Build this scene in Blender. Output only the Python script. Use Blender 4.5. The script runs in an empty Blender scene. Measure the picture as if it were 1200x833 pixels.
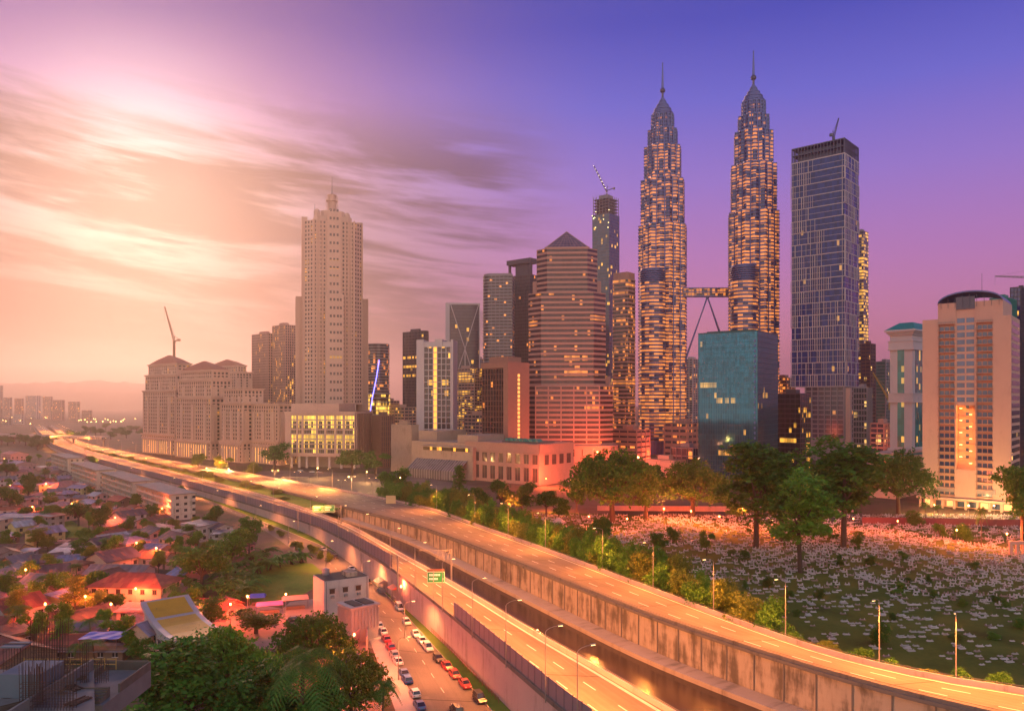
import bpy, math, random
import numpy as np
from mathutils import Vector, Matrix
R = math.radians
rng = random.Random(11)
nrng = np.random.default_rng(7)
SC = bpy.context.scene
COL = SC.collection
PI = math.pi
# ---- camera: level, 60 m up, looking along +Y ------------------------------------------------
F, CX, HY, H = 900.0, 600.0, 470.0, 60.0          # focal length in photo pixels, principal column, horizon row, eye height
cam_d = bpy.data.cameras.new("camera")
cam = bpy.data.objects.new("camera", cam_d)
COL.objects.link(cam)
cam.location = (0, 0, H)
cam.rotation_euler = (R(90), 0, 0)
cam_d.sensor_width = 36.0
cam_d.lens = 36.0 * F / 1200.0
cam_d.shift_y = (HY - 416.5) / 1200.0
cam_d.clip_start = 0.5
cam_d.clip_end = 40000
SC.camera = cam
# ---- view -------------------------------------------------------------------------------------
SC.render.engine = 'CYCLES'
SC.view_settings.view_transform = 'Standard'
SC.view_settings.look = 'None'
SC.view_settings.exposure = 0.0
SC.view_settings.gamma = 1.0
SC.view_settings.use_curve_mapping = False
cy = SC.cycles
cy.use_denoising = True
try:
    cy.denoiser = 'OPENIMAGEDENOISE'
except Exception:
    pass
cy.max_bounces = 5
cy.diffuse_bounces = 2
cy.glossy_bounces = 2
cy.transmission_bounces = 2
cy.transparent_max_bounces = 6
cy.volume_bounces = 0
cy.sample_clamp_indirect = 4.0
cy.caustics_reflective = False
cy.caustics_refractive = False
cy.use_light_tree = True
def S(r, g, b, k=1.0):
    def c(v):
        v /= 255.0
        return (v / 12.92 if v <= 0.04045 else ((v + 0.055) / 1.055) ** 2.4) * k
    return (c(r), c(g), c(b), 1.0)
# ---- node helper --------------------------------------------------------------------------------
class NT:
    def __init__(s, nt):
        s.nt = nt
    def n(s, typ, **kw):
        x = s.nt.nodes.new(typ)
        for k, v in kw.items():
            setattr(x, k, v)
        return x
    def put(s, sock, v):
        if isinstance(v, bpy.types.NodeSocket):
            s.nt.links.new(v, sock)
        elif v is not None:
            sock.default_value = v
    def m(s, op, a, b=None, c=None, clamp=False):
        x = s.n('ShaderNodeMath', operation=op, use_clamp=clamp)
        s.put(x.inputs[0], a)
        if b is not None: s.put(x.inputs[1], b)
        if c is not None: s.put(x.inputs[2], c)
        return x.outputs[0]
    def mix(s, f, a, b, blend='MIX'):
        x = s.n('ShaderNodeMix', data_type='RGBA', blend_type=blend)
        s.put(x.inputs[0], f); s.put(x.inputs[6], a); s.put(x.inputs[7], b)
        return x.outputs[2]
    def step(s, v, a, b):
        x = s.n('ShaderNodeMapRange', interpolation_type='SMOOTHSTEP')
        s.put(x.inputs[0], v)
        x.inputs[1].default_value = a; x.inputs[2].default_value = b
        return x.outputs[0]
    def ramp(s, v, stops, interp='LINEAR'):
        x = s.n('ShaderNodeValToRGB')
        x.color_ramp.interpolation = interp
        e = x.color_ramp.elements
        while len(e) < len(stops): e.new(0.5)
        for el, (p, c) in zip(e, stops):
            el.position = p; el.color = c
        s.put(x.inputs[0], v)
        return x.outputs[0]
    def comb(s, x, y, z):
        c = s.n('ShaderNodeCombineXYZ')
        s.put(c.inputs[0], x); s.put(c.inputs[1], y); s.put(c.inputs[2], z)
        return c.outputs[0]
    def noise(s, vec, scale, detail=3, rough=0.55, dist=0.0):
        x = s.n('ShaderNodeTexNoise')
        s.put(x.inputs['Vector'], vec)
        x.inputs['Scale'].default_value = scale; x.inputs['Detail'].default_value = detail
        x.inputs['Roughness'].default_value = rough; x.inputs['Distortion'].default_value = dist
        return x.outputs[0]
# ---- sky: dusk gradient, glow round the hidden sun, long streaked clouds -----------------------
SUN_AZ, SUN_EL = math.atan2(165 - CX, F), math.atan2((HY - 215) * math.cos(math.atan2(165 - CX, F)), F)
SUN_DIR = Vector((math.sin(SUN_AZ) * math.cos(SUN_EL), math.cos(SUN_AZ) * math.cos(SUN_EL), math.sin(SUN_EL)))
world = bpy.data.worlds.new("World")
SC.world = world
world.use_nodes = True
w = NT(world.node_tree)
world.node_tree.nodes.clear()
tc = w.n('ShaderNodeTexCoord')
sep = w.n('ShaderNodeSeparateXYZ'); w.put(sep.inputs[0], tc.outputs['Generated'])
dx, dy, dz = sep.outputs
az = w.m('ARCTAN2', dx, dy)
el = w.m('ARCSINE', dz)
elp = w.m('MULTIPLY', el, 1.6, clamp=True)         # 0 .. 0.62 rad mapped to 0 .. 1
right = w.ramp(elp, [(0.0, S(232, 140, 150)), (0.11, S(228, 140, 166)), (0.27, S(196, 130, 196)), (0.43, S(156, 124, 214)), (0.58, S(110, 108, 214)), (0.72, S(74, 80, 190)), (1.0, S(66, 68, 150))])
left = w.ramp(elp, [(0.0, S(96, 70, 68)), (0.12, S(112, 88, 86)), (0.3, S(158, 132, 132)), (0.43, S(182, 146, 166)), (0.57, S(166, 122, 182)), (0.70, S(120, 90, 166)), (1.0, S(78, 62, 128))])
lf = w.step(az, 0.14, -0.36)
sky = w.mix(lf, right, left)
dot = w.n('ShaderNodeVectorMath', operation='DOT_PRODUCT')
w.put(dot.inputs[0], tc.outputs['Generated']); dot.inputs[1].default_value = SUN_DIR
ang = w.m('ARCCOSINE', dot.outputs['Value'])
# clouds: noise stretched along the wind
u = w.m('ADD', w.m('MULTIPLY', az, 2.6), w.m('MULTIPLY', el, 1.2))
v = w.m('ADD', w.m('MULTIPLY', el, 13.0), w.m('MULTIPLY', az, 1.5))
cv = w.comb(u, v, 0.35)
n1 = w.noise(cv, 1.15, 7, 0.58, 0.55)
cv2 = w.comb(w.m('MULTIPLY', az, 3.2), w.m('ADD', w.m('MULTIPLY', el, 34.0), w.m('MULTIPLY', az, 3.0)), 4.2)
n2 = w.noise(cv2, 1.3, 6, 0.6, 0.4)
cl = w.m('ADD', w.m('MULTIPLY', n1, 0.60), w.m('MULTIPLY', n2, 0.40))
cm = w.step(cl, 0.41, 0.57)
band = w.m('MULTIPLY', w.step(el, 0.395, 0.27), w.step(el, -0.02, 0.09))
side = w.step(az, 0.11, -0.06)
cm = w.m('MULTIPLY', cm, w.m('MULTIPLY', band, side))
glow = w.m('POWER', 2.718, w.m('MULTIPLY', w.m('MULTIPLY', ang, ang), -26.0))
glow2 = w.m('POWER', 2.718, w.m('MULTIPLY', w.m('MULTIPLY', ang, ang), -85.0))
thin = w.m('SUBTRACT', 1.0, w.m('MULTIPLY', cm, 0.75))
ccol = w.mix(lf, S(112, 82, 116), S(62, 46, 50))
sky = w.mix(w.m('MULTIPLY', cm, 0.9), sky, ccol)
gsc = w.m('MULTIPLY', w.m('ADD', w.m('MULTIPLY', glow, 0.05), w.m('MULTIPLY', glow2, 0.80)), thin)
gcol = w.n('ShaderNodeVectorMath', operation='SCALE'); gcol.inputs[0].default_value = (1.0, 0.88, 0.66); w.put(gcol.inputs['Scale'], gsc)
sky = w.mix(1.0, sky, gcol.outputs[0], 'ADD')
# the sky behind the viewer: salmon glow added to light the facades, bluer overhead
back = w.ramp(elp, [(0.0, (1.05, 0.68, 0.50, 1)), (0.25, (0.95, 0.70, 0.56, 1)), (0.6, (0.62, 0.62, 0.62, 1)), (1.0, (0.46, 0.50, 0.62, 1))])
BACK_K = 1.65
bf = w.step(dy, 0.05, -0.45)
bscale = w.n('ShaderNodeVectorMath', operation='SCALE'); w.put(bscale.inputs[0], back); bscale.inputs['Scale'].default_value = BACK_K
sky = w.mix(bf, sky, bscale.outputs[0])
nish = w.n('ShaderNodeTexSky', sky_type='NISHITA', sun_disc=False)
nish.sun_elevation = SUN_EL; nish.sun_rotation = SUN_AZ; nish.altitude = 60; nish.dust_density = 3.0
nsc = w.n('ShaderNodeVectorMath', operation='SCALE'); w.put(nsc.inputs[0], nish.outputs[0]); nsc.inputs['Scale'].default_value = 0.002
sky = w.mix(1.0, sky, nsc.outputs[0], 'ADD')
bg = w.n('ShaderNodeBackground'); w.put(bg.inputs[0], sky); bg.inputs[1].default_value = 0.95
wo = w.n('ShaderNodeOutputWorld'); w.put(wo.inputs[0], bg.outputs[0])
world.cycles.sampling_method = 'MANUAL'; world.cycles.sample_map_resolution = 512
# ---- sun behind thin cloud ---------------------------------------------------------------------
sun_d = bpy.data.lights.new("sun", 'SUN')
sun_d.energy = 1.75; sun_d.angle = R(10); sun_d.color = (1.0, 0.51, 0.36)
sun = bpy.data.objects.new("sun", sun_d); COL.objects.link(sun)
sun.rotation_euler = (-SUN_DIR).to_track_quat('-Z', 'Y').to_euler()
sun.location = (-300, 600, 700)
HAZE_DENSITY = 0.000135
ROAD_W, STREET_W, VILL_W, CEM_W, FAC_W, RECESS_W = 46000.0, 17000.0, 7500.0, 26000.0, 70000.0, 1300.0    # watts of the lamps the photograph shows lit

# ---- pixel of the photograph to a point of the place ------------------------------------------
def gp(px, py, z=0.0):
    D = F * (H - z) / (py - HY)
    return Vector(((px - CX) / F * D, D, z))
def at(px, py, D):
    return Vector(((px - CX) / F * D, D, H - (py - HY) / F * D))
# ---- meshes -------------------------------------------------------------------------------------
class MB:
    def __init__(s):
        s.v = []; s.f = []; s.uv = []; s.mi = []
    def face(s, pts, uvs=None, m=0):
        b = len(s.v)
        s.v.extend([tuple(p) for p in pts])
        s.f.append(tuple(range(b, b + len(pts))))
        if uvs is None:
            uvs = [(p[0], p[1]) for p in pts]
        s.uv.append([tuple(q) for q in uvs]); s.mi.append(m)
        return s
    def prism(s, poly, z0, z1, m=0, top=True, bot=True, mt=None, u0=0.0, side=True, poly1=None):
        n = len(poly); p1 = poly1 or poly; uu = u0
        if side:
            for i in range(n):
                a = poly[i]; b = poly[(i + 1) % n]; c = p1[(i + 1) % n]; d = p1[i]
                L = math.hypot(b[0] - a[0], b[1] - a[1])
                s.face([(a[0], a[1], z0), (b[0], b[1], z0), (c[0], c[1], z1), (d[0], d[1], z1)], [(uu, z0), (uu + L, z0), (uu + L, z1), (uu, z1)], m)
                uu += L
        if top: s.face([(p[0], p[1], z1) for p in p1], None, m if mt is None else mt)
        if bot: s.face([(p[0], p[1], z0) for p in reversed(poly)], None, m if mt is None else mt)
        return s
    def box(s, x0, x1, y0, y1, z0, z1, m=0, mt=None):
        return s.prism([(x0, y0), (x1, y0), (x1, y1), (x0, y1)], z0, z1, m, mt=mt)
    def bar(s, a, b, r, m=0, n=4, r2=None):
        a = Vector(a); b = Vector(b); d = b - a
        if d.length < 1e-6: return s
        q = d.to_track_quat('Z', 'Y'); r2 = r if r2 is None else r2
        ra = []; rb = []
        for i in range(n):
            t = 2 * PI * (i + 0.5) / n
            e = Vector((math.cos(t), math.sin(t), 0))
            ra.append(a + q @ (e * r)); rb.append(b + q @ (e * r2))
        for i in range(n):
            j = (i + 1) % n
            s.face([ra[i], ra[j], rb[j], rb[i]], [(i, 0), (i + 1, 0), (i + 1, d.length), (i, d.length)], m)
        s.face(list(reversed(ra)), None, m); s.face(rb, None, m)
        return s
    def path(s, pts, r, m=0, n=5):
        for a, b in zip(pts, pts[1:]):
            s.bar(a, b, r, m, n)
        return s
    def lathe(s, prof, c=(0, 0), n=12, m=0, caps=True):
        rings = [[(c[0] + r * math.cos(2 * PI * i / n), c[1] + r * math.sin(2 * PI * i / n), z) for i in range(n)] for r, z in prof]
        for (ra, rb, (r0, z0), (r1, z1)) in zip(rings, rings[1:], prof, prof[1:]):
            for i in range(n):
                j = (i + 1) % n; u0 = r0 * 2 * PI * i / n; u1 = r0 * 2 * PI * (i + 1) / n
                s.face([ra[i], ra[j], rb[j], rb[i]], [(u0, z0), (u1, z0), (u1, z1), (u0, z1)], m)
        if caps:
            if prof[-1][0] > 1e-4: s.face(rings[-1], None, m)
            if prof[0][0] > 1e-4: s.face(list(reversed(rings[0])), None, m)
        return s
    def build(s, name, mats, parent=None, loc=None, smooth=False, rotz=0.0):
        me = bpy.data.meshes.new(name)
        me.from_pydata(s.v, [], s.f)
        if not isinstance(mats, (list, tuple)): mats = [mats]
        for m in mats: me.materials.append(m)
        if len(mats) > 1: me.polygons.foreach_set('material_index', s.mi)
        uvl = me.uv_layers.new(name='UVMap')
        flat = np.array([c for f in s.uv for q in f for c in q], dtype=np.float32)
        uvl.data.foreach_set('uv', flat)
        if smooth: me.polygons.foreach_set('use_smooth', [True] * len(me.polygons))
        me.update()
        o = bpy.data.objects.new(name, me); COL.objects.link(o)
        if parent is not None: o.parent = parent
        if loc is not None: o.location = loc
        if rotz: o.rotation_euler = (0, 0, rotz)
        return o
def tag(o, label=None, cat=None, group=None, kind=None):
    if label: o['label'] = label
    if cat: o['category'] = cat
    if group: o['group'] = group
    if kind: o['kind'] = kind
    return o
def thing(name, label, cat, loc=(0, 0, 0), rotz=0.0, group=None):
    o = bpy.data.objects.new(name, None); COL.objects.link(o)
    o.location = loc; o.rotation_euler = (0, 0, rotz); o.empty_display_size = 0.5
    return tag(o, label, cat, group)
def copy_tree(o, parent=None):
    c = o.copy(); COL.objects.link(c)
    if parent is not None: c.parent = parent
    for ch in list(o.children): copy_tree(ch, c)
    return c
def dup(o, loc, rotz=0.0, label=None, group=None, scale=None):
    c = copy_tree(o)
    c.location = loc; c.rotation_euler = (0, 0, rotz)
    if scale is not None: c.scale = (scale,) * 3 if isinstance(scale, (int, float)) else scale
    if label: c['label'] = label
    if group: c['group'] = group
    return c
def offset(poly, d):
    n = len(poly); out = []
    for i in range(n):
        p0 = Vector(poly[i - 1][:2]); p1 = Vector(poly[i][:2]); p2 = Vector(poly[(i + 1) % n][:2])
        e1 = (p1 - p0).normalized(); e2 = (p2 - p1).normalized()
        n1 = Vector((e1.y, -e1.x)); n2 = Vector((e2.y, -e2.x))
        k = max(0.35, 1 + n1.dot(n2))
        q = p1 + (n1 + n2) * (d / k)
        out.append((q.x, q.y))
    return out
def rect(wx, wy, cx=0.0, cy=0.0):
    return [(cx - wx / 2, cy - wy / 2), (cx + wx / 2, cy - wy / 2), (cx + wx / 2, cy + wy / 2), (cx - wx / 2, cy + wy / 2)]
def circ(r, n=24, cx=0, cy=0):
    return [(cx + r * math.cos(2 * PI * i / n), cy + r * math.sin(2 * PI * i / n)) for i in range(n)]
# ---- materials ----------------------------------------------------------------------------------
MATS = {}
def mat(name, col, rough=0.75, metal=0.0, var=0.18, scale=0.35, stain=0.0, spec=0.4, stain_col=None, bump=0.0, objvar=0.0, coord='Object', uscale=None):
    if name in MATS: return MATS[name]
    m = bpy.data.materials.new(name); m.use_nodes = True
    t = NT(m.node_tree); b = m.node_tree.nodes['Principled BSDF']
    c = col if len(col) == 4 else (*col, 1.0)
    tcn = t.n('ShaderNodeTexCoord')
    vec = tcn.outputs[coord]
    n = t.noise(vec, scale, 4, 0.6)
    k = t.m('ADD', t.m('MULTIPLY', n, 2 * var), 1.0 - var)
    if objvar:
        oi = t.n('ShaderNodeObjectInfo')
        k = t.m('MULTIPLY', k, t.m('ADD', t.m('MULTIPLY', oi.outputs['Random'], 2 * objvar), 1.0 - objvar))
    vm = t.n('ShaderNodeVectorMath', operation='SCALE'); vm.inputs[0].default_value = c[:3]; t.put(vm.inputs['Scale'], k)
    colr = vm.outputs[0]
    if stain:
        s2 = t.n('ShaderNodeSeparateXYZ'); t.put(s2.inputs[0], tcn.outputs['UV'])
        sv = t.comb(t.m('MULTIPLY', s2.outputs[0], 0.37), t.m('MULTIPLY', s2.outputs[1], 0.07), 0.0)
        f = t.step(t.m('ADD', t.m('MULTIPLY', t.noise(sv, 1.0, 5, 0.65), 0.62), t.m('MULTIPLY', t.noise(t.comb(t.m('MULTIPLY', s2.outputs[0], 0.06), t.m('MULTIPLY', s2.outputs[1], 0.12), 3.0), 1.0, 4, 0.6), 0.38)), 0.5 - 0.05 * (stain > 0.7), 0.66 - 0.06 * (stain > 0.7))
        colr = t.mix(t.m('MULTIPLY', f, stain), colr, stain_col or (0.03, 0.025, 0.02, 1))
    t.put(b.inputs['Base Color'], colr)
    b.inputs['Roughness'].default_value = rough; b.inputs['Metallic'].default_value = metal
    b.inputs['Specular IOR Level'].default_value = spec
    if bump:
        bp = t.n('ShaderNodeBump'); bp.inputs['Strength'].default_value = bump; t.put(bp.inputs['Height'], t.noise(vec, scale * 5, 3)); t.put(b.inputs['Normal'], bp.outputs[0])
    MATS[name] = m
    return m
def emit(name, col, strength):
    if name in MATS: return MATS[name]
    m = bpy.data.materials.new(name); m.use_nodes = True
    b = m.node_tree.nodes['Principled BSDF']
    b.inputs['Base Color'].default_value = (*col[:3], 1); b.inputs['Emission Color'].default_value = (*col[:3], 1)
    b.inputs['Emission Strength'].default_value = strength
    MATS[name] = m
    return m
def glass(name, base, p=0.12, col=(1.0, 0.55, 0.14), strength=1.6, bay=3.0, fh=3.6, rough=0.12, seed=0.0, rowp=0.0, mull=0.0, spec=0.6, metal=0.0, even=False, mullcol=(0.3, 0.3, 0.32, 1)):
    """window glass; some panes are lit rooms (cells of one bay by one storey), rowp of the storeys are lit nearly throughout"""
    if name in MATS: return MATS[name]
    m = bpy.data.materials.new(name); m.use_nodes = True
    t = NT(m.node_tree); b = m.node_tree.nodes['Principled BSDF']
    uvn = t.n('ShaderNodeUVMap'); uvn.uv_map = 'UVMap'
    s2 = t.n('ShaderNodeSeparateXYZ'); t.put(s2.inputs[0], uvn.outputs[0])
    uu = t.m('DIVIDE', s2.outputs[0], bay); vv = t.m('DIVIDE', s2.outputs[1], fh)
    cu = t.m('FLOOR', uu); cvv = t.m('FLOOR', t.m('ADD', vv, 0.001))
    wn = t.n('ShaderNodeTexWhiteNoise', noise_dimensions='3D'); t.put(wn.inputs['Vector'], t.comb(cu, cvv, seed))
    # rooms cluster: a coarse noise raises or lowers the share of lit panes
    cn = t.noise(t.comb(t.m('MULTIPLY', cu, 0.22), t.m('MULTIPLY', cvv, 0.3), seed + 3.3), 1.0, 2)
    pp = t.m('MULTIPLY', t.step(cn, 0.32, 0.68), 2.0 * p)
    if even: pp = t.m('ADD', t.m('MULTIPLY', pp, 0.12), 0.88 * p)
    if rowp:
        rn = t.n('ShaderNodeTexWhiteNoise', noise_dimensions='3D'); t.put(rn.inputs['Vector'], t.comb(t.m('FLOOR', t.m('DIVIDE', cu, 9.0)), cvv, seed + 9.1))
        pp = t.m('ADD', pp, t.m('MULTIPLY', t.m('LESS_THAN', rn.outputs[0], rowp), 0.75))
    lit = t.m('LESS_THAN', wn.outputs[0], pp)
    fu = t.m('FRACT', uu)
    if mull:
        mk = t.m('LESS_THAN', fu, mull)
        lit = t.m('MULTIPLY', lit, t.m('SUBTRACT', 1.0, mk))
    sepc = t.n('ShaderNodeSeparateColor'); t.put(sepc.inputs[0], wn.outputs[1])
    bri = t.m('ADD', t.m('MULTIPLY', sepc.outputs[1], 0.9), 0.35)
    sh = t.m('ADD', t.m('MULTIPLY', sepc.outputs[2], 0.6), 0.7)
    vm = t.n('ShaderNodeVectorMath', operation='SCALE'); vm.inputs[0].default_value = base[:3]; t.put(vm.inputs['Scale'], sh)
    bc = vm.outputs[0]
    if mull: bc = t.mix(mk, bc, mullcol)
    t.put(b.inputs['Base Color'], bc)
    b.inputs['Roughness'].default_value = rough; b.inputs['Specular IOR Level'].default_value = spec; b.inputs['Metallic'].default_value = metal
    b.inputs['Emission Color'].default_value = (*col[:3], 1)
    t.put(b.inputs['Emission Strength'], t.m('MULTIPLY', t.m('MULTIPLY', lit, bri), strength))
    MATS[name] = m
    return m
# ================================================================ ground, roads, river
def lerp_tab(x, tab):
    if x <= tab[0][0]: return tab[0][1]
    for (a, va), (b, vb) in zip(tab, tab[1:]):
        if x <= b: return va + (vb - va) * (x - a) / (b - a)
    return tab[-1][1]
def resample(pts, n):
    """smooth curve through the points, n samples spaced evenly in the log of the distance from the viewer"""
    P = [Vector(p) for p in pts]
    dense = []
    for i in range(len(P) - 1):
        p0 = P[max(i - 1, 0)]; p1 = P[i]; p2 = P[i + 1]; p3 = P[min(i + 2, len(P) - 1)]
        for k in range(12):
            t = k / 12
            # centripetal-ish Hermite with clamped tangents
            m1 = (p2 - p0) * 0.5; m2 = (p3 - p1) * 0.5
            L = (p2 - p1).length
            if m1.length > L: m1 *= L / m1.length
            if m2.length > L: m2 *= L / m2.length
            h = (2*t**3-3*t**2+1)*p1 + (t**3-2*t**2+t)*m1 + (-2*t**3+3*t**2)*p2 + (t**3-t**2)*m2
            dense.append(h)
    dense.append(P[-1])
    ls = [0.0]
    for a, b in zip(dense, dense[1:]):
        ls.append(ls[-1] + (b - a).length / (60 + (a.y + b.y) / 2))
    out = []; j = 0
    for k in range(n):
        s = ls[-1] * k / (n - 1)
        while j < len(ls) - 2 and ls[j + 1] < s: j += 1
        f = (s - ls[j]) / max(1e-9, ls[j + 1] - ls[j])
        out.append(dense[j].lerp(dense[j + 1], min(max(f, 0), 1)))
    return out
def shift(pts, d, dz=0.0):
    """move a line sideways: d > 0 to the right of its direction of travel"""
    out = []
    n = len(pts)
    for i, p in enumerate(pts):
        a = pts[max(i - 1, 0)]; b = pts[min(i + 1, n - 1)]
        t = Vector((b.x - a.x, b.y - a.y, 0)).normalized()
        out.append(Vector((p.x + t.y * d, p.y - t.x * d, p.z + dz)))
    return out
def atz(pts, z): return [Vector((p.x, p.y, z)) for p in pts]
def strip(mb, A, B, m=0, w=None):
    u = 0.0
    for i in range(len(A) - 1):
        L = (A[i + 1] - A[i]).length
        w0 = (B[i] - A[i]).length; w1 = (B[i + 1] - A[i + 1]).length
        mb.face([A[i], A[i + 1], B[i + 1], B[i]], [(u, 0), (u + L, 0), (u + L, w1), (u, w0)], m)
        u += L
    return mb
def wallstrip(mb, A, thick, h0, h1, m=0):
    """a wall along the line A, thick metres to the right of travel, from h0 to h1 above the line's z (or absolute when callable)"""
    B = shift(A, thick)
    def lv(P, h): return [Vector((p.x, p.y, h(p) if callable(h) else p.z + h)) for p in P]
    a0, a1, b0, b1 = lv(A, h0), lv(A, h1), lv(B, h0), lv(B, h1)
    def vert(lo, hi, flip):
        u = 0.0
        for i in range(len(lo) - 1):
            L = (lo[i + 1] - lo[i]).length
            f = [lo[i], lo[i + 1], hi[i + 1], hi[i]]; q = [(u, lo[i].z), (u + L, lo[i + 1].z), (u + L, hi[i + 1].z), (u, hi[i].z)]
            if flip: f.reverse(); q.reverse()
            mb.face(f, q, m); u += L
    vert(a0, a1, False); vert(b0, b1, True)
    strip(mb, a1, b1, m)
    for k in (0, -1):
        mb.face([a0[k], b0[k], b1[k], a1[k]], None, m)
    return mb
zL = lambda py: lerp_tab(py, [(499, 3.2), (560, 3.2), (591, 3.4), (617, 4.6), (632, 6.4), (668, 8.0), (900, 8.0)])
zR = lambda py: lerp_tab(py, [(499, 3.4), (545, 3.6), (580, 4.2), (605, 5.6), (640, 7.8), (690, 8.8), (900, 9.0)])
def line(pix, zf, n=90): return resample([gp(x, y, zf(y)) for x, y in pix], n)
LCL = line([(700, 868), (655, 833), (527, 722), (468, 675), (457, 667), (400, 632), (360, 614), (280, 588.5), (190, 563), (130, 547.5), (81, 532), (60, 523), (48, 511), (41, 503), (40, 499.5)], zL)
LCR = line([(850, 873), (780, 833), (700, 786), (620, 740), (540, 691), (468, 650), (409, 617), (360, 598), (300, 579), (200, 553), (130, 535.5), (100, 527), (73, 514.5), (57, 504), (50, 499)], zL)
RCL = line([(1280, 866), (1145, 835), (1050, 812), (930, 778), (764, 723), (620, 666), (491, 618), (420, 599), (360, 583.5), (280, 564), (200, 547.5), (150, 536.5), (105, 526.5), (90, 521.5), (72, 511.5), (62, 503), (56, 498.8)], zR)
RCR = line([(1380, 842), (1200, 813), (1090, 795), (975, 768), (885, 738), (760, 691), (660, 653), (560, 617), (500, 596), (404, 576), (320, 561), (200, 540.5), (150, 530.5), (105, 521), (84, 512.5), (68, 502.5), (60, 498.3)], zR)
STL = line([(520, 905), (490, 833), (442, 731), (402, 697), (378, 677), (358, 657), (325, 631), (280, 605), (225, 583), (170, 565.5), (120, 552.5), (80, 540.5)], lambda y: 0.0, 70)
STR = line([(640, 905), (562, 817), (478, 724), (462, 706), (430, 676), (392, 647), (355, 630), (300, 608), (240, 585), (190, 570), (140, 557.5), (96, 544)], lambda y: 0.0, 70)
# ---- materials of the ground
def asphalt(name, col, streak=0.5):
    m = bpy.data.materials.new(name); m.use_nodes = True
    t = NT(m.node_tree); b = m.node_tree.nodes['Principled BSDF']
    uvn = t.n('ShaderNodeUVMap'); uvn.uv_map = 'UVMap'
    s = t.n('ShaderNodeSeparateXYZ'); t.put(s.inputs[0], uvn.outputs[0])
    a = t.noise(t.comb(t.m('MULTIPLY', s.outputs[0], 0.012), t.m('MULTIPLY', s.outputs[1], 0.9), 0), 1.0, 4, 0.6)
    c = t.noise(t.comb(s.outputs[0], s.outputs[1], 0), 0.08, 5, 0.65)
    f = t.noise(t.comb(s.outputs[0], s.outputs[1], 0), 3.0, 2, 0.7)
    k = t.m('ADD', t.m('ADD', t.m('MULTIPLY', a, streak * 1.6), t.m('MULTIPLY', c, 0.7)), t.m('MULTIPLY', f, 0.35))
    k = t.m('ADD', k, 0.45 - streak * 0.6)
    wn = t.n('ShaderNodeTexWhiteNoise', noise_dimensions='2D'); t.put(wn.inputs['Vector'], t.comb(t.m('FLOOR', t.m('DIVIDE', s.outputs[0], 17.0)), t.m('FLOOR', t.m('DIVIDE', s.outputs[1], 3.6)), 0))
    k = t.m('MULTIPLY', k, t.m('ADD', t.m('MULTIPLY', wn.outputs[0], 0.26), 0.86))
    k = t.m('MULTIPLY', k, t.m('SUBTRACT', 1.0, t.m('MULTIPLY', t.m('LESS_THAN', t.m('FRACT', t.m('DIVIDE', s.outputs[0], 32.0)), 0.012), 0.6)))
    vm = t.n('ShaderNodeVectorMath', operation='SCALE'); vm.inputs[0].default_value = col; t.put(vm.inputs['Scale'], k)
    t.put(b.inputs['Base Color'], vm.outputs[0]); b.inputs['Roughness'].default_value = 0.85
    b.inputs['Specular IOR Level'].default_value = 0.2
    return m
M_road = asphalt('expressway_asphalt', (0.17, 0.122, 0.09), 0.6)
M_street = asphalt('street_asphalt', (0.13, 0.105, 0.095), 0.25)
M_conc = mat('weathered_concrete', (0.40, 0.31, 0.24), 0.85, stain=0.74, scale=0.12, var=0.25)
M_concd = mat('dark_concrete', (0.15, 0.13, 0.12), 0.9, stain=0.7, scale=0.2)
M_pink = mat('painted_concrete', (0.42, 0.33, 0.31), 0.85, stain=0.4, scale=0.1, var=0.15)
M_white = mat('road_paint', (0.62, 0.60, 0.55), 0.6, var=0.25, scale=0.8)
M_pave = mat('pale_paving', (0.36, 0.31, 0.28), 0.8, var=0.2, scale=0.25)
def ground_mat(name, stops, scale, detail=6):
    m = bpy.data.materials.new(name); m.use_nodes = True
    t = NT(m.node_tree); b = m.node_tree.nodes['Principled BSDF']
    tcn = t.n('ShaderNodeTexCoord'); vec = tcn.outputs['Object']
    n = t.noise(vec, scale, detail, 0.62, 0.3); n2 = t.noise(vec, scale * 14, 3, 0.6)
    f = t.m('ADD', t.m('MULTIPLY', n, 0.8), t.m('MULTIPLY', n2, 0.2))
    t.put(b.inputs['Base Color'], t.ramp(f, stops)); b.inputs['Roughness'].default_value = 0.95; b.inputs['Specular IOR Level'].default_value = 0.15
    bp = t.n('ShaderNodeBump'); bp.inputs['Strength'].default_value = 0.5; t.put(bp.inputs['Height'], n2); t.put(b.inputs['Normal'], bp.outputs[0])
    return m
M_earth = ground_mat('village_earth', [(0.3, (0.07, 0.05, 0.036, 1)), (0.48, (0.12, 0.085, 0.06, 1)), (0.58, (0.06, 0.07, 0.03, 1)), (0.72, (0.15, 0.12, 0.09, 1))], 0.035)
M_grass = ground_mat('grass_turf', [(0.3, (0.045, 0.08, 0.012, 1)), (0.48, (0.10, 0.18, 0.02, 1)), (0.62, (0.15, 0.20, 0.03, 1)), (0.75, (0.13, 0.10, 0.05, 1))], 0.05)
M_grass2 = ground_mat('cemetery_turf', [(0.3, (0.035, 0.050, 0.008, 1)), (0.48, (0.070, 0.105, 0.014, 1)), (0.62, (0.11, 0.13, 0.022, 1)), (0.78, (0.10, 0.075, 0.045, 1))], 0.06)
g = MB(); N = 24
for i in range(N):      # one sheet to the horizon, finer near the viewer
    pass
g.face([(-8000, -400, 0), (8000, -400, 0), (8000, 8600, 0), (-8000, 8600, 0)])
tag(g.build('ground', M_earth), kind='structure')
def sheet(name, pts, m, z, **k):
    mb = MB(); mb.face([(p[0], p[1], z) for p in pts])
    return tag(mb.build(name, m), kind='structure', **k)
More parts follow.
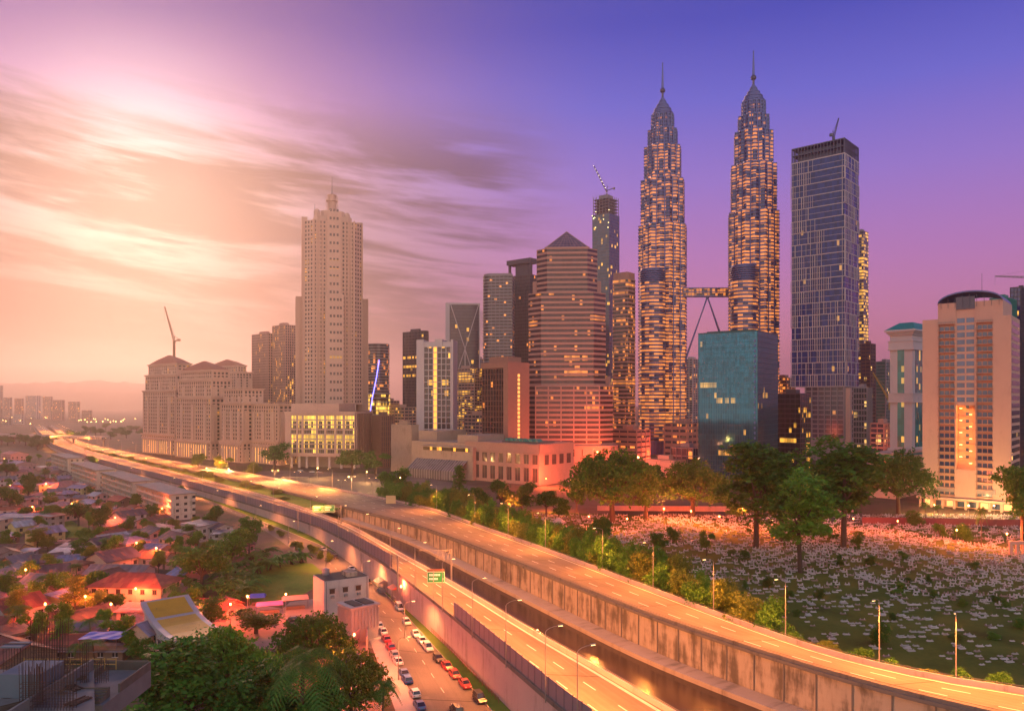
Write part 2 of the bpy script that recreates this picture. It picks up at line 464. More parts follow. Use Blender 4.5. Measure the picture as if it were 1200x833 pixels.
# expressway decks
def deck(name, A, B):
    mb = MB(); strip(mb, A, B)
    lo = [Vector((p.x, p.y, p.z - 1.2)) for p in A]; lb = [Vector((p.x, p.y, p.z - 1.2)) for p in B]
    strip(mb, lb, lo)
    return tag(mb.build(name, M_road), kind='structure')
deck('expressway_road', LCL, LCR)
deck('expressway_road', RCL, RCR)
tag(strip(MB(), atz(STL, 0.010), atz(STR, 0.010)).build('street', M_street), kind='structure')
# median grass between the carriageways where they run level, river where they part
def cut(P, y0, y1): return [p for p in P if y0 <= p.y <= y1]
def match(A, B):
    """points of B nearest in distance (y) to the points of A"""
    out = []
    for p in A:
        q = min(range(len(B) - 1), key=lambda i: 0 if (B[i].y - p.y) * (B[i + 1].y - p.y) <= 0 else min(abs(B[i].y - p.y), abs(B[i + 1].y - p.y)))
        a, b = B[q], B[q + 1]
        f = (p.y - a.y) / (b.y - a.y) if abs(b.y - a.y) > 1e-6 else 0
        out.append(a.lerp(b, min(max(f, 0), 1)))
    return out
Lr = cut(LCR, 395, 1400); Rr = match(Lr, RCL)
tag(strip(MB(), [p + Vector((0, 0, -0.5)) for p in shift(Lr, 0.3)], [p + Vector((0, 0, -0.5)) for p in shift(Rr, -0.3)]).build('median_grass', M_grass), kind='structure')
M_water = mat('river_water', (0.055, 0.036, 0.026), 0.16, var=0.25, scale=0.03, bump=0.04)
Lr = cut(LCR, 60, 400); Rr = match(Lr, RCL)
tag(strip(MB(), atz(shift(Lr, 0.3), 0.02), atz(shift(Rr, -0.2), 0.02)).build('river', M_water), kind='structure')
# concrete ledge at the foot of the far river wall
Rw = cut(RCL, 60, 398)
led = MB(); wallstrip(led, shift(Rw, -5.2), 4.9, lambda p: -0.2, lambda p: 1.1)
tag(led.build('river_ledge', mat('ledge_concrete', (0.40, 0.31, 0.25), 0.85, stain=0.5, scale=0.15)), kind='structure')
led = MB(); wallstrip(led, shift(cut(LCR, 60, 398), 0.5), 3.0, lambda p: -0.2, lambda p: 1.6)
tag(led.build('river_ledge', MATS['ledge_concrete']), kind='structure')
# retaining walls
def wall_thing(name, label, cat, A, thick, h0, h1, m, ribs=None):
    root = thing(name, label, cat, (A[0].x, A[0].y, 0))
    off = Vector((A[0].x, A[0].y, 0)); A2 = [p - off for p in A]
    wallstrip(MB_ := MB(), A2, thick, h0, h1); MB_.build('wall', m, root)
    return root, A2
w1, A2 = wall_thing('retaining_wall', 'long pink grey concrete wall carrying the near carriageway above the parked cars', 'wall', LCL, 0.5, lambda p: -0.2, lambda p: p.z + 0.15, M_pink)
cp = MB(); wallstrip(cp, shift(A2, -0.25), 0.7, 0.15, 0.95); cp.build('parapet', M_concd, w1)
w2, A3 = wall_thing('retaining_wall', 'stained pale concrete river wall under the far carriageway', 'wall', cut(RCL, 60, 470), 0.5, lambda p: -0.2, lambda p: p.z - 0.35, M_conc)
cp = MB(); wallstrip(cp, shift(A3, -0.7), 1.3, -0.35, 0.35); cp.build('ledge_beam', M_concd, w2)
pl = MB()
for i in range(0, 400):     # pilasters down the wall every 7 m
    pass
cum = 0.0; last = 0.0
for a, b in zip(A3, A3[1:]):
    L = (b - a).length; s = 7 - (cum - last) if cum - last < 7 else 0
    while s < L:
        p = a.lerp(b, s / L); d = (b - a).normalized(); nrm = Vector((-d.y, d.x, 0))
        q = p + nrm * 0.02
        pl.prism([(q.x, q.y), (q.x + d.x * .3, q.y + d.y * .3), (q.x + d.x * .3 + nrm.x * .16, q.y + d.y * .3 + nrm.y * .16), (q.x + nrm.x * .16, q.y + nrm.y * .16)][::-1], 1.0, p.z - 0.36)
        last = cum + s; s += 7
    cum += L
pl.build('pilasters', M_concd, w2)
w3, _ = wall_thing('retaining_wall', 'concrete wall dropping from the near carriageway to the brown river', 'wall', shift(cut(LCR, 60, 470), -0.1), 0.5, lambda p: -0.2, lambda p: p.z - 0.1, M_conc)
w4, _ = wall_thing('retaining_wall', 'low concrete embankment wall between far carriageway and hedge', 'wall', shift(RCR, -0.1), 0.5, lambda p: -0.2, lambda p: p.z - 0.1, M_conc)
def parapet(label, A, side, h=1.0, m=None):
    root = thing('crash_barrier', label, 'barrier', A[0])
    A2 = [p - A[0] for p in A]
    mb = MB(); wallstrip(mb, shift(A2, -0.2), 0.4, -0.3, h); mb.build('wall', m or M_pink, root)
    rl = MB(); rl.path([p + Vector((0, 0, h + 0.35)) for p in A2], 0.06, n=4); rl.build('rail', M_concd, root)
parapet('river side concrete crash barrier of the near carriageway', LCR, 1, 1.0)
parapet('river side dark stained crash barrier of the far carriageway', [p + Vector((0, 0, 0.0)) for p in RCL], 1, 1.0, M_concd)
parapet('hedge side concrete crash barrier of the far carriageway', RCR, 1, 1.1)
# painted lines
mk = MB()
def along(A, B, f, dz=0.012): return [a.lerp(b, f) + Vector((0, 0, dz)) for a, b in zip(A, B)]
def solid(A, B, f, wdt=0.26, m=0):
    P = along(A, B, f); strip(mk, shift(P, -wdt / 2), shift(P, wdt / 2), m)
def dashed(A, B, f, wdt=0.22, on=4.5, off=7.5, m=0):
    P = along(A, B, f); s = 0.0
    for a, b in zip(P, P[1:]):
        L = (b - a).length; d = (b - a).normalized(); nn = Vector((d.y, -d.x, 0)) * wdt / 2; t = 0.0
        while t < L:
            ph = (s + t) % (on + off)
            if ph < on:
                e = min(L, t + on - ph); p = a + d * t; q = a + d * e
                mk.face([p - nn, q - nn, q + nn, p + nn][::-1] if False else [p - nn, q - nn, q + nn, p + nn]); t = e + 1e-3
            else:
                t += on + off - ph
        s += L
for A, B in ((LCL, LCR), (RCL, RCR)):
    solid(A, B, 0.06); solid(A, B, 0.93); dashed(A, B, 0.36); dashed(A, B, 0.64)
solid(LCL, LCR, 0.955)
sa = atz(STL, 0.010); sb = atz(STR, 0.010)
dashed(sa, sb, 0.52, 0.12, 3, 6)
tag(mk.build('road_marking', M_white), kind='structure')
# pale pavement and kerb along the village side of the street, grass verge with fence on the other
k = cut(STL, 60, 225)
tag(wallstrip(MB(), shift(k, -4.2), 4.2, lambda p: -0.05, lambda p: 0.14).build('pavement', M_pave), kind='structure')
vg = match(STR, LCL)
tag(strip(MB(), atz(shift(STR, 0.15), 0.05), atz(shift(vg, -0.1), 0.05)).build('grass_verge', M_grass), kind='structure')
tag(wallstrip(MB(), STR, 0.15, lambda p: -0.05, lambda p: 0.12).build('kerb', M_pave), kind='structure')
# haze over the whole place
hz = MB(); hz.box(-8300, 8300, -420, 8900, -1.0, 480.0)
hazeo = hz.build('haze', mat('haze_air', (0, 0, 0))); tag(hazeo, kind='stuff')
hm = MATS['haze_air']; hm.node_tree.nodes.clear()
t = NT(hm.node_tree)
pv = t.n('ShaderNodeVolumePrincipled'); pv.inputs['Color'].default_value = (0.95, 0.82, 0.74, 1); pv.inputs['Density'].default_value = HAZE_DENSITY; pv.inputs['Anisotropy'].default_value = 0.78
ou = t.n('ShaderNodeOutputMaterial'); t.put(ou.inputs['Volume'], pv.outputs[0])
# hills on the far left
hp = [(-40, 452), (0, 449), (40, 448), (80, 447), (120, 446), (150, 447.5), (200, 452), (260, 456), (330, 463), (420, 470)]
hb = MB(); Rr_ = random.Random(3)
rows = []
for D, fr in ((5600, 0.0), (6000, 0.55), (6500, 0.9), (6900, 1.0), (7400, 0.6)):
    row = []
    for i in range(60):
        px = -120 + i * 9.5
        y = lerp_tab(px, hp) + Rr_.uniform(-0.5, 0.5)
        q = at(px, y, 6900)
        row.append(Vector(((px - CX) / F * D, D, max(0.0, (q.z) * fr * Rr_.uniform(0.93, 1.03)))))
    rows.append(row)
for a, b in zip(rows, rows[1:]): strip(hb, b, a)
tag(hb.build('hills', mat('forest_hill', (0.05, 0.07, 0.04), 0.95, scale=0.004, var=0.4), smooth=True), kind='structure')
# ================================================================ towers
def corner(xl, xc, xr, D, th):
    a = (xl - CX) / F; b = (xr - CX) / F; X = (xc - CX) / F * D
    c, s = math.cos(R(th)), math.sin(R(th))
    wl = (X - a * D) / (c + a * s)
    den = s - b * c
    d = (b * D - X) / den if abs(den) > 0.02 else 30.0
    d = min(max(d, 8.0), 90.0)
    return (X, D, 0.0), wl, d, -R(th)
def zat(py, D): return H - (py - HY) / F * D
M_stone = mat('pink_stone', (0.40, 0.22, 0.18), 0.8, var=0.1, scale=0.05, stain=0.12)
M_hazestone = mat('haze_tinted_stone', (0.56, 0.36, 0.27), 0.8, var=0.1, scale=0.05, stain=0.12)  # stone lightened towards peach, the sunlit haze glow put into its colour
M_cream = mat('cream_render', (0.50, 0.315, 0.25), 0.8, var=0.08, scale=0.05, stain=0.15)
M_whitew = mat('white_cladding', (0.47, 0.41, 0.41), 0.6, var=0.06, scale=0.05, stain=0.08)
M_steel = mat('stainless_steel', (0.11, 0.14, 0.33), 0.42, metal=0.25, var=0.1, scale=0.1)
M_steeld = mat('dark_steel', (0.10, 0.10, 0.13), 0.45, metal=0.5, var=0.1)
M_brown = mat('brown_granite', (0.16, 0.085, 0.065), 0.55, var=0.12, scale=0.05)
M_grey = mat('grey_cladding', (0.24, 0.21, 0.22), 0.65, var=0.1, scale=0.05)
M_dark = mat('charcoal_cladding', (0.075, 0.065, 0.075), 0.5, var=0.12, scale=0.05)
M_roof = mat('flat_roof_felt', (0.16, 0.13, 0.12), 0.9, var=0.25, scale=0.15)
M_teal = mat('teal_copper_roof', (0.02, 0.20, 0.17), 0.5, var=0.12, scale=0.2)
M_tile = mat('terracotta_roof', (0.30, 0.10, 0.06), 0.75, var=0.15, scale=0.2)
ORANGE = (1.0, 0.29, 0.045); YELL = (1.0, 0.46, 0.05); WARM = (1.0, 0.38, 0.08)
G = lambda name, base=(0.05, 0.05, 0.08), **k: glass(name, base, **k)
def piers(mb, poly, z0, z1, sp, w=0.5, dep=0.5, edges=None, m=0, ends=True):
    n = len(poly)
    for i in range(n):
        if edges is not None and i not in edges: continue
        a = Vector(poly[i]); b = Vector(poly[(i + 1) % n]); e = b - a; L = e.length
        if L < w: continue
        e.normalize(); nn = Vector((e.y, -e.x)); k = max(1, round(L / sp))
        for j in range(0 if ends else 1, k + 1 if ends else k):
            p = a + e * (w / 2 + (L - w) * j / k)
            q = [p - e * w / 2 - nn * 0.3, p + e * w / 2 - nn * 0.3, p + e * w / 2 + nn * dep, p - e * w / 2 + nn * dep]
            mb.prism([(v.x, v.y) for v in q][::-1] if False else [(q[3].x, q[3].y), (q[2].x, q[2].y), (q[1].x, q[1].y), (q[0].x, q[0].y)], z0, z1, m)
def floors(root, wall, poly, z0, z1, fh, gl, sp=1.2, out=0.3, name='window_band', first=0.0):
    """storeys: a spandrel ring of the wall and a glazed band above it, each band a part"""
    n = max(1, round((z1 - z0) / fh)); h = (z1 - z0) / n
    inner = offset(poly, -out)
    for i in range(n):
        a = z0 + i * h
        wall.prism(poly, a, a + sp)
        mb = MB(); mb.prism(inner, a + sp - 0.02, a + h + 0.02, top=False, bot=False)
        mb.build(name, gl, root)
    wall.prism(poly, z1, z1 + 0.9)
    return n
def finish(root, wall, m, name='wall'): return wall.build(name, m, root)
def roofbox(root, x0, x1, y0, y1, z0, z1, m, name='plant_room'):
    return MB().box(x0, x1, y0, y1, z0, z1).build(name, m, root)
def block(name, label, xl, xc, xr, D, th, ytop, fh, gl, wm, sp=1.3, out=0.35, pier=None, pw=0.5, pd=0.4, z0=0.0, group=None, cat='building', base=0, top=True):
    loc, wl, d, rz = corner(xl, xc, xr, D, th)
    root = thing(name, label, cat, loc, rz, group)
    z1 = zat(ytop, D); poly = [(-wl, 0), (0, 0), (0, d), (-wl, d)]
    W = MB()
    if base: W.prism(poly, 0, base)
    floors(root, W, poly, z0 + base, z1, fh, gl, sp, out)
    if pier: piers(W, poly, base, z1 + 0.9, pier, pw, pd)
    finish(root, W, wm)
    if top:
        MB().prism(offset(poly, -0.6), z1 + 0.91, z1 + 1.0, bot=False).build('roof', M_roof, root)
        roofbox(root, -wl * .7, -wl * .3, d * .3, d * .7, z1 + 1.0, z1 + 4.2, wm)
    return root, wl, d, z1, poly
def crane(label, base, h, jib, ang_az, lift, m, r=0.45, group=None, lamps=False, s=1.6):
    root = thing('tower_crane', label, 'crane', base)
    mb = MB()
    for sx in (-s/2, s/2):
        for sy in (-s/2, s/2): mb.bar((sx, sy, 0), (sx, sy, h), r * .4)
    k = 0.0
    while k < h - 2:
        for (a, b) in (((-s/2, -s/2), (s/2, -s/2)), ((s/2, -s/2), (s/2, s/2)), ((s/2, s/2), (-s/2, s/2)), ((-s/2, s/2), (-s/2, -s/2))):
            mb.bar((*a, k), (*b, k + 2.2), r * .25)
        k += 2.2
    mb.build('mast', m, root)
    MB().box(-s*.7, s*.7, -s*.7, s*.7, h, h + 2.4).build('cab', m, root)
    d = Vector((math.cos(ang_az) * math.cos(lift), math.sin(ang_az) * math.cos(lift), math.sin(lift)))
    sd = Vector((-math.sin(ang_az), math.cos(ang_az), 0)); up = sd.cross(d) * -1
    j = MB(); p0 = Vector((0, 0, h + 2))
    nseg = max(6, int(jib / 3)); prev = None
    for i in range(nseg + 1):
        q = p0 + d * (jib * i / nseg); w = 0.9 * (1 - 0.6 * i / nseg)
        cur = (q + sd * w, q - sd * w, q + up.normalized() * (-1.6 * w))
        if prev:
            for a, b in zip(prev, cur): j.bar(a, b, r * .4)
            j.bar(prev[0], cur[2], r * .25); j.bar(prev[1], cur[2], r * .25); j.bar(prev[2], cur[0], r * .25)
        prev = cur
    j.build('jib', m, root)
    c = MB(); back = Vector((-math.cos(ang_az), -math.sin(ang_az), 0.1)); e = p0 + back * (jib * .28)
    c.bar(p0, e, r * .8); c.bar(p0, p0 + Vector((0, 0, 6)) + back * 2, r * .5); c.bar(p0 + Vector((0, 0, 6)) + back * 2, e, r * .2); c.bar(p0 + Vector((0, 0, 6)) + back * 2, p0 + d * jib * .9, r * .15)
    c.build('counter_jib', m, root)
    MB().box(e.x - 1.3, e.x + 1.3, e.y - 1.3, e.y + 1.3, e.z - 2, e.z + 0.6).build('counterweight', m, root)
    hk = MB(); t_ = p0 + d * jib; hk.bar(t_, t_ - Vector((0, 0, jib * .35)), r * .12); hk.build('hoist_rope', m, root)
    if lamps:
        lm = emit('crane_lamp', (1.0, 0.80, 0.55), 9.0)
        for i in range(2, nseg + 1, 2):
            q = p0 + d * (jib * i / nseg); MB().lathe([(0.01, -.6), (0.6, -.2), (0.6, .2), (0.01, .6)], n=6).build('lamp', lm, root, loc=(q.x, q.y, q.z - 0.6))
    return root
# ---- the twin towers --------------------------------------------------------------------------
def lobed(Rm, n=128):
    a = Rm / 1.38; c0 = a * 1.082; lr = 0.215 * a; out = []
    for i in range(n):
        th = 2 * PI * i / n
        r = 0
        for k in range(2):
            t = (th + k * PI / 4) % (PI / 2)
            t = t if t < PI / 4 else PI / 2 - t
            r = max(r, a / math.cos(t))
        r = min(r, Rm)
        ph = (th - PI / 8) % (PI / 4); ph = ph if ph < PI / 8 else ph - PI / 4
        disc = lr * lr - (c0 * math.sin(ph)) ** 2
        if disc > 0: r = max(r, c0 * math.cos(ph) + math.sqrt(disc))
        out.append((r * math.cos(th), r * math.sin(th)))
    return out
G_tw = [glass('tower_glass_low', (0.03, 0.035, 0.09), p=0.78, col=ORANGE, strength=1.05, bay=5.5, fh=4.0, seed=1, even=True),
        glass('tower_glass_mid', (0.035, 0.045, 0.12), p=0.55, col=ORANGE, strength=1.0, bay=5.5, fh=4.0, seed=2, even=True),
        glass('tower_glass_high', (0.04, 0.06, 0.16), p=0.10, col=ORANGE, strength=0.8, bay=4.2, fh=4.0, seed=3, even=True)]
G_bus = glass('annex_glass', (0.04, 0.045, 0.09), p=0.72, col=ORANGE, strength=1.0, bay=5.5, fh=4.0, seed=4, even=True)
def twin(label, axpx, D, bus_dx, bus_dy, tiers, pin_y, ball_y, tip_y, bus_top, rot):
    X = (axpx - CX) / F * D
    root = thing('twin_tower', label, 'skyscraper', (X, D, 0), rot)
    z0 = 14.0
    for k, (ytop, r) in enumerate(tiers):
        z1 = zat(ytop, D); W = MB(); P = lobed(r)
        gl = G_tw[0] if k < 1 else (G_tw[1] if k == 1 else G_tw[2])
        if k == 2: gl = G_tw[1]
        n = max(1, round((z1 - z0) / 4.0)); h = (z1 - z0) / n
        inner = offset(P, -0.5) if r > 10 else P
        outer = [(x * (1 + 0.45 / r), y * (1 + 0.45 / r)) for x, y in P]
        for i in range(n):
            a = z0 + i * h
            W.prism(P, a, a + 1.0)
            W.prism(outer, a + 1.0, a + 1.45)
            MB().prism(inner, a + 1.43, a + h + 0.02, top=False, bot=False).build('window_band', gl, root)
        W.prism(P, z1, z1 + 1.2)
        # bright vertical fins at the sixteen re-entrant joints
        for j in range(16):
            t_ = 2 * PI * (j + 0.5) / 16 + 0.0
            i0 = int(round((j + 0.5) * len(P) / 16)) % len(P)
            x, y = P[i0]; s_ = 0.5
            W.prism([(x * 1.005 - s_, y * 1.005 - s_), (x * 1.005 + s_, y * 1.005 - s_), (x * 1.005 + s_, y * 1.005 + s_), (x * 1.005 - s_, y * 1.005 + s_)], z0, z1)
        W.build('shaft', M_steel, root)
        z0 = z1 + 0.3
    base = MB(); base.prism(lobed(tiers[0][1] * 1.02), 11.5, 14.0)
    for i in range(16):
        t_ = 2 * PI * i / 16; r0 = tiers[0][1] * .9
        base.lathe([(1.3, 0), (1.3, 11.6)], (r0 * math.cos(t_), r0 * math.sin(t_)), 8)
    base.prism(circ(tiers[0][1] * .75, 32), 0, 11.6)
    base.build('entrance_base', M_stone, root)
    # ringed pinnacle
    zt = zat(pin_y, D); r = tiers[-1][1] * 0.80; prof = []; n = 9; zz = z0
    P = MB()
    dk = MB(); RR = [1.0, .97, .84, .80, .62, .56, .38, .32, .18, .12]; RR = [v_ * r * 1.08 for v_ in RR]
    for i in range(n):
        ra, rb = RR[i], RR[i + 1]; za = zz + (zt - zz) * i / n; zb = zz + (zt - zz) * (i + 1) / n
        dk.lathe([(ra * .88, za - .3), (rb * .90, zb)], n=24)
        P.lathe([(ra * .9, za - .6), (ra * 1.04, za - .35), (ra * 1.04, za + .55), (ra * .9, za + .8)], n=32)
        zm_ = (za + zb) / 2; rm_ = (ra + rb) / 2; P.lathe([(rm_ * .9, zm_ - .3), (rm_ * 1.0, zm_ - .2), (rm_ * 1.0, zm_ + .2), (rm_ * .9, zm_ + .3)], n=32)
    dk.build('pinnacle_core', mat('pinnacle_blue', (.05, .065, .16), .4, metal=.3), root)
    for j in range(16):
        t_ = 2 * PI * j / 16
        for i in range(n - 1):
            f = i / n; ra, rb = RR[i] * 1.0, RR[i + 1] * 1.0
            P.bar((ra * math.cos(t_), ra * math.sin(t_), zz + (zt - zz) * f), (rb * math.cos(t_), rb * math.sin(t_), zz + (zt - zz) * (i + 1) / n), 0.22)
    P.build('pinnacle', M_steel, root)
    zb = zat(ball_y, D); B = MB(); rb = 2.9
    B.lathe([(1.2, zt - 1)] + [(max(1.2, rb * math.cos(a_)), zb + rb * math.sin(a_)) for a_ in np.linspace(-1.3, 1.3, 9)] + [(1.0, zb + 3.4)], n=16)
    for q in (-1.6, 0, 1.6): B.lathe([(2.2, zb + q - .25), (3.3 - abs(q) * .3, zb + q), (2.2, zb + q + .25)], n=16)
    B.build('ring_ball', M_steeld, root)
    MB().lathe([(1.5, zb + 3), (1.1, zb + 16), (0.6, zat(tip_y, D) - 3), (0.9, zat(tip_y, D) - 2.4), (0.1, zat(tip_y, D))], n=8).build('mast', M_steel, root)
    # round annex
    bz = zat(bus_top, D); n = round((bz - 15 - 14) / 4.0); W = MB(); C = circ(15.0, 40); pr = [(x, y) for x, y in C]
    ca, sa_ = math.cos(-rot), math.sin(-rot); ox, oy = bus_dx * ca - bus_dy * sa_, bus_dx * sa_ + bus_dy * ca
    an = MB()
    for i in range(n):
        a = 14 + i * 4.0
        W.prism([(x + ox, y + oy) for x, y in C], a, a + 1.3)
        W.prism([(x * 1.035 + ox, y * 1.035 + oy) for x, y in C], a + 1.3, a + 1.75)
        an.prism([(x * .97 + ox, y * .97 + oy) for x, y in C], a + 1.7, a + 4.02, top=False, bot=False)
    tz = 14 + n * 4.0
    while tz < bz:
        W.prism([(x + ox, y + oy) for x, y in C], tz, tz + 1.2); W.prism([(x * .80 + ox, y * .80 + oy) for x, y in C], tz + 1.2, tz + 2.4); W.prism([(x * 1.03 + ox, y * 1.03 + oy) for x, y in C], tz + .4, tz + .8); tz += 2.4
    W.prism([(x * .9 + ox, y * .9 + oy) for x, y in circ(15, 40)], tz, tz + 1.5)
    W.prism([(x * .8 + ox, y * .8 + oy) for x, y in C], 0, 14)
    for i in range(20):
        t_ = 2 * PI * i / 20; W.lathe([(1.0, 0), (1.0, 14)], (ox + 14 * math.cos(t_), oy + 14 * math.sin(t_)), 6)
    ab = W.build('annex', M_steel, root)
    tag(an.build('annex_window_bands', G_bus, ab), kind='stuff')
    return root
tw1 = twin('left tower of the steel twin skyscrapers, its round annex at lower left', 776.5, 893, -15, -19,
     [(267, 29), (214, 26.3), (175, 22.3), (155, 18), (137, 14)], 114, 106.5, 73, 321, 0.1)
tw2 = twin('right tower of the steel twin skyscrapers, rising behind the teal glass box', 883, 860, -16, -19,
     [(252, 29), (197, 26.3), (158, 22.3), (139, 18), (122, 14)], 99, 91.5, 59, 317, 0.15)
# sky bridge
D = 876; zb0, zb1 = zat(348, D), zat(337.5, D); xa, xb = (800 - CX) / F * D, (856 - CX) / F * D
sbx = (829 - CX) / F * D
sb_ = thing('sky_bridge', 'two storey steel bridge hung between the twin skyscrapers with splayed legs', 'bridge', (sbx, D, zb0))
W = MB(); hb_ = zb1 - zb0
for z in (0, hb_ * .48, hb_ - .9): W.box(xa - sbx, xb - sbx, -3.5, 3.5, z, z + 1.0)
i = xa - sbx
while i < xb - sbx:
    W.box(i, i + .35, -3.55, 3.55, 1.0, hb_ - .9); i += 4.5
W.build('deck', M_steel, sb_)
MB().box(xa - sbx, xb - sbx, -3.1, 3.1, 1.0, hb_ - .9).build('glazing', G('bridge_glass', (0.10, 0.07, 0.07), p=0.4, col=ORANGE, strength=0.8, bay=3, fh=4, seed=5), sb_)
for tx, ty in ((803, 408), (849, 392)):
    for yy in (-2.2, 2.2):
        MB().bar((yy * .3, yy, 0.3), ((tx - 829) / F * D, yy, zat(ty + 14, D) - zb0), 0.75, n=8).build('leg', M_steel, sb_)
MB().lathe([(0.3, -2.5), (1.8, -1.5), (1.8, .2), (.3, .5)], n=10).build('bearing', M_steel, sb_)
# ---- right of the twin towers ---------------------------------------------------------------
# tall slab with white fins
loc, wl, d, rz = corner(927, 990, 1007, 760, 42)
slab = thing('slab_tower', 'tall blue glass slab tower with white window fins beside the twin towers', 'skyscraper', loc, rz)
z1 = zat(161, 760); zc = zat(453, 760); zm = zat(385, 760)
poly = [(-wl, 0), (0, 0), (0, d), (-wl, d)]; inn = offset(poly, -0.5)
G_sl = glass('slab_glass', (0.016, 0.04, 0.17), p=0.006, col=YELL, strength=0.8, bay=2.4, fh=5, seed=6, rough=0.12, spec=0.35)
W = MB(); nfl = 38; zz = zc; step_ = (z1 - 16 - zc) / nfl
for i in range(nfl):
    a = zc + i * step_
    big = 0.8 if i % 2 == 0 else 0.35
    W.prism(poly if i % 2 == 0 else offset(poly, -.25), a, a + big)
    MB().prism(inn, a + big - .02, a + step_ + .02, top=False, bot=False).build('window_band', G_sl, slab)
    if i % 2 == 0:      # fins, broken off over a ragged patch where the cladding is not yet on
        for e, (p, q) in enumerate(((poly[0], poly[1]), (poly[1], poly[2]))):
            L = math.hypot(q[0] - p[0], q[1] - p[1]); k = int(L / 2.2)
            for j in range(k + 1):
                f = j / k
                gap = e == 0 and i > 9 and (f > 0.95 - 0.5 * min(1, max(0, (i - 10) / 22.0)) - 0.06 * ((i * 7) % 3)) and f < 0.93
                if gap or (rng.random() < 0.25): continue
                x = p[0] + (q[0] - p[0]) * f; y = p[1] + (q[1] - p[1]) * f
                ox, oy = (0, -.45) if e == 0 else (.45, 0)
                wv = rng.choice((0.16, 0.22, 0.34))
                W.box(x + ox - wv, x + ox + wv, y + oy - wv, y + oy + wv, a + big, a + 2 * step_) if e == 0 or j % 2 == 0 else None
W.prism(poly, z1 - 16, z1 - 15)
finish(slab, W, M_whitew)
T = MB(); piers(T, offset(poly, -.6), z1 - 15, z1, 3.2, .6, .4)
T.prism(offset(poly, -.3), z1 - 1, z1); T.prism(offset(poly, -.8), z1 - 8, z1 - 7.4); T.prism(offset(poly, -6), z1 - 15, z1 - 3)
T.build('crown_frame', M_steeld, slab)
low = [(-wl + 14, 2), (-1, 2), (-1, d - 2), (-wl + 14, d - 2)]
W = MB(); floors(slab, W, low, 22, zc - 0.1, 4.6, G('slab_podium_glass', (0.06, 0.06, 0.09), p=0.03, col=WARM, bay=3, fh=4.6, seed=7)); piers(W, low, 22, zc, 7, 1.0, .7); W.prism(low, 0, 22); W.build('base', M_grey, slab)
SP = MB().box(-1 + .1, 4, 3, 8, 0, zc - 1).build('stair_tower', M_cream, slab)
crane('dark luffing crane on the roof of the tall slab tower', (loc[0] - 6, loc[1] + 12, z1 - 15), 17, 30, 0.9, 0.95, M_steeld, r=.7)
# teal mirror box
loc, wl, d, rz = corner(818, 888, 912, 560, 36)
tb = thing('glass_office', 'teal mirror glass office box in front of the right twin tower', 'office building', loc, rz)
z1 = zat(388, 560); poly = [(-wl, 0), (0, 0), (0, d), (-wl, d)]
G_tb = glass('teal_glass', (0.010, 0.14, 0.24), p=0.003, col=YELL, strength=0.8, bay=1.6, fh=3.9, seed=8, rough=0.05, spec=1.0, rowp=0.03, metal=0.6)
W = MB(); n = 28; h = (z1 - 4) / n
inn = offset(poly, -.12)
for i in range(n):
    a = 4 + i * h
    W.prism(offset(poly, -.02), a, a + .22); MB().prism(inn, a + .2, a + h + .02, top=False, bot=False).build('window_band', G_tb, tb)
piers(W, offset(poly, -.3), 4, z1, 1.9, .14, .3); W.prism(poly, z1, z1 + .8); W.prism(poly, 0, 4); W.prism(offset(poly, -5), z1 + .8, z1 + 2.0)
W.build('mullions', mat('teal_mullion', (0.03, 0.09, 0.10), 0.4, metal=0.4), tb)
CG = MB()
for i in range(27): CG.box(-wl * .03 - 1.4, -wl * .03 - .2, -.4, .12, 6 + i * h * .98, 6 + i * h * .98 + 1.6)
CG.build('corner_grille', M_steel, tb)
# low dark glass building with yellow lit storeys
block('glass_office', 'low dark glass office with bright yellow lit storeys between box and slab', 908, 938, 950, 640, 40, 462, 4.2, G('low_dark_glass', (0.02, 0.03, 0.035), p=0.02, col=YELL, strength=1.3, bay=2, fh=4.2, seed=12, rowp=0.16), M_dark, sp=.6, out=.1, pier=4, pw=.2, pd=.1)
block('apartment_block', 'small brown block peeping out between the teal box and the slab tower', 905, 922, 932, 900, 40, 443, 3.5, G('w_small', p=0.3, col=ORANGE, bay=3, fh=3.5, seed=13), M_stone, pier=5)
block('striped_tower', 'slender white striped block between left twin tower and teal box', 799, 812, 822, 1100, 40, 421, 3.4, G('w_strip', p=0.06, col=WARM, bay=3, fh=3.4, seed=14), M_whitew, pier=6, pw=1.2)
# slim tower at the right of the slab
block('slim_tower', 'slim tall tower with yellow lit floors just right of the slab tower', 1001, 1012, 1018, 1000, 45, 271, 4.2, G('w_slim', (0.05, 0.06, 0.09), p=0.45, col=YELL, strength=1.3, bay=3, fh=4.2, seed=15, rowp=0.2), M_grey, sp=1.4)
block('slim_tower', 'dark brown rounded slab behind the slim yellow lit tower', 1009, 1020, 1026, 900, 45, 403, 4.2, G('w_slim2', p=0.03, bay=3, fh=4.2, seed=16), M_brown, pier=5)
block('green_glass_tower', 'green glass office with lift strip beside the white teal roofed tower', 1026, 1038, 1050, 950, 42, 424, 4, G('w_green', (0.02, 0.13, 0.12), p=0.03, bay=2.5, fh=4, seed=17, spec=.9), M_grey, sp=.7, pier=9, pw=.8)
block('podium_block', 'low grey annex with white fins at the foot of the slim tower', 1000, 1016, 1022, 700, 42, 455, 5, G('w_pod', (0.03, 0.05, 0.06), p=0.03, bay=3, fh=5, seed=18), M_grey, pier=2.2, pw=.35, pd=.5)
block('low_brown_block', 'low orange brown block lit by the site lamp below the green glass office', 1020, 1036, 1048, 640, 42, 497, 4, G('w_lbb', p=0.05, bay=4, fh=4, seed=19), M_stone, pier=5)
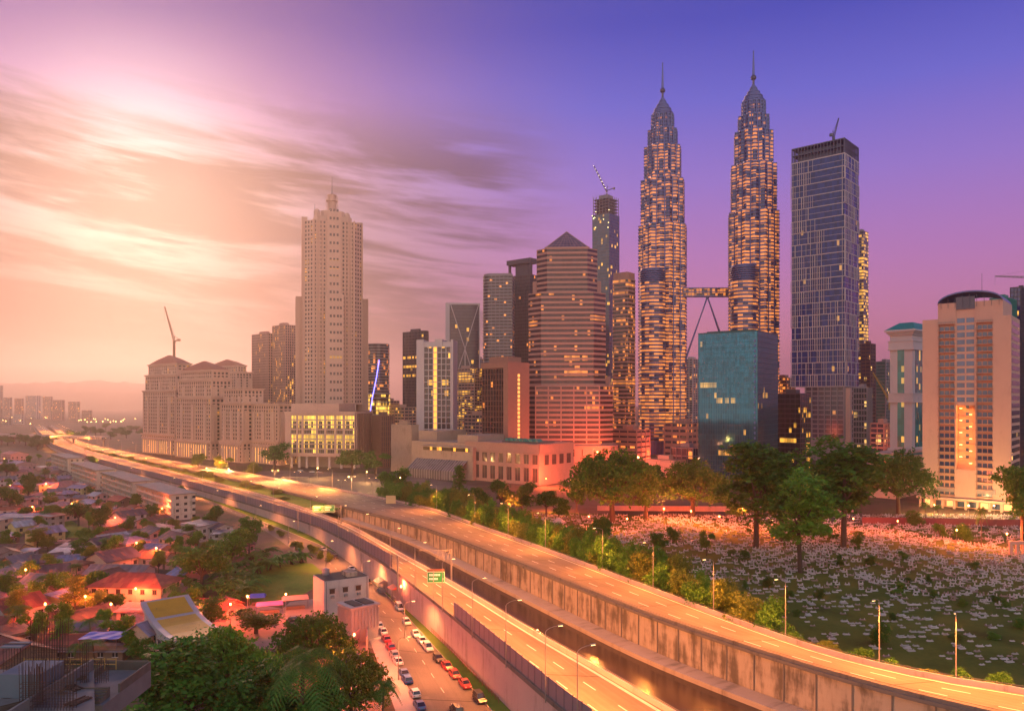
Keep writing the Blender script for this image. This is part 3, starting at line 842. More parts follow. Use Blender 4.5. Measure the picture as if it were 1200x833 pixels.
crane('yellow luffing crane working before the green glass office', at(1043, 478, 800) - Vector((0, 0, 2)), 8, 34, 2.35, 1.05, mat('yellow_steel', (0.55, 0.33, 0.05), 0.5), r=.9)
# white tower with teal roof
D = 520; loc, wl, d, rz = corner(1043, 1069, 1092, D, 46)
tr = thing('teal_roofed_tower', 'white classical tower with teal hipped roof and teal glass strips', 'tower', loc, rz)
zt = zat(392, D); W = MB(); poly = [(-wl, 0), (0, 0), (0, d), (-wl, d)]
cor = MB()
zb_ = zat(526, D)
W.prism(poly, zb_, zt)
for zq in (zat(466, D),): cor.prism(offset(poly, .8), zq - 2.6, zq + 2.6); cor.prism(offset(poly, 1.2), zq + 2.6, zq + 3.2); cor.prism(offset(poly, 1.2), zq - 3.2, zq - 2.6)
for zq in (zat(466, D),):
    for e in range(4):
        c_ = -wl + wl * (e + .5) / 4; cor.lathe([(.9, 0), (.9, .1)], n=8) if False else None
        cor.box(c_ - .9, c_ + .9, -1.05, -.75, zq - .9, zq + .9)
    for e in range(6):
        c_ = d * (e + .5) / 6; cor.box(.75, 1.05, c_ - .9, c_ + .9, zq - .9, zq + .9)
finish(tr, W, M_whitew); cor.build('cornice', M_whitew, tr)
cor = MB(); zq = zat(404, D); cor.prism(offset(poly, .8), zq - 2.6, zq + 2.6); cor.prism(offset(poly, 1.2), zq + 2.6, zq + 3.2); cor.prism(offset(poly, 1.2), zq - 3.2, zq - 2.6); cor.build('cornice', M_whitew, tr)
cor = MB()
for zq, o_ in ((zt, .9), (zt + 1.2, 1.8), (zt + 2.4, 3.0)): cor.prism(offset(poly, o_), zq, zq + 1.2)
cor.build('eaves', M_whitew, tr)
G_t2 = glass('teal_strip_glass', (0.01, 0.16, 0.15), p=0.10, col=YELL, strength=0.9, bay=2.5, fh=4, seed=20, spec=.8)
for a, b in ((zat(526, D) + 1, zat(471, D)), (zat(462, D), zat(408, D))):
    MB().box(-wl * .66, -wl * .36, -.12, .1, a, b).build('window', G_t2, tr)
    MB().box(-.1, .14, d * .14, d * .92, a, b).build('window', G_t2, tr)
hr = offset(poly, 2.6); cxx = sum(p[0] for p in hr) / 4; cyy = sum(p[1] for p in hr) / 4
MB().prism(hr, zt + 3.6, zat(376, D), poly1=[(cxx + (x - cxx) * .45, cyy + (y - cyy) * .45) for x, y in hr]).build('roof', M_teal, tr)
W = MB(); W.prism(offset(poly, 5), 0, zb_ - 4); W.prism(offset(poly, 3), zb_ - 4, zb_ - 2); W.prism(offset(poly, 1.2), zb_ - 2, zb_); W.build('podium', M_whitew, tr)
loc2, wl2, d2, rz2 = corner(1019, 1050, 1090, 470, 46)
la = thing('arcade_block', 'low cream block with green eaves stripe and small red lit sign', 'building', loc2, rz2)
W = MB(); poly = [(-wl2, 0), (0, 0), (0, d2), (-wl2, d2)]; zt = zat(533, 470); W.prism(poly, 0, zt); W.prism(offset(poly, .5), zt, zt + .7); W.build('wall', M_cream, la)
MB().prism(offset(poly, .35), zt - 1.6, zt - .3).build('stripe', M_teal, la)
for i in range(4):
    for j in range(2): MB().box(-wl2 + 2 + i * 5.2, -wl2 + 4.6 + i * 5.2, -.1, .1, 4 + j * 6, 6.4 + j * 6).build('window', G('w_arc', p=.2, bay=2, fh=3, seed=21), la)
sg = MB()
for q in range(5):
    a_ = q * 2 * PI / 5; sg.bar((-wl2 * .45, -.35, zt - 5), (-wl2 * .45 + 1.5 * math.sin(a_), -.35, zt - 5 + 1.5 * math.cos(a_)), .35)
sg.box(-wl2 * .45 + 2.2, -wl2 * .45 + 5.2, -.5, -.2, zt - 5.6, zt - 4.4)
sg.build('sign', emit('red_sign', (1, .06, .03), 3.0), la)
# ---- hotel slab with balconies ------------------------------------------------------------------
D = 415; loc, wl, d, rz = corner(1081, 1185, 1199, D, 40)
d = 34
hot = thing('balcony_hotel', 'large cream hotel block with two balcony columns and glowing recess', 'hotel', loc, rz)
u = lambda px: (wl) * ((px - 1081) / 104.0) - wl            # photo column to metres along the front
zs = zat(369, D); zk = zat(350, D); zbas = zat(587, D)
c0, c1, c2, c3, c4, c5 = u(1101), u(1120), u(1122), u(1144), u(1146), u(1164)
W = MB()
W.box(-wl, c0, 0, d, zbas, zs); W.box(c5, 0, 0, d, zbas, zs)
W.box(c1, c2, .2, d - .2, zbas, zk); W.box(c3, c4, .2, d - .2, zbas, zk)
W.box(c0, c1, 1.6, d - .3, zbas, zs - 1); W.box(c4, c5, 1.6, d - .3, zbas, zs - 1)
W.box(c2, c3, .6, d - .3, zat(475, D), zk - 4); W.box(c2, c3, 6.0, d - .3, zbas, zat(475, D)); W.box(c2, c3, .3, d - .3, zbas, zat(553, D))
W.box(u(1100), c1, .15, d - .4, zs - 3, zk); W.box(c4, u(1176), .15, d - .4, zs - 3, zk)
wall_h = W.build('wall', M_cream, hot)
G_h = glass('hotel_glass', (0.04, 0.09, 0.20), p=0.004, col=YELL, bay=2, fh=4, seed=22, spec=.9)
bal = None; pitch = 8.72 * D / F; nb = 25
for i in range(nb):
    z = zat(375 + 8.72 * i, D)
    for (a, b) in ((c0, c1), (c4, c5)):
        mb = MB(); mb.box(a - .3, b + .3, -1.2, 1.7, z - .35, z - .05)
        r_ = MB(); r_.box(a - .3, b + .3, -1.2, -1.1, z + .75, z + .85)
        for k in range(10):
            x = a - .25 + (b - a + .5) * k / 9; r_.box(x - .06, x + .06, -1.18, -1.1, z, z + .8)
        bb = mb.build('balcony', M_cream, hot); r_.build('railing', M_dark, bb)
        dr = MB()
        for k in range(3):
            x = a + (b - a) * (k + .5) / 3; dr.box(x - 1.0, x + 1.0, 1.5, 1.7, z, z + 2.3)
        dr.build('balcony_door', G_h, bb)
    if z > zat(472, D):
        for (a, b) in ((c2 + .4, (c2 + c3) / 2 - .4), ((c2 + c3) / 2 + .4, c3 - .4)):
            MB().box(a, b, .45, .7, z, z + 2.6).build('window', G_h, hot)
    elif z > zat(548, D):
        MB().box(c2 + .1, c3 - .1, 4.6, 6.1, z - .3, z).build('gallery', M_cream, hot)
        MB().box((c2 + c3) / 2 - .8, (c2 + c3) / 2 + .8, 5.9, 6.05, z + .4, z + 2.2).build('window', G_h, hot)
for i in range(24):
    z = zat(380 + 8.9 * i, D); mb = MB(); mb.box(-.1, .12, 2, d - 2, z, z + 2.5); mb.build('window_band', G('hotel_side_glass', (0.02, 0.02, 0.03), p=.01, bay=3, fh=4, seed=23), hot)
for a, b in ((u(1099), u(1120)), (u(1146), u(1168))): MB().box(a, b, -.5, 0.05, zat(581, D), zat(575, D)).build('grille', M_grey, hot)
AR = MB(); xa_, xb_ = u(1100), u(1176); seg = 16
arc = [((xa_ + xb_) / 2 - (xb_ - xa_) / 2 * math.cos(PI * k / seg), zk + (zat(342, D) - zk + 2.5) * math.sin(PI * k / seg)) for k in range(seg + 1)]
for (x0, q0), (x1, q1) in zip(arc, arc[1:]):
    AR.face([(x0, -1, q0), (x1, -1, q1), (x1, d - 2, q1), (x0, d - 2, q0)]); AR.face([(x0, -1, q0 - .8), (x0, d - 2, q0 - .8), (x1, d - 2, q1 - .8), (x1, -1, q1 - .8)])
    AR.face([(x0, -1, q0 - .8), (x1, -1, q1 - .8), (x1, -1, q1), (x0, -1, q0)])
AR.build('barrel_roof', M_steel, hot)
FR = MB()
for k in range(9): x = xa_ + (xb_ - xa_) * (k + .5) / 9; FR.bar((x, -.6, zk - 3), (x, -.6, zk + 4.2 * math.sin(PI * (k + .5) / 9)), .14)
FR.box(c2, c3, 0, .3, zk - 4, zk + 3); FR.build('roof_frame', M_steeld, hot)
MB().bar((u(1150), 6, zk + 4), (u(1150), 6, zk + 16), .12).build('antenna', M_steeld, hot)
P = MB(); P.box(-wl - 2, 4, -6, d, zbas - 1.2, zbas)
for k in range(9): x = -wl + (wl + 2) * k / 8; P.box(x - .6, x + .6, -5.4, -4.2, 0, zbas - 1.2)
P.box(-wl, 2, 2, d - 1, 0, zbas - 1.2)
P.build('podium', M_cream, hot)
for k in range(8):
    x = -wl + 1 + (wl + 1) * k / 8; MB().box(x, x + 3.6, 1.85, 2.05, .6, 3.6).build('shop_window', emit('lobby_glow', (1, .55, .2), 1.2) if k in (0, 2, 5, 7) else G_h, hot)
# towers peeping over the hotel
block('curved_green_tower', 'green glass tower end showing behind the hotel roof arch', 1160, 1180, 1191, 640, 46, 349, 4, G('w_cg', (0.01, 0.18, 0.17), p=.0, bay=2, fh=4, seed=24, spec=.9), M_teal, sp=.5, pier=3, pw=.2)
block('blue_glass_tower', 'deep blue glass tower cut by the right edge of the view', 1184, 1196, 1215, 680, 46, 337, 4, G('w_bg', (0.01, 0.03, 0.16), p=.02, col=YELL, bay=2, fh=4, seed=25, spec=.9), M_dark, sp=.6, pier=3, pw=.2)
crane('pale crane jib reaching over the deep blue tower', at(1204, 345, 690), 14, 26, 2.9, 0.06, M_grey, r=.7)
# ================================================================ centre and left towers
# brown banded tower left of the twins
loc, wl, d, rz = corner(716.5, 736, 746, 800, 38); 
root = thing('banded_tower', 'pink banded tower with rounded corner left of the left twin tower', 'office tower', loc, rz)
z1 = zat(327, 800); P_ = []
for (x, y, a0) in ((0, 0, -90), (0, d, 0), (-wl, d, 90), (-wl, 0, 180)):
    rr = 3.0; cx_ = x - rr if x == 0 else x + rr; cy_ = y + rr if y == 0 else y - rr
    for k in range(4): a_ = R(a0 + 30 * k); P_.append((cx_ + rr * math.cos(a_), cy_ + rr * math.sin(a_)))
W = MB(); floors(root, W, P_, 26, z1, 4.1, G('w_band1', (0.06, 0.05, 0.05), p=0.20, col=ORANGE, strength=1.0, bay=2.6, fh=4.1, seed=30, rowp=0.10), 1.5, .4)
W.prism(P_, 0, 26); W.prism(offset(P_, -1.5), z1, zat(318, 800)); piers(W, offset(P_, -1.2), z1, zat(318, 800), 3, .5, .4)
finish(root, W, M_stone)
# tower under construction
loc, wl, d, rz = corner(694, 714, 726, 1100, 38)
root = thing('unfinished_tower', 'unfinished blue glass tower with raw floors and lamp hung crane on top', 'skyscraper', loc, rz)
z1 = zat(250, 1100); poly = [(-wl, 0), (0, 0), (0, d), (-wl, d)]
W = MB(); floors(root, W, poly, 0, z1, 4.4, G('w_unf', (0.02, 0.06, 0.11), p=0.05, col=YELL, strength=1.3, bay=2.5, fh=4.4, seed=31, spec=.9), .5, .12); finish(root, W, M_dark)
T = MB(); zt = zat(228, 1100); q = z1 + .9
while q < zt:
    T.prism(offset(poly, -.8), q, q + .4); q += 4.4
piers(T, offset(poly, -1), z1, zt, 5, .8, .2); T.prism(offset(poly, -7), z1, zt + 3)
for k in range(14):
    x = -wl + wl * k / 13; T.bar((x, 1, zt - 1), (x, 1, zt + 2 + 3 * rng.random()), .12)
T.build('raw_floor_frame', M_grey, root)
for k in range(10):
    MB().lathe([(.05, -.6), (.6, 0), (.05, .6)], n=6).build('work_lamp', emit('work_lamp_glow', (1, .8, .3), 7), root, loc=(-wl * rng.random(), -.8, z1 - 22 + 30 * rng.random()))
crane('luffing crane strung with white lamps on the unfinished blue tower', (loc[0] - 2, loc[1] + 14, z1 + 4), 30, 48, 2.35, 1.05, M_steeld, r=.8, lamps=True)
# octagonal tower with glass pyramid
D = 650; X = (664 - CX) / F * (D + 34); mpp = D / F
root = thing('pyramid_tower', 'pink striped octagonal tower stepped up to a glass pyramid roof', 'office tower', (X, D + 34, 0), -0.05)
def octo(wx, wy, ch): return [(-wx + ch, -wy), (wx - ch, -wy), (wx, -wy + ch), (wx, wy - ch), (wx - ch, wy), (-wx + ch, wy), (-wx, wy - ch), (-wx, -wy + ch)]
G_py = G('w_pyr', (0.055, 0.035, 0.045), p=0.035, col=ORANGE, strength=1.1, bay=2.2, fh=4.3, seed=32, rowp=0.05, rough=.15)
zp, zq, zr, zs_ = zat(522, D), zat(453, D + 2), zat(344, D + 8), zat(292, D + 12)
W = MB()
floors(root, W, octo(39.5, 33, 12), zp, zq, 4.3, G_py, 1.9, .3)
floors(root, W, octo(33.5, 29, 11), zq + .9, zr, 4.3, G_py, 1.9, .3)
floors(root, W, octo(26.5, 23, 9), zr + .9, zs_, 4.3, G_py, 1.9, .3)
W.prism(octo(30, 12, 3), zr + .9, zat(327, D + 10))
W.prism(octo(38, 12, 2), zq + .9, zat(440, D))
piers(W, octo(39.5, 33, 12), zp, zq, 12, 1.0, .35, edges=(0,))
finish(root, W, M_stone)
PB = octo(18.5, 18.5, 1); MB().prism(offset(PB, 1.0), zs_ + .9, zs_ + 2.6).build('roof_kerb', M_stone, root)
PY = MB(); za = zat(265, D + 12); b_ = 18
for a, b in (((-b_, -b_), (b_, -b_)), ((b_, -b_), (b_, b_)), ((b_, b_), (-b_, b_)), ((-b_, b_), (-b_, -b_))): PY.face([(*a, zs_ + 2.6), (*b, zs_ + 2.6), (0, 0, za)], [(0, 0), (36, 0), (18, 24)])
pg = PY.build('glass_pyramid', G('w_pyramid', (0.10, 0.08, 0.11), p=.0, bay=2, fh=2, seed=33, spec=.8), root)
gr = MB()
for a in ((-b_, -b_), (b_, -b_), (b_, b_), (-b_, b_)): gr.bar((*a, zs_ + 2.7), (0, 0, za), .35)
for k in range(1, 7):
    f = k / 7; h = zs_ + 2.7 + (za - zs_ - 2.7) * f; s_ = b_ * (1 - f)
    for a, b in (((-s_, -s_), (s_, -s_)), ((s_, -s_), (s_, s_)), ((s_, s_), (-s_, s_)), ((-s_, s_), (-s_, -s_))): gr.bar((*a, h), (*b, h), .14)
    for sx in (-b_ * (1 - 2 * abs(f - .5)) * 0, ):
        pass
for k in range(-4, 5):
    x = b_ * k / 5
    gr.bar((x, -b_, zs_ + 2.7), (x * .0 + x * (1 - (1 - abs(x) / b_)), -b_ * abs(x) / b_, zs_ + 2.7 + (za - zs_ - 2.7) * (1 - abs(x) / b_)), .12)
gr.build('glazing_bars', M_stone, pg)
W = MB(); W.prism(octo(42, 36, 6), 0, zp - 1); W.prism(octo(43, 37, 6), zp - 1, zp); piers(W, octo(42, 36, 6), 0, zp - 1, 7, 2.2, .8, edges=(0, 1, 7)); W.build('podium', M_stone, root)
for k in range(9): MB().box(-36 + k * 8, -33 + k * 8, -36.2, -35.8, zp - 9, zp - 3).build('window', G('w_pod2', (.03, .02, .02), p=.1, bay=3, fh=3, seed=34), root)
# brown block with dark fins
block('brown_office', 'brown granite office with tall dark fins left of the pyramid tower', 565, 595, 619, 610, 44, 432, 4.2, G('w_brown', (0.03, 0.025, 0.03), p=0.004, col=ORANGE, bay=2.4, fh=4.2, seed=35), M_brown, sp=.5, out=.4, pier=3.2, pw=.45, pd=.3, base=0)
loc, wl, d, rz = corner(565, 595, 619, 610, 44); z1 = zat(432, 610)
root = [o for o in COL.objects if o.name.startswith('brown_office')][0]
T = MB(); T.prism(offset([(-wl, 0), (0, 0), (0, d), (-wl, d)], .6), z1 + 1.0, z1 + 5.5); T.prism(offset([(-wl, 0), (0, 0), (0, d), (-wl, d)], -4), z1 + 5.5, z1 + 10); T.box(-wl * .1 - 1.5, .7, -.6, d + .6, 0, z1 + 1); T.build('crown', mat('red_granite', (0.30, 0.15, 0.11), .6), root)
for k in range(24): MB().box(.65, .85, d * .45, d * .55, 3 + k * (z1 - 6) / 24, 3 + (k + .7) * (z1 - 6) / 24).build('stair_window', emit('stair_glow', (1, .5, .12), 1.2), root)
# portal topped dark tower
r_, wl, d, z1, poly = block('portal_tower', 'dark slender tower crowned by an open portal frame', 595, 621, 629, 900, 40, 322, 4.0, G('w_portal', (0.05, 0.04, 0.045), p=0.015, col=ORANGE, bay=2.4, fh=4, seed=36), M_dark, sp=.9, pier=2.6, pw=.3, pd=.3, top=False)
T = MB(); zt = zat(302, 900); T.box(-wl * .72, -wl * .12, 3, d - 3, z1, zt - 4); T.prism(offset(poly, 1.0), zt - 5.5, zt); T.box(-wl + .2, -wl + 2.2, 1, 4, z1, zt - 5); T.box(-1.6, -.2, 1, 4, z1, zt - 5); T.build('portal_crown', M_dark, r_)
# rounded striped tower
X = (583 - CX) / F * 860; root = thing('rounded_tower', 'grey brown striped tower with a rounded left end behind the portal tower', 'tower', (X, 875, 0), -.1)
z1 = zat(323, 860); P_ = [(18, -13), (18, 13), (-6, 13)] + [(-6 + 11 * math.cos(a_), 13 * math.sin(a_)) for a_ in np.linspace(PI / 2 + .15, 1.5 * PI - .15, 14)] + [(-6, -13)]
W = MB(); floors(root, W, P_, 0, z1, 3.6, G('w_round', (0.06, 0.045, 0.045), p=0.035, col=ORANGE, bay=2.6, fh=3.6, seed=37), 1.6, .5); piers(W, P_[-2:] + P_[:2], 0, z1, 5, .5, .2, edges=(1,)); W.prism(offset(P_, -1), z1, z1 + 3)
finish(root, W, M_grey)
# cross braced tower
r_, wl, d, z1, poly = block('braced_tower', 'dark tower with bold white diagonal cross bracing on its face', 522, 526, 560, 1000, -4 + 80, 356, 4.2, G('w_dummy', p=0.0), M_dark, sp=.3) if False else (None,) * 5
loc = ((526 - CX) / F * 1000, 1000, 0); wd = 36 * 1000 / F
root = thing('braced_tower', 'dark tower with bold white diagonal cross bracing on its face', 'office tower', loc, 0.09)
z1 = zat(356, 1000); poly = [(-4, 0), (wd, 0), (wd, 32), (-4, 32)]
W = MB(); floors(root, W, poly, 0, z1, 4.2, G('w_brace', (0.055, 0.05, 0.07), p=0.012, col=YELL, strength=1.4, bay=3, fh=4.2, seed=38, rowp=.05), .7, .2); finish(root, W, M_dark)
B = MB(); m_ = z1; hgt = (470 - 356) * 1000 / F * .46; k = 0
for k in range(4):
    za = z1 - k * hgt; zb = za - hgt
    if k % 2 == 0: B.bar((2, -.5, za), (wd / 2 + 1, -.5, zb), .65); B.bar((wd - 1, -.5, za), (wd / 2 + 1, -.5, zb), .65)
    else: B.bar((wd / 2 + 1, -.5, za), (2, -.5, zb), .65); B.bar((wd / 2 + 1, -.5, za), (wd - 1, -.5, zb), .65)
B.box(wd / 2 + .4, wd / 2 + 1.8, -.9, .0, 0, z1 - hgt); B.box(-4.4, 1.0, -.8, 2, 0, z1); B.box(wd - .8, wd + .6, -.6, 1, 0, z1); B.box(-4.4, wd + .6, -.7, 1, z1 - 1, z1 + 1.2)
B.build('bracing', M_whitew, root)
# white framed block with lit stair column
D = 720; loc, wl, d, rz = corner(488, 531, 537, D, 6); d = 24
root = thing('white_framed_office', 'white framed office grid with one glowing yellow stair column', 'office building', loc, rz)
z1 = zat(399, D); W = MB(); poly = [(-wl, 0), (0, 0), (0, d), (-wl, d)]; gx = lambda px: -wl + wl * (px - 488) / 44.0
G_wf = G('w_white', (0.06, 0.055, 0.06), p=0.06, col=YELL, bay=3.5, fh=5, seed=39)
zl = zat(406, D); n = 19; h = (zl - 6) / n
W.box(-wl, gx(497), 0, d, 0, z1 + 1); W.box(gx(529), 0, 0, d, 0, z1 + 1); W.box(gx(497), gx(529), 1.0, d, 0, z1 - 1); W.box(gx(510), gx(519), .05, d, zl, z1 + 1.5)
for i in range(n + 1): W.box(gx(497), gx(529), -.3, 1.2, 6 + i * h - .35, 6 + i * h + .35)
for px in (497, 502.5, 508, 513, 518, 523.5, 529): W.box(gx(px) - .35, gx(px) + .35, -.31, 1.2, 4, zl + .4)
finish(root, W, M_whitew)
for i in range(n):
    for a, b, gl in ((497, 508, G_wf), (508, 513, emit('stair_column_glow', (1, .50, .08), 1.25)), (513, 529, G_wf)):
        MB().box(gx(a), gx(b), .72, .95, 6 + i * h + .3, 6 + (i + 1) * h - .3).build('window', gl, root)
# others behind
block('dark_tower', 'plain dark tower with lit yellow belt behind the white framed office', 472, 497, 502, 1000, 40, 388, 4, G('w_dk', (0.05, 0.045, 0.06), p=0.03, col=YELL, bay=3, fh=4, seed=40, rowp=.06), M_dark, sp=.8, pier=6)
block('terraced_hotel', 'cream terraced block lit yellow between the framed office and the brown office', 530, 556, 565, 900, 36, 432, 3.6, G('w_ter', (0.05, 0.045, 0.05), p=0.12, col=YELL, bay=3, fh=3.6, seed=41, rowp=.1), M_cream, sp=1.7, pier=5)
block('grey_block', 'narrow grey tower behind the cross braced tower at its right', 552, 564, 570, 1150, 40, 421, 3.6, G('w_gb', p=0.03, col=YELL, bay=3, fh=3.6, seed=42), M_grey, sp=1.4, pier=5)
# curved tower with blue light line
X = (440 - CX) / F * 900; root = thing('curved_tower', 'round fronted tower with slanting blue light line and golden lit foot', 'tower', (X, 915, 0), 0)
z1 = zat(403, 900); P_ = [(12, 14), (-12, 14), (-13, 0)] + [(13 * math.cos(a_), 12 * math.sin(a_)) for a_ in np.linspace(PI + .2, 2 * PI - .2, 12)] + [(13, 0)]
W = MB(); floors(root, W, P_, zat(461, 900), z1, 3.5, G('w_curv', (0.05, 0.05, 0.06), p=0.10, col=ORANGE, bay=2.5, fh=3.5, seed=43), 1.1, .4)
floors(root, W, offset(P_, 1.0), 0, zat(461, 900) - 1, 5, G('w_gold', (.1, .05, .01), p=.6, col=(1, .55, .08), strength=1.8, bay=2, fh=5, seed=44), 1.2, .5); finish(root, W, M_grey)
MB().path([(-8, -10.8, 40), (-4, -13.0, 64), (1, -13.8, 88), (4, -13.2, 108)], .5, n=6).build('light_line', emit('blue_light_line', (.2, .18, 1.0), 5), root)
# ---- great pale tower with ribbed flanks --------------------------------------------------------
D = 770; k_ = D / F; X = (389 - CX) / F * (D + 30)
root = thing('spired_tower', 'tallest pale stone tower on the left with ribbed flanks and lantern spire', 'skyscraper', (X, D + 30, 0), .30)
G_sp = G('w_spire', (0.07, 0.05, 0.05), p=0.035, col=YELL, strength=1.1, bay=3.2, fh=4.2, seed=45)
W = MB(); zt = zat(262, D + 10); zsh = zat(347, D + 10); zg = zat(474, D)
def grid_shaft(poly, z0, z1, sp, fh=4.2):
    n = floors(root, W, poly, z0, z1, fh, G_sp, 1.9, .3); piers(W, poly, z0, z1, sp, 1.5, .05)
    return n
a_, b_ = 29, 29
grid_shaft([(-b_, -a_ + 9), (-a_ + 9, -b_), (a_ - 9, -b_), (b_, -a_ + 9), (b_, a_), (-b_, a_)], zg, zt, 4.2)
for s_ in (-1, 1):     # shoulders
    W.box(s_ * 31 - 5, s_ * 31 + 5, -9, 9, 0, zsh); piers(W, [(s_ * 31 - 5, -9.1), (s_ * 31 + 5, -9.1), (s_ * 31 + 5, 9), (s_ * 31 - 5, 9)], 0, zsh, 3.4, .7, .5)
    W.box(-9, 9, s_ * 31 - 5, s_ * 31 + 5, 0, zsh)
W.box(-7, 7, -b_ - 1.6, -b_ + 4, zg, zt + 8); W.box(-b_ - 1.6, -b_ + 4, -7, 7, zg, zt + 8); W.box(b_ - 4, b_ + 1.6, -7, 7, zg, zt + 6)
W.prism(octo(19, 19, 5), zt, zt + 8); W.prism(octo(12, 12, 3), zt + 8, zt + 15)
finish(root, W, M_hazestone)
RB = MB()
for e, (p, q) in enumerate((((-a_ + 9, -b_), (a_ - 9, -b_)), ((b_, -a_ + 9), (b_, a_)), ((-b_, a_), (-b_, -a_ + 9)))):
    P2 = [p, q, ((p[0] + q[0]) / 2, 0)]
    L = math.hypot(q[0] - p[0], q[1] - p[1]); n = 13
    for j in range(n + 1):
        f = j / n
        if e == 0 and .3 < f < .7: continue
        x = p[0] + (q[0] - p[0]) * f; y = p[1] + (q[1] - p[1]) * f
        RB.box(x - .6, x + .6, y - 1.2, y + 1.2, zg, zt + 2)
RB.build('ribs', M_hazestone, root)
for k in range(24):
    z_ = zg + 5 + k * 8.2; yy = -36.12 if z_ < zsh - 4 else -b_ - 1.72
    for x_ in (-4.6, -1.2, 2.2, 5.2) if z_ < zsh - 4 else (-4.4, -1.0, 2.4):
        MB().box(x_, x_ + 2.0, yy, yy + .3, z_, z_ + 2.6).build('window', G_sp, root)
LN = MB(); zl = zt + 15
LN.lathe([(6.5, zl), (6.5, zl + 2), (4.5, zl + 2.2), (4.5, zl + 12), (6, zl + 12.2), (6, zl + 13.4), (4.2, zl + 13.6), (4.2, zl + 18), (5.0, zl + 18.2), (5, zl + 19), (1.2, zl + 20)], n=12)
for j in range(8): LN.bar((6 * math.cos(j * PI / 4), 6 * math.sin(j * PI / 4), zl), (6 * math.cos(j * PI / 4), 6 * math.sin(j * PI / 4), zl + 18), .4)
LN.build('lantern', M_hazestone, root); MB().bar((0, 0, zl + 19), (0, 0, zat(207, D + 30)), .7, n=6, r2=.25).build('spire', M_steeld, root)
for (x, y, h) in ((-16, -16, 12), (14, -16, 10), (18, 8, 9)):
    MB().lathe([(3.2, zt), (3.2, zt + h), (2.4, zt + h + 2), (.4, zt + h + 3)], n=10).build('turret', M_hazestone, root, loc=(x, y, 0))
MB().bar((-18, -14, zt), (-18, -14, zt + 20), .35).build('antenna', M_steeld, root)
# its lit podium
D = 680; loc, wl, d, rz = corner(334, 416, 437, D, 12); d = 40
root = thing('lit_podium', 'white podium block with rows of glowing yellow windows under the spired tower', 'building', loc, rz)
gx = lambda px: -wl + wl * (px - 334) / 83.0
W = MB(); z0 = zat(533, D); z1 = zat(482, D); W.box(-wl, 0, 1.0, d, z0, z1); W.prism([(-wl - .4, -.4), (.4, -.4), (.4, d), (-wl - .4, d)], z1 - 2.6, z1); W.prism([(-wl - .4, -.4), (.4, -.4), (.4, d), (-wl - .4, d)], z0 - 2, z0 + 1)
W.box(-wl, gx(341), 0, 2, z0, z1); W.box(gx(416), 0, 0, 2, z0, z1); W.box(gx(340), gx(397), 2, d - 2, z1, zat(473, D))
nr = 8; h = (z1 - 3 - z0 - 1) / nr
for i in range(nr + 1): W.box(-wl, 0, .2, 1.2, z0 + 1 + i * h - .9, z0 + 1 + i * h + .2)
for px in (348.5, 355, 372, 382, 394, 404): W.box(gx(px) - 1.0, gx(px) + 1.0, .1, 1.2, z0, z1)
W.prism([(0.02, 2), (.8, 2), (.8, d - 1), (0.02, d - 1)], z0, z1)
finish(root, W, M_cream)
G_lp = glass('podium_lit', (.08, .05, .02), p=.72, col=(1, .60, .07), strength=1.7, bay=1.6, fh=6, seed=46, mull=.22)
cuts = [341, 348.5, 355, 372, 382, 394, 404, 416]
for i in range(nr):
    for a, b in zip(cuts, cuts[1:]): MB().box(gx(a), gx(b), .85, 1.02, z0 + 1 + i * h + .2, z0 + 1 + (i + 1) * h - .9).build('window', G_lp, root)
for px in (341, 350, 359, 372, 386, 400, 415): MB().lathe([(1.1, 0), (1.1, z0 - 1.8)], n=10).build('column', M_whitew, root, loc=(gx(px), 2, 0))
RB = MB()
for k in range(10): RB.box(.8, 1.6, 3 + k * 3.6, 4.2 + k * 3.6, z0 - 1, z1 - 2)
RB.build('side_fins', M_brown, root); MB().box(-wl + 6, -1, 12, d - 1, 0, z0 - 2).build('undercroft', M_grey, root)
block('finned_annex', 'brown annex with close vertical fins right of the lit podium', 436, 446, 462, 690, 55, 488, 4.5, G('w_fin', p=.01, bay=3, fh=4.5, seed=47), M_brown, sp=.8, pier=2.4, pw=1.0, pd=.6)
# apartments behind the spired tower
block('apartment_tower', 'pale gridded apartment slab behind the spired tower, its left wing', 295, 314, 325, 1000, 42, 391, 3.4, G('w_apt', (.07, .05, .045), p=.05, col=YELL, bay=3, fh=3.4, seed=48), M_stone, sp=1.2, pier=3.2, pw=.9, pd=.25)
block('apartment_tower', 'pale gridded apartment slab beside the spired tower with lit rooms, taller right wing', 319, 334, 347, 985, 42, 381, 3.4, G('w_apt2', (.07, .05, .045), p=.16, col=YELL, bay=3, fh=3.4, seed=49), M_stone, sp=1.2, pier=3.2, pw=.9, pd=.25)
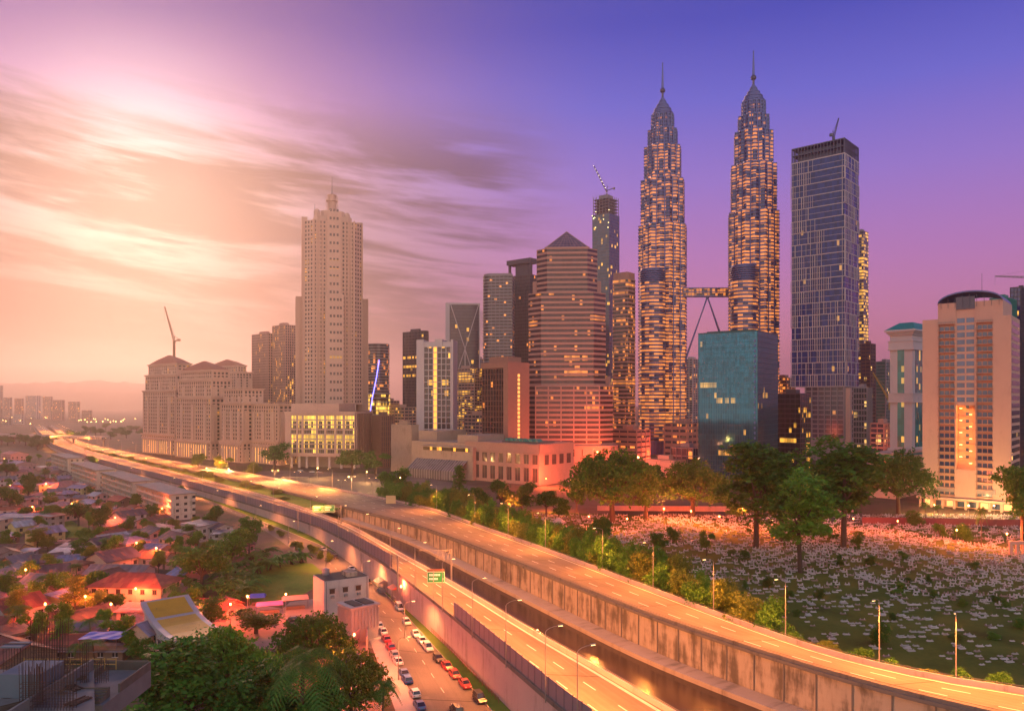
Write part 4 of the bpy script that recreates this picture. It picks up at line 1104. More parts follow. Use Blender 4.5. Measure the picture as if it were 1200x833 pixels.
# ornate stone apartment complex beside the expressway
G_or = G('w_orn', (.06, .045, .04), p=.035, col=YELL, strength=1.2, bay=3, fh=3.8, seed=50, rowp=.02)
def ornate(label, xl, xc, xr, D, th, yt, steps, dome=None, cup=None):
    loc, wl, d, rz = corner(xl, xc, xr, D, th); d = max(d, 26)
    root = thing('ornate_apartments', label, 'apartment block', loc, rz, None)
    W = MB(); C = MB(); poly = [(-wl, 0), (0, 0), (0, d), (-wl, d)]; z0 = 0
    ins = 0.0
    for (y1, inset) in steps:
        z1 = zat(y1, D + 8); P2 = offset(poly, -inset)
        floors(root, W, P2, z0, z1, 3.8, G_or, 1.4, .35); piers(W, P2, z0, z1, 4.6, 1.5, .45)
        n = 3
        for j in range(n): # bays
            f = (j + .5) / n; x = P2[0][0] + (P2[1][0] - P2[0][0]) * f; y_ = P2[0][1]
            W.box(x - 2.2, x + 2.2, y_ - 1.1, y_ + .5, z0, z1 - 5)
            y2 = P2[1][1] + (P2[2][1] - P2[1][1]) * f; W.box(P2[1][0] - .5, P2[1][0] + 1.1, y2 - 2.2, y2 + 2.2, z0, z1 - 5)
        C = MB(); C.prism(offset(P2, 1.0), z1 + .9, z1 + 1.9); C.prism(offset(P2, 1.6), z1 + 1.9, z1 + 2.6); C.build('cornice', M_hazestone, root)
        z0 = z1 + 2.6
    W.build('wall', M_hazestone, root)
    if dome:
        P2 = offset(poly, -steps[-1][1]); cxx = sum(p[0] for p in P2) / 4; cyy = sum(p[1] for p in P2) / 4; r0 = min(abs(P2[0][0] - P2[1][0]), abs(P2[1][1] - P2[2][1])) * .5
        zd = zat(dome, D + 14); MB().prism(P2, z0, z0 + (zd - z0) * .55, poly1=[(cxx + (x - cxx) * .55, cyy + (y - cyy) * .55) for x, y in P2]).prism([(cxx + (x - cxx) * .55, cyy + (y - cyy) * .55) for x, y in P2], z0 + (zd - z0) * .55, zd, poly1=[(cxx + (x - cxx) * .06, cyy + (y - cyy) * .06) for x, y in P2]).build('roof', M_tile, root)
    AR = MB()
    for k in range(max(3, int(wl / 5))): x = -wl + 2.5 + k * 5; AR.box(x - .9, x + .9, -1.4, -.3, 0, 17); 
    AR.box(-wl, 0, -1.4, -.4, 17, 19); AR.build('arcade', M_cream, root)
    for k in range(max(3, int(wl / 5)) - 1): x = -wl + 5 + k * 5; MB().box(x - 1.1, x + 1.1, -.55, -.36, 1, 15).build('arch_window', emit('arcade_glow', (1, .62, .2), .7), root)
    return root, wl, d, z0
ornate('ornate stone apartments with small red hipped roof at the far left end of the row', 167, 205, 219, 850, 40, 419, [(512, 0), (460, .6), (441, 2.5), (428, 5)], dome=415)
ornate('ornate stone apartments with broad red domed roof in the middle of the row', 206, 247, 262, 785, 40, 433, [(520, 0), (468, .5), (447, 2.0), (436, 3.5)], dome=422)
ornate('ornate stone apartments with flat stepped top next to the lower brown wing', 258, 284, 296, 745, 42, 455, [(520, 0), (475, .6), (458, 2.5)])
ornate('ornate stone apartments behind the row with little roof cupola', 236, 276, 295, 980, 40, 430, [(470, 0), (438, 1.5), (430, 7)], dome=420)
ornate('low brown stone wing between the ornate apartments and the lit podium', 291, 326, 338, 720, 42, 470, [(520, 0), (476, .8)])
crane('thin luffing crane standing behind the red hipped ornate apartments', at(204, 428, 900), 26, 52, 2.35, 0.98, mat('ochre_steel', (.35, .2, .1), .6), r=1.1)
# ---- low buildings in the middle ----------------------------------------------------------------
r_, wl, d, z1, _p = block('blank_building', 'blank windowless cream building beside the round tree', 458, 482, 489, 640, 44, 499, 20, mat('dusty_render', (.33, .24, .19), .85, stain=.35, var=.15), MATS['dusty_render'], sp=6, out=.1)
D = 545; loc, wl, d, rz = corner(545, 632, 672, D, 40); d = min(d, 70)
root = thing('shopping_hall', 'long low pink hall with square windows and red lit end wall', 'building', loc, rz)
z1 = zat(522, D); W = MB(); W.box(-wl, 0, .6, d, 0, z1); 
for a, b in ((0, 2.2), (z1 * .42, z1 * .52), (z1 * .8, z1)): W.box(-wl, 0.0, 0, .7, a, b)
nb = 9
for k in range(nb + 1): x = -wl + wl * k / nb; W.box(max(-wl, x - 1.5), min(0, x + 1.5), .01, .7, 0, z1 - .2)
W.prism(offset([(-wl, 0), (0, 0), (0, d), (-wl, d)], .5), z1 - .2, z1 + .8); W.prism(offset([(-wl, 0), (0, 0), (0, d), (-wl, d)], .3), z1 * .76, z1 * .79)
finish(root, W, mat('pink_hall_render', (0.36, 0.21, 0.17), .8, stain=.15))
G_hall = G('w_hall', (.07, .05, .05), p=.05, col=YELL, bay=3, fh=3, seed=51)
for k in range(nb):
    x0 = -wl + wl * k / nb + 1.5; x1 = -wl + wl * (k + 1) / nb - 1.5
    for a, b in ((2.2, z1 * .42), (z1 * .52, z1 * .76)):
        f = MB().box(x0, x1, .42, .62, a, b).build('window', G_hall, root)
        MB().box((x0 + x1) / 2 - .2, (x0 + x1) / 2 + .2, .3, .41, a, b).box(x0, x0 + .5, .3, .41, a, b).box(x1 - .5, x1, .3, .41, a, b).build('frame', M_brown, f)
for k in range(4):
    f = MB().box(-.1, .12, 6 + k * 9, 11 + k * 9, z1 * .5, z1 * .75).build('window', G_hall, root)
RF = MB(); RF.box(-wl * .55, -wl * .08, 6, 26, z1 + .8, z1 + 2.0); RF.build('roof', M_roof, root)
SK = MB()
for k in range(7): x = -wl * .5 + k * wl * .062; SK.prism([(x, 5), (x + wl * .055, 5), (x + wl * .055, 12), (x, 12)], z1 + 2.0, z1 + 4.0, poly1=[(x, 5), (x + wl * .02, 5), (x + wl * .02, 12), (x, 12)])
tag(SK.build('skylights', M_teal, root))
D = 580; loc, wl, d, rz = corner(476, 552, 562, D, 38); d = 50
root = thing('glass_porch_hall', 'low cream hall with sloping ribbed glass porch left of the pink hall', 'building', loc, rz)
z1 = zat(520, D); W = MB(); W.box(-wl, 0, 6, d, 0, z1); W.box(-wl * .8, 0, 2, d, 0, z1 - 3); W.box(-wl * .3, 0, 8, d, z1, z1 + 6); W.box(-wl, -wl * .7, 14, d, z1, z1 + 8); finish(root, W, mat('dusty_render', (.33, .24, .19), .85, stain=.35, var=.15))
MB().box(-wl * .75, -wl * .05, 1.8, 2.1, z1 - 6.4, z1 - 3.8).build('window_band', G('w_porch', (.06, .05, .03), p=.35, col=YELL, bay=2.5, fh=5, seed=52), root)
PR = MB(); PR.prism([(-wl * .85, -9), (-wl * .08, -9), (-wl * .08, 2), (-wl * .85, 2)], 6.5, 7, poly1=[(-wl * .85, -9), (-wl * .08, -9), (-wl * .08, 2), (-wl * .85, 2)])
PG = MB(); n = 20
for k in range(n + 1): x = -wl * .85 + wl * .77 * k / n; PG.bar((x, -9, 6.8), (x, 1.8, 14.5), .3); PG.bar((x, -9, 0), (x, -9, 6.8), .25)
PG.build('ribs', M_grey, root); gp_ = MB(); gp_.face([(-wl * .85, -8.9, 6.8), (-wl * .08, -8.9, 6.8), (-wl * .08, 1.8, 14.4), (-wl * .85, 1.8, 14.4)]); gp_.face([(-wl * .85, -8.8, 0), (-wl * .08, -8.8, 0), (-wl * .08, -8.8, 6.8), (-wl * .85, -8.8, 6.8)]); gp_.build('glass_porch', G('w_porchglass', (.12, .11, .12), p=.0, bay=2, fh=3, seed=53), root)
block('mall_base', 'low pale shopping block between the twin towers and the teal box', 778, 806, 822, 800, 40, 497, 6, G('w_mall', (.04, .05, .08), p=.1, col=ORANGE, bay=5, fh=6, seed=54), M_stone, sp=3.5, pier=9, pw=1.5)
block('mall_base', 'low dark glass shopping block left of the teal box foot', 786, 812, 824, 640, 40, 526, 6, G('w_mall2', (.03, .045, .08), p=.18, col=ORANGE, strength=1.3, bay=4, fh=6, seed=55), M_grey, sp=1.0, pier=5, pw=.4)
block('low_white_block', 'low plain pale block half hidden by the big tree below the left twin tower', 757, 790, 803, 600, 40, 541, 5, G('w_lw', p=.1, col=ORANGE, bay=5, fh=5, seed=56), M_cream, sp=4.0, pier=12)
block('low_red_block', 'low red lit block between the pyramid tower and the left twin tower', 716, 746, 762, 700, 40, 505, 5, G('w_lr', p=.12, col=ORANGE, bay=5, fh=5, seed=57), M_stone, sp=3.0, pier=8)
for (a, b, c, D_, y_, nm, lb, mt) in ((440, 474, 492, 900, 478, 'row_block', 'low pale row block behind the blank cream building', M_cream), (446, 458, 468, 1100, 470, 'row_block', 'tiny flat roofed block left of the dark tower foot', M_stone), (544, 562, 574, 800, 487, 'row_block', 'low pale terraces under the narrow grey tower', M_cream)):
    block(nm, lb, a, b, c, D_, 40, y_, 3.8, G('w_row', p=.06, col=YELL, bay=3, fh=3.8, seed=58), mt, sp=1.5, pier=6)
# far left city blocks under the hills
rf = random.Random(5)
mats_far = [M_stone, M_cream, M_grey, M_whitew]
far_desc = ['far pale slab block at the left edge under the hills', 'second far block from the left edge, low and broad', 'far twin roofed block left of the expressway end', 'far narrow block straight above the flyover', 'far stone block above the expressway vanishing point', 'far dark block with lit stair just right of the vanishing point', 'far striped block right of the expressway vanishing point', 'far low block at the right of the hill foot row', 'far small white block by the left edge, in front of the slabs', 'far small cream block left of the flyover']
for (xa_, xb_, yt, D_), ds in zip([(-6, 3, 452, 2600), (4, 14, 466, 2500), (17, 28, 467, 2700), (30, 48, 464, 2600), (50, 62, 465, 2500), (62, 76, 469, 2400), (80, 94, 471, 2300), (96, 108, 481, 2200), (0, 14, 490, 1900), (16, 28, 486, 2000)], far_desc):
    block('far_block', ds, xa_, xa_ + (xb_ - xa_) * .7, xb_, D_, 38, yt, 4, G('w_far', (.08, .06, .055), p=.06, col=YELL, strength=2.0, bay=4, fh=4, seed=60), rf.choice(mats_far), sp=1.8, pier=8, pw=1.5, group='far blocks under the hills', top=False)
# flyover crossing the expressway far off
A = at(-30, 513, 1120); B = at(128, 514, 1010); A.z = B.z = 13.0
fo = thing('flyover', 'flat road bridge crossing over the expressway far left', 'bridge', (A.x, A.y, 0))
dv = (B - A); P_ = [Vector((0, 0, 13)), Vector((dv.x, dv.y, 13))]
mb = MB(); wallstrip(mb, P_, 11, -2.6, 0); mb.build('deck', M_conc, fo)
mb = MB(); wallstrip(mb, [p + Vector((0, 0, 0.05)) for p in P_], .4, 0, 1.1); mb.build('parapet', M_pink, fo)
for f in (.05, .3, .52, .74, .95):
    p = P_[0].lerp(P_[1], f); MB().lathe([(1.3, 0), (1.3, 10.4)], n=8).build('pier', M_conc, fo, loc=(p.x, p.y + 5, 0))
# ================================================================ plants
def leafmat(name, col, objvar=0.25, trans=0.25, scale=0.35):
    m = bpy.data.materials.new(name); m.use_nodes = True
    t = NT(m.node_tree); nt = m.node_tree; b = nt.nodes['Principled BSDF']
    tcn = t.n('ShaderNodeTexCoord'); n = t.noise(tcn.outputs['Object'], scale, 3, 0.6)
    n2 = t.noise(tcn.outputs['Object'], scale * 9, 2, 0.6)
    oi = t.n('ShaderNodeObjectInfo')
    k = t.m('MULTIPLY', t.m('ADD', t.m('MULTIPLY', n, 0.9), t.m('MULTIPLY', n2, 0.8)), t.m('ADD', t.m('MULTIPLY', oi.outputs['Random'], 2 * objvar), 1.15 - objvar))
    a = t.n('ShaderNodeVectorMath', operation='SCALE'); a.inputs[0].default_value = col; t.put(a.inputs['Scale'], k)
    c2 = t.mix(t.step(n2, 0.5, 0.75), a.outputs[0], (col[0] * 1.9, col[1] * 1.45, col[2] * 1.0, 1))
    t.put(b.inputs['Base Color'], c2); b.inputs['Roughness'].default_value = 0.6; b.inputs['Specular IOR Level'].default_value = 0.25
    tr = t.n('ShaderNodeBsdfTranslucent'); t.put(tr.inputs[0], c2)
    ms = t.n('ShaderNodeMixShader'); ms.inputs[0].default_value = trans
    nt.links.new(b.outputs[0], ms.inputs[1]); nt.links.new(tr.outputs[0], ms.inputs[2])
    nt.links.new(ms.outputs[0], nt.nodes['Material Output'].inputs[0])
    return m
M_bark = mat('tree_bark', (0.075, 0.05, 0.036), 0.9, var=0.3, scale=1.2)
M_leaf = leafmat('leaf_green', (0.080, 0.215, 0.020))
M_leafd = leafmat('leaf_dark', (0.048, 0.150, 0.016))
M_leafy = leafmat('leaf_olive', (0.15, 0.19, 0.024))
M_palm = leafmat('leaf_palm', (0.05, 0.15, 0.02))
def quads_obj(name, centers, size, mtl, parent, up=0.4, seed=0, aspect=0.55):
    r = np.random.default_rng(seed); n = len(centers)
    d = r.normal(size=(n, 3)); d[:, 2] *= (1 - up); d /= np.linalg.norm(d, axis=1, keepdims=True)
    nr = r.normal(size=(n, 3)); nr[:, 2] += 1.2 * up * 2; nr -= d * np.sum(nr * d, axis=1, keepdims=True); nr /= np.linalg.norm(nr, axis=1, keepdims=True)
    e = np.cross(nr, d); s = (size * r.uniform(0.6, 1.35, size=n))[:, None]
    V = np.stack([centers - d * s, centers - e * s * aspect + nr * s * .1, centers + d * s, centers + e * s * aspect + nr * s * .1], axis=1).reshape(-1, 3)
    me = bpy.data.meshes.new(name); me.vertices.add(4 * n); me.vertices.foreach_set('co', V.ravel().astype(np.float32))
    me.loops.add(4 * n); me.loops.foreach_set('vertex_index', np.arange(4 * n, dtype=np.int32))
    me.polygons.add(n); me.polygons.foreach_set('loop_start', np.arange(0, 4 * n, 4, dtype=np.int32)); me.polygons.foreach_set('loop_total', np.full(n, 4, dtype=np.int32))
    me.materials.append(mtl); me.update(calc_edges=True); me.validate()
    o = bpy.data.objects.new(name, me); COL.objects.link(o); o.parent = parent
    return o
def crown_points(r, blobs, per, clump, spread):
    """blobs: (x, y, z, rx, ry, rz); leaves gather in clumps on and inside each blob"""
    out = []
    for (x, y, z, a, b, c, k) in blobs:
        d = r.normal(size=(k, 3)); d /= np.linalg.norm(d, axis=1, keepdims=True); rad = r.uniform(0.55, 1.05, size=(k, 1)) ** 0.6
        cen = d * rad * np.array([a, b, c]) + np.array([x, y, z]); cen[:, 2] += 0
        cen = cen[cen[:, 2] > z - 0.55 * c]
        for q in cen:
            m = int(per * r.uniform(.5, 1.4)); sp = clump * r.uniform(.6, 1.4)
            out.append(q + r.normal(size=(m, 3)) * np.array([sp, sp, sp * spread]))
    return np.concatenate(out)
def limbs(mb, base, tips, r0, seed):
    q = random.Random(seed)
    for t_ in tips:
        a = Vector(base); b = Vector(t_); m1 = a.lerp(b, .45) + Vector((q.uniform(-.4, .4), q.uniform(-.4, .4), (b - a).length * .06))
        mb.bar(a, m1, r0 * .6, 0, 6, r0 * .4); mb.bar(m1, b, r0 * .4, 0, 5, r0 * .12)
def proto_tree(kind, seed):
    """unit trees about 10 m tall; scaled when planted"""
    r = np.random.default_rng(seed); q = random.Random(seed)
    root = thing('tree', 'tree', 'tree', (0, 0, -500))
    T = MB(); blobs = []
    if kind == 'round':
        T.bar((0, 0, -.3), (.1, 0, 3.2), .34, 0, 7, .24)
        for i in range(13):
            a = q.uniform(0, 2 * PI); rr = q.uniform(.6, 3.0); z = q.uniform(3.6, 8.0); s_ = q.uniform(1.1, 1.9) * (1 - .3 * abs(z - 5.8) / 3)
            blobs.append((rr * math.cos(a), rr * math.sin(a), z, s_, s_, s_ * .8, 26))
        limbs(T, (.1, 0, 3.1), [b[:3] for b in blobs[:9]], .3, seed); pts = crown_points(r, blobs, 20, .34, .7); sz = .25
    elif kind == 'rain':      # umbrella crown
        T.bar((0, 0, -.3), (.2, .1, 2.8), .5, 0, 8, .38)
        for i in range(34):
            a = i * 2.4; rr = 6.6 * math.sqrt((i + .6) / 34); z = 8.0 - .085 * rr * rr + q.uniform(-.7, .4) - (1.2 if i % 3 == 0 else 0); s_ = q.uniform(1.3, 2.1)
            blobs.append((rr * math.cos(a), rr * math.sin(a), z, s_ * 1.15, s_ * 1.15, s_ * .7, 24))
        limbs(T, (.2, .1, 2.7), [b[:3] for b in blobs[::2]], .46, seed); pts = crown_points(r, blobs, 17, .38, .55); sz = .25
    elif kind == 'tall':      # open crown in tiers
        T.bar((0, 0, -.3), (.15, 0, 4.2), .20, 0, 7, .15); T.bar((.15, 0, 4.2), (.0, .1, 8.2), .15, 0, 6, .05)
        for i in range(15):
            a = q.uniform(0, 2 * PI); z = 3.4 + 6.0 * i / 15; rr = q.uniform(.3, 1.9) * (1 - .45 * max(0, (z - 6) / 4)); s_ = q.uniform(.95, 1.5)
            blobs.append((rr * math.cos(a), rr * math.sin(a), z, s_, s_, s_ * .7, 26))
        limbs(T, (.1, 0, 4.0), [b[:3] for b in blobs[:10]], .16, seed); pts = crown_points(r, blobs, 19, .26, .65); sz = .19
    elif kind == 'bush':
        T.bar((0, 0, -.3), (0, 0, 3), .28, 0, 6, .15)
        for i in range(11):
            a = q.uniform(0, 2 * PI); rr = q.uniform(.2, 3.0); z = q.uniform(1.6, 7.2) * (1 - .06 * rr); s_ = q.uniform(1.3, 2.2)
            blobs.append((rr * math.cos(a), rr * math.sin(a), z, s_, s_, s_, 30))
        pts = crown_points(r, blobs, 18, .42, .8); sz = .30
    elif kind == 'conifer':
        T.bar((0, 0, -.3), (0, 0, 9.8), .22, 0, 6, .03)
        for i in range(30):
            z = 1.2 + 8.4 * i / 30; rr = 2.3 * (1 - (z - 1) / 9.4) + .25; a = i * 2.4
            for f in (.35, .75, 1.0): blobs.append((rr * f * math.cos(a), rr * f * math.sin(a), z - .25 * f * rr, .55, .55, .28, 9))
        pts = crown_points(r, blobs, 10, .18, .4); sz = .15
    elif kind in ('palm', 'banana'):
        hgt = 7.4 if kind == 'palm' else 2.2
        if kind == 'palm':
            pr = Vector((0, 0, -.3))
            for i in range(6):
                nx = Vector((.5 * (i / 6) ** 2, .15 * i / 6, (i + 1) * hgt / 6)); T.bar(pr, nx, .22 - .015 * i, 0, 7, .205 - .015 * i); pr = nx
            top = pr
        else:
            top = Vector((0, 0, hgt))
            for i in range(5): T.bar((q.uniform(-.9, .9), q.uniform(-.9, .9), -.2), (q.uniform(-.7, .7), q.uniform(-.7, .7), hgt), .2, 0, 6, .12)
        L = MB(); nf = 19 if kind == 'palm' else 26
        for i in range(nf):
            a = 2 * PI * i / nf * 2.6 + q.uniform(-.2, .2); lift = q.uniform(-.15, 1.15) if kind == 'palm' else q.uniform(.5, 1.35)
            ln = q.uniform(3.0, 3.9) if kind == 'palm' else q.uniform(3.2, 5.4)
            o = top if kind == 'palm' else Vector((q.uniform(-.9, .9), q.uniform(-.9, .9), hgt * q.uniform(.7, 1)))
            h = Vector((math.cos(a), math.sin(a), 0)); sd = Vector((-math.sin(a), math.cos(a), 0)); sp = [o]; 
            for k in range(1, 8):
                f = k / 7; sp.append(o + h * ln * math.cos(lift * (1 - f * .5)) * f + Vector((0, 0, ln * (math.sin(lift) * f - (.95 if kind == 'palm' else .75) * f * f))))
            for k in range(7):
                a0, b0 = sp[k], sp[k + 1]
                if kind == 'palm':
                    for s_ in (-1, 1):
                        for u_ in (0, .33, .66):
                            c_ = a0.lerp(b0, u_); wl_ = (.95 * math.sin(PI * min(1, (k + u_ + .8) / 8)) + .15); tip = c_ + sd * s_ * wl_ + (b0 - a0).normalized() * .35 + Vector((0, 0, -.38 * wl_)); e = (b0 - a0) * .16
                            L.face([c_, c_ + e, tip + e * .2, tip])
                else:
                    w0 = .42 * math.sin(PI * (k + .25) / 7.4) + .05; w1 = .42 * math.sin(PI * (k + 1.25) / 7.6) + .02
                    for s_ in (-1, 1): L.face([a0, b0, b0 + sd * s_ * w1 - Vector((0, 0, .16)), a0 + sd * s_ * w0 - Vector((0, 0, .16))])
        T.build('trunk', M_bark, root); L.build('fronds', M_palm, root)
        return root
    T.build('trunk', M_bark, root)
    quads_obj('crown', pts, sz, M_leaf, root, seed=seed)
    return root
PROTO = {}; USED = set(); MATVAR = {}
PLANTED = []
NAMES = {'round': 'broadleaf_tree', 'rain': 'umbrella_tree', 'tall': 'tall_tree', 'bush': 'bush', 'conifer': 'conifer', 'palm': 'palm_tree', 'banana': 'banana_plant'}
CATS = {'bush': 'bush', 'palm': 'palm tree', 'banana': 'banana plant'}
def plant(kind, p, h, wd, label, group=None, leaf=None, var=None, rot=None):
    v = var if var is not None else rng.randrange(3 if kind in ('round', 'bush', 'rain', 'tall') else 2)
    key = (kind, v, leaf.name if leaf else None)
    if key not in PROTO:
        base = (kind, v, None)
        if base in PROTO and leaf:
            src = copy_tree(PROTO[base])
            for c in src.children:
                if c.name.startswith('crown'): c.data = c.data.copy(); c.data.materials[0] = leaf
        else:
            src = proto_tree(kind, sum(map(ord, kind)) * 10 + v)
            if leaf:
                for c in src.children:
                    if c.name.startswith('crown'): c.data.materials[0] = leaf
        PROTO[key] = src
        o = src
    else:
        o = copy_tree(PROTO[key])
    natw = {'round': 8.2, 'rain': 15.5, 'tall': 5.2, 'bush': 8.0, 'conifer': 5.0, 'palm': 7.0, 'banana': 8.0}[kind]
    nath = {'round': 9.4, 'rain': 9.0, 'tall': 10.0, 'bush': 8.2, 'conifer': 10, 'palm': 9.0, 'banana': 6.0}[kind]
    o.name = NAMES[kind]
    o.location = p; o.rotation_euler = (0, 0, rng.uniform(0, 2 * PI) if rot is None else rot)
    o.scale = (wd / natw, wd / natw, h / nath)
    o['label'] = label; o['category'] = CATS.get(kind, 'tree')
    if group: o['group'] = group
    elif 'group' in o: del o['group']
    PLANTED.append((p[0], p[1], wd / 2))
    return o
ORD = ['first', 'second', 'third', 'fourth', 'fifth', 'sixth', 'seventh', 'eighth', 'ninth', 'tenth', 'eleventh', 'twelfth', 'thirteenth', 'fourteenth', 'fifteenth', 'sixteenth', 'seventeenth', 'eighteenth', 'nineteenth', 'twentieth']
def ordw(i):
    if i < 20: return ORD[i]
    tens = {2: 'twenty', 3: 'thirty', 4: 'forty', 5: 'fifty', 6: 'sixty', 7: 'seventy', 8: 'eighty', 9: 'ninety'}
    tn = {2: 'twentieth', 3: 'thirtieth', 4: 'fortieth', 5: 'fiftieth', 6: 'sixtieth', 7: 'seventieth', 8: 'eightieth', 9: 'ninetieth'}
    n = i + 1
    return tn[n // 10] if n % 10 == 0 else tens[n // 10] + '-' + ORD[n % 10 - 1]
def tp(kind, px, bpy_, toppy, wpx, label, leaf=None, z=0.0, **k):
    p = gp(px, bpy_, z); D = p.y
    return plant(kind, p, zat(toppy, D) - z, wpx * D / F, label, leaf=leaf, **k)
# ---- right side: cemetery trees
tp('rain', 718, 613, 530, 118, 'huge spreading tree left of the cemetery below the pyramid tower', M_leaf, var=0)
tp('round', 757, 607, 538, 58, 'dense tree joined to the right flank of the huge spreading tree', M_leafd)
tp('tall', 886, 641, 515, 88, 'tall dark tree before the teal glass box with bare trunk', M_leafd, var=0)
tp('rain', 812, 606, 540, 92, 'umbrella tree with forked red lit branches left of the tall dark tree', M_leafd, var=1)
tp('tall', 916, 634, 532, 78, 'lighter green tree between the two tall cemetery trees', M_leaf, var=1)
tp('tall', 938, 671, 548, 74, 'tree with leaning bare trunk standing nearest in the cemetery', M_leaf, var=2)
tp('tall', 988, 641, 514, 96, 'broad tall tree in front of the slab tower foot', M_leafd, var=1)
tp('round', 962, 628, 536, 62, 'bushy tree just behind the broad tall cemetery tree', M_leafd)
tp('rain', 1053, 602, 528, 82, 'dark umbrella tree left of the balcony hotel', M_leafd, var=2)
tp('round', 1199, 646, 532, 66, 'big leafy tree cut by the right edge beside the hotel', M_leaf, var=1)
for px, b, t_, wd, kd, lb in ((828, 651, 620, 18, 'round', 'small dark tree alone on the grass of the cemetery'), (1101, 632, 612, 16, 'round', 'small dark round tree in the graves before the hotel'), (1128, 634, 612, 22, 'bush', 'reddish lit shrub before the hotel podium'), (1150, 640, 588, 16, 'palm', 'fan palm in front of the hotel entrance'), (1085, 606, 586, 14, 'palm', 'leftmost small palm along the hotel podium'), (1099, 607, 589, 13, 'palm', 'second small palm along the hotel podium'), (1072, 617, 598, 20, 'bush', 'low tree at the left corner of the hotel'), (705, 640, 604, 30, 'round', 'bushy dark tree under the huge spreading tree'), (773, 648, 622, 24, 'round', 'low tree among the graves right of the huge tree'), (1031, 757, 728, 26, 'bush', 'brownish bare shrub in the grass above the far carriageway'), (676, 600, 573, 22, 'round', 'small tree by the red lit hall end'), (790, 634, 616, 16, 'bush', 'low shrub in the red lit grave rows'), (864, 610, 588, 30, 'round', 'tree in the red glow behind the grave rows')):
    tp(kd, px, b, t_, wd, lb, M_leafd if kd != 'palm' else None)
for i, (px, b, t_, wd) in enumerate(((1005, 640, 622, 14), (1020, 663, 650, 15), (872, 655, 642, 14), (900, 688, 674, 16), (960, 700, 689, 14), (1060, 655, 645, 13), (1095, 700, 691, 11), (985, 663, 655, 12), (1140, 665, 657, 12), (925, 700, 690, 12))):
    tp('bush', px, b, t_, wd, f'low dark shrub among the graves, {ordw(i)} listed from the tree shade outwards' if False else f'low dark shrub between grave rows, {ordw(sorted([1005,1020,872,900,960,1060,1095,985,1140,925]).index(px))} from the left of the scattered shrubs', M_leafd, group='low shrubs among the graves')
cs_ = []
for k in range(30):
    for _ in range(50):
        p = gp(rng.uniform(650, 1195), rng.uniform(612, 760))
        if p.y < 395 and min(math.hypot(p.x - e.x, p.y - e.y) for e in RCR) > 26 and all(math.hypot(p.x - a, p.y - b) > 6 for a, b, c in PLANTED): break
    cs_.append(p); PLANTED.append((p.x, p.y, 1))
cs_.sort(key=lambda v_: v_.y)
for i, p in enumerate(cs_): plant('bush', p, rng.uniform(1.2, 3.0), rng.uniform(2.0, 4.5), f'knee to head high scrub between graves, {ordw(i)} counted from the nearest', 'scrub between the graves', rng.choice((M_leafd, M_leaf)))
# ---- trees in the middle ground
tp('conifer', 538, 603, 542, 26, 'dark conifer in front of the pink hall windows', M_leafd)
tp('round', 460, 590, 545, 42, 'bright green round tree lit by a lamp beside the blank building', M_leaf, var=0)
tp('round', 322, 550, 517, 36, 'dark round tree before the low brown wing', M_leafd)
tp('round', 413, 557, 523, 36, 'left one of two dark trees before the lit podium', M_leafd)
tp('round', 440, 557, 527, 32, 'right one of two dark trees before the lit podium', M_leafd)
tp('round', 232, 553, 530, 20, 'left yellow lit small tree before the ornate apartments', M_leafy)
tp('round', 262, 555, 533, 22, 'right yellow lit small tree before the ornate apartments', M_leafy)
tp('bush', 298, 556, 541, 20, 'low bush right of the yellow lit trees', M_leafy)
tp('palm', 501, 583, 560, 10, 'slender small palm by the plaza road')
for i, (px, b, t_, wd) in enumerate(((562, 606, 566, 32), (588, 606, 560, 36), (612, 608, 562, 34), (640, 606, 570, 30), (655, 614, 580, 28))):
    tp('round', px, b, t_, wd, f'dark tree in the clump before the pink hall, {ordw(i)} from the left', M_leafd, group='tree clump before the pink hall')
# hedge along the far carriageway
hedge = shift([p for p in RCR if 120 < p.y < 450], 0)
cum = 0; rowA = []
for a, b in zip(hedge, hedge[1:]):
    L = (b - a).length; n = max(1, int(L / 4.3)); d = (b - a).normalized(); nn = Vector((d.y, -d.x, 0))
    for k in range(n): rowA.append((a.lerp(b, k / n), nn))
rowA.sort(key=lambda t_: t_[0].y)
hb_ = []
for i, (p, nn) in enumerate(rowA):
    far = p.y
    if far < 168 and rng.random() < .25: continue
    for j in range(3 if far > 215 else 2 if far > 190 else 1):
        o = nn * (4.5 + 5.5 * j + rng.uniform(-1.2, 1.5)); q = Vector((p.x + o.x, p.y + o.y, max(.1, (p.z - 1.4) * (1 - (4.5 + 6.0 * j) / 24))))
        h = rng.uniform(8.5, 14) if far > 205 else rng.uniform(3, 5) if far < 166 else rng.uniform(7.5, 11.5)
        hb_.append((q, h))
hb_.sort(key=lambda t_: t_[0].y)
for i, (q, h) in enumerate(hb_):
    plant('bush', q, h, (rng.uniform(7.0, 10.0) if h > 5 else rng.uniform(4, 6)), f'golden olive bush in the hedge along the far carriageway, {ordw(i) if i < 99 else "last"} from its near end', 'hedge bushes along the far carriageway', rng.choice((M_leafy, M_leaf, M_leaf)))
# bushes and trees on the grass between the carriageways
for i in range(16):
    a = cut(LCR, 440, 900); p = a[int((i + .5) * len(a) / 16)]; b = min(RCL, key=lambda v_: abs(v_.y - p.y)); f = rng.uniform(.3, .8)
    plant('bush', (p.x + (b.x - p.x) * f, p.y + (b.y - p.y) * f, 2.6), rng.uniform(2.5, 5), rng.uniform(6, 11), f'low yellow green bush on the median grass, {ordw(i)} from the near end', 'bushes on the median grass', M_leafy)
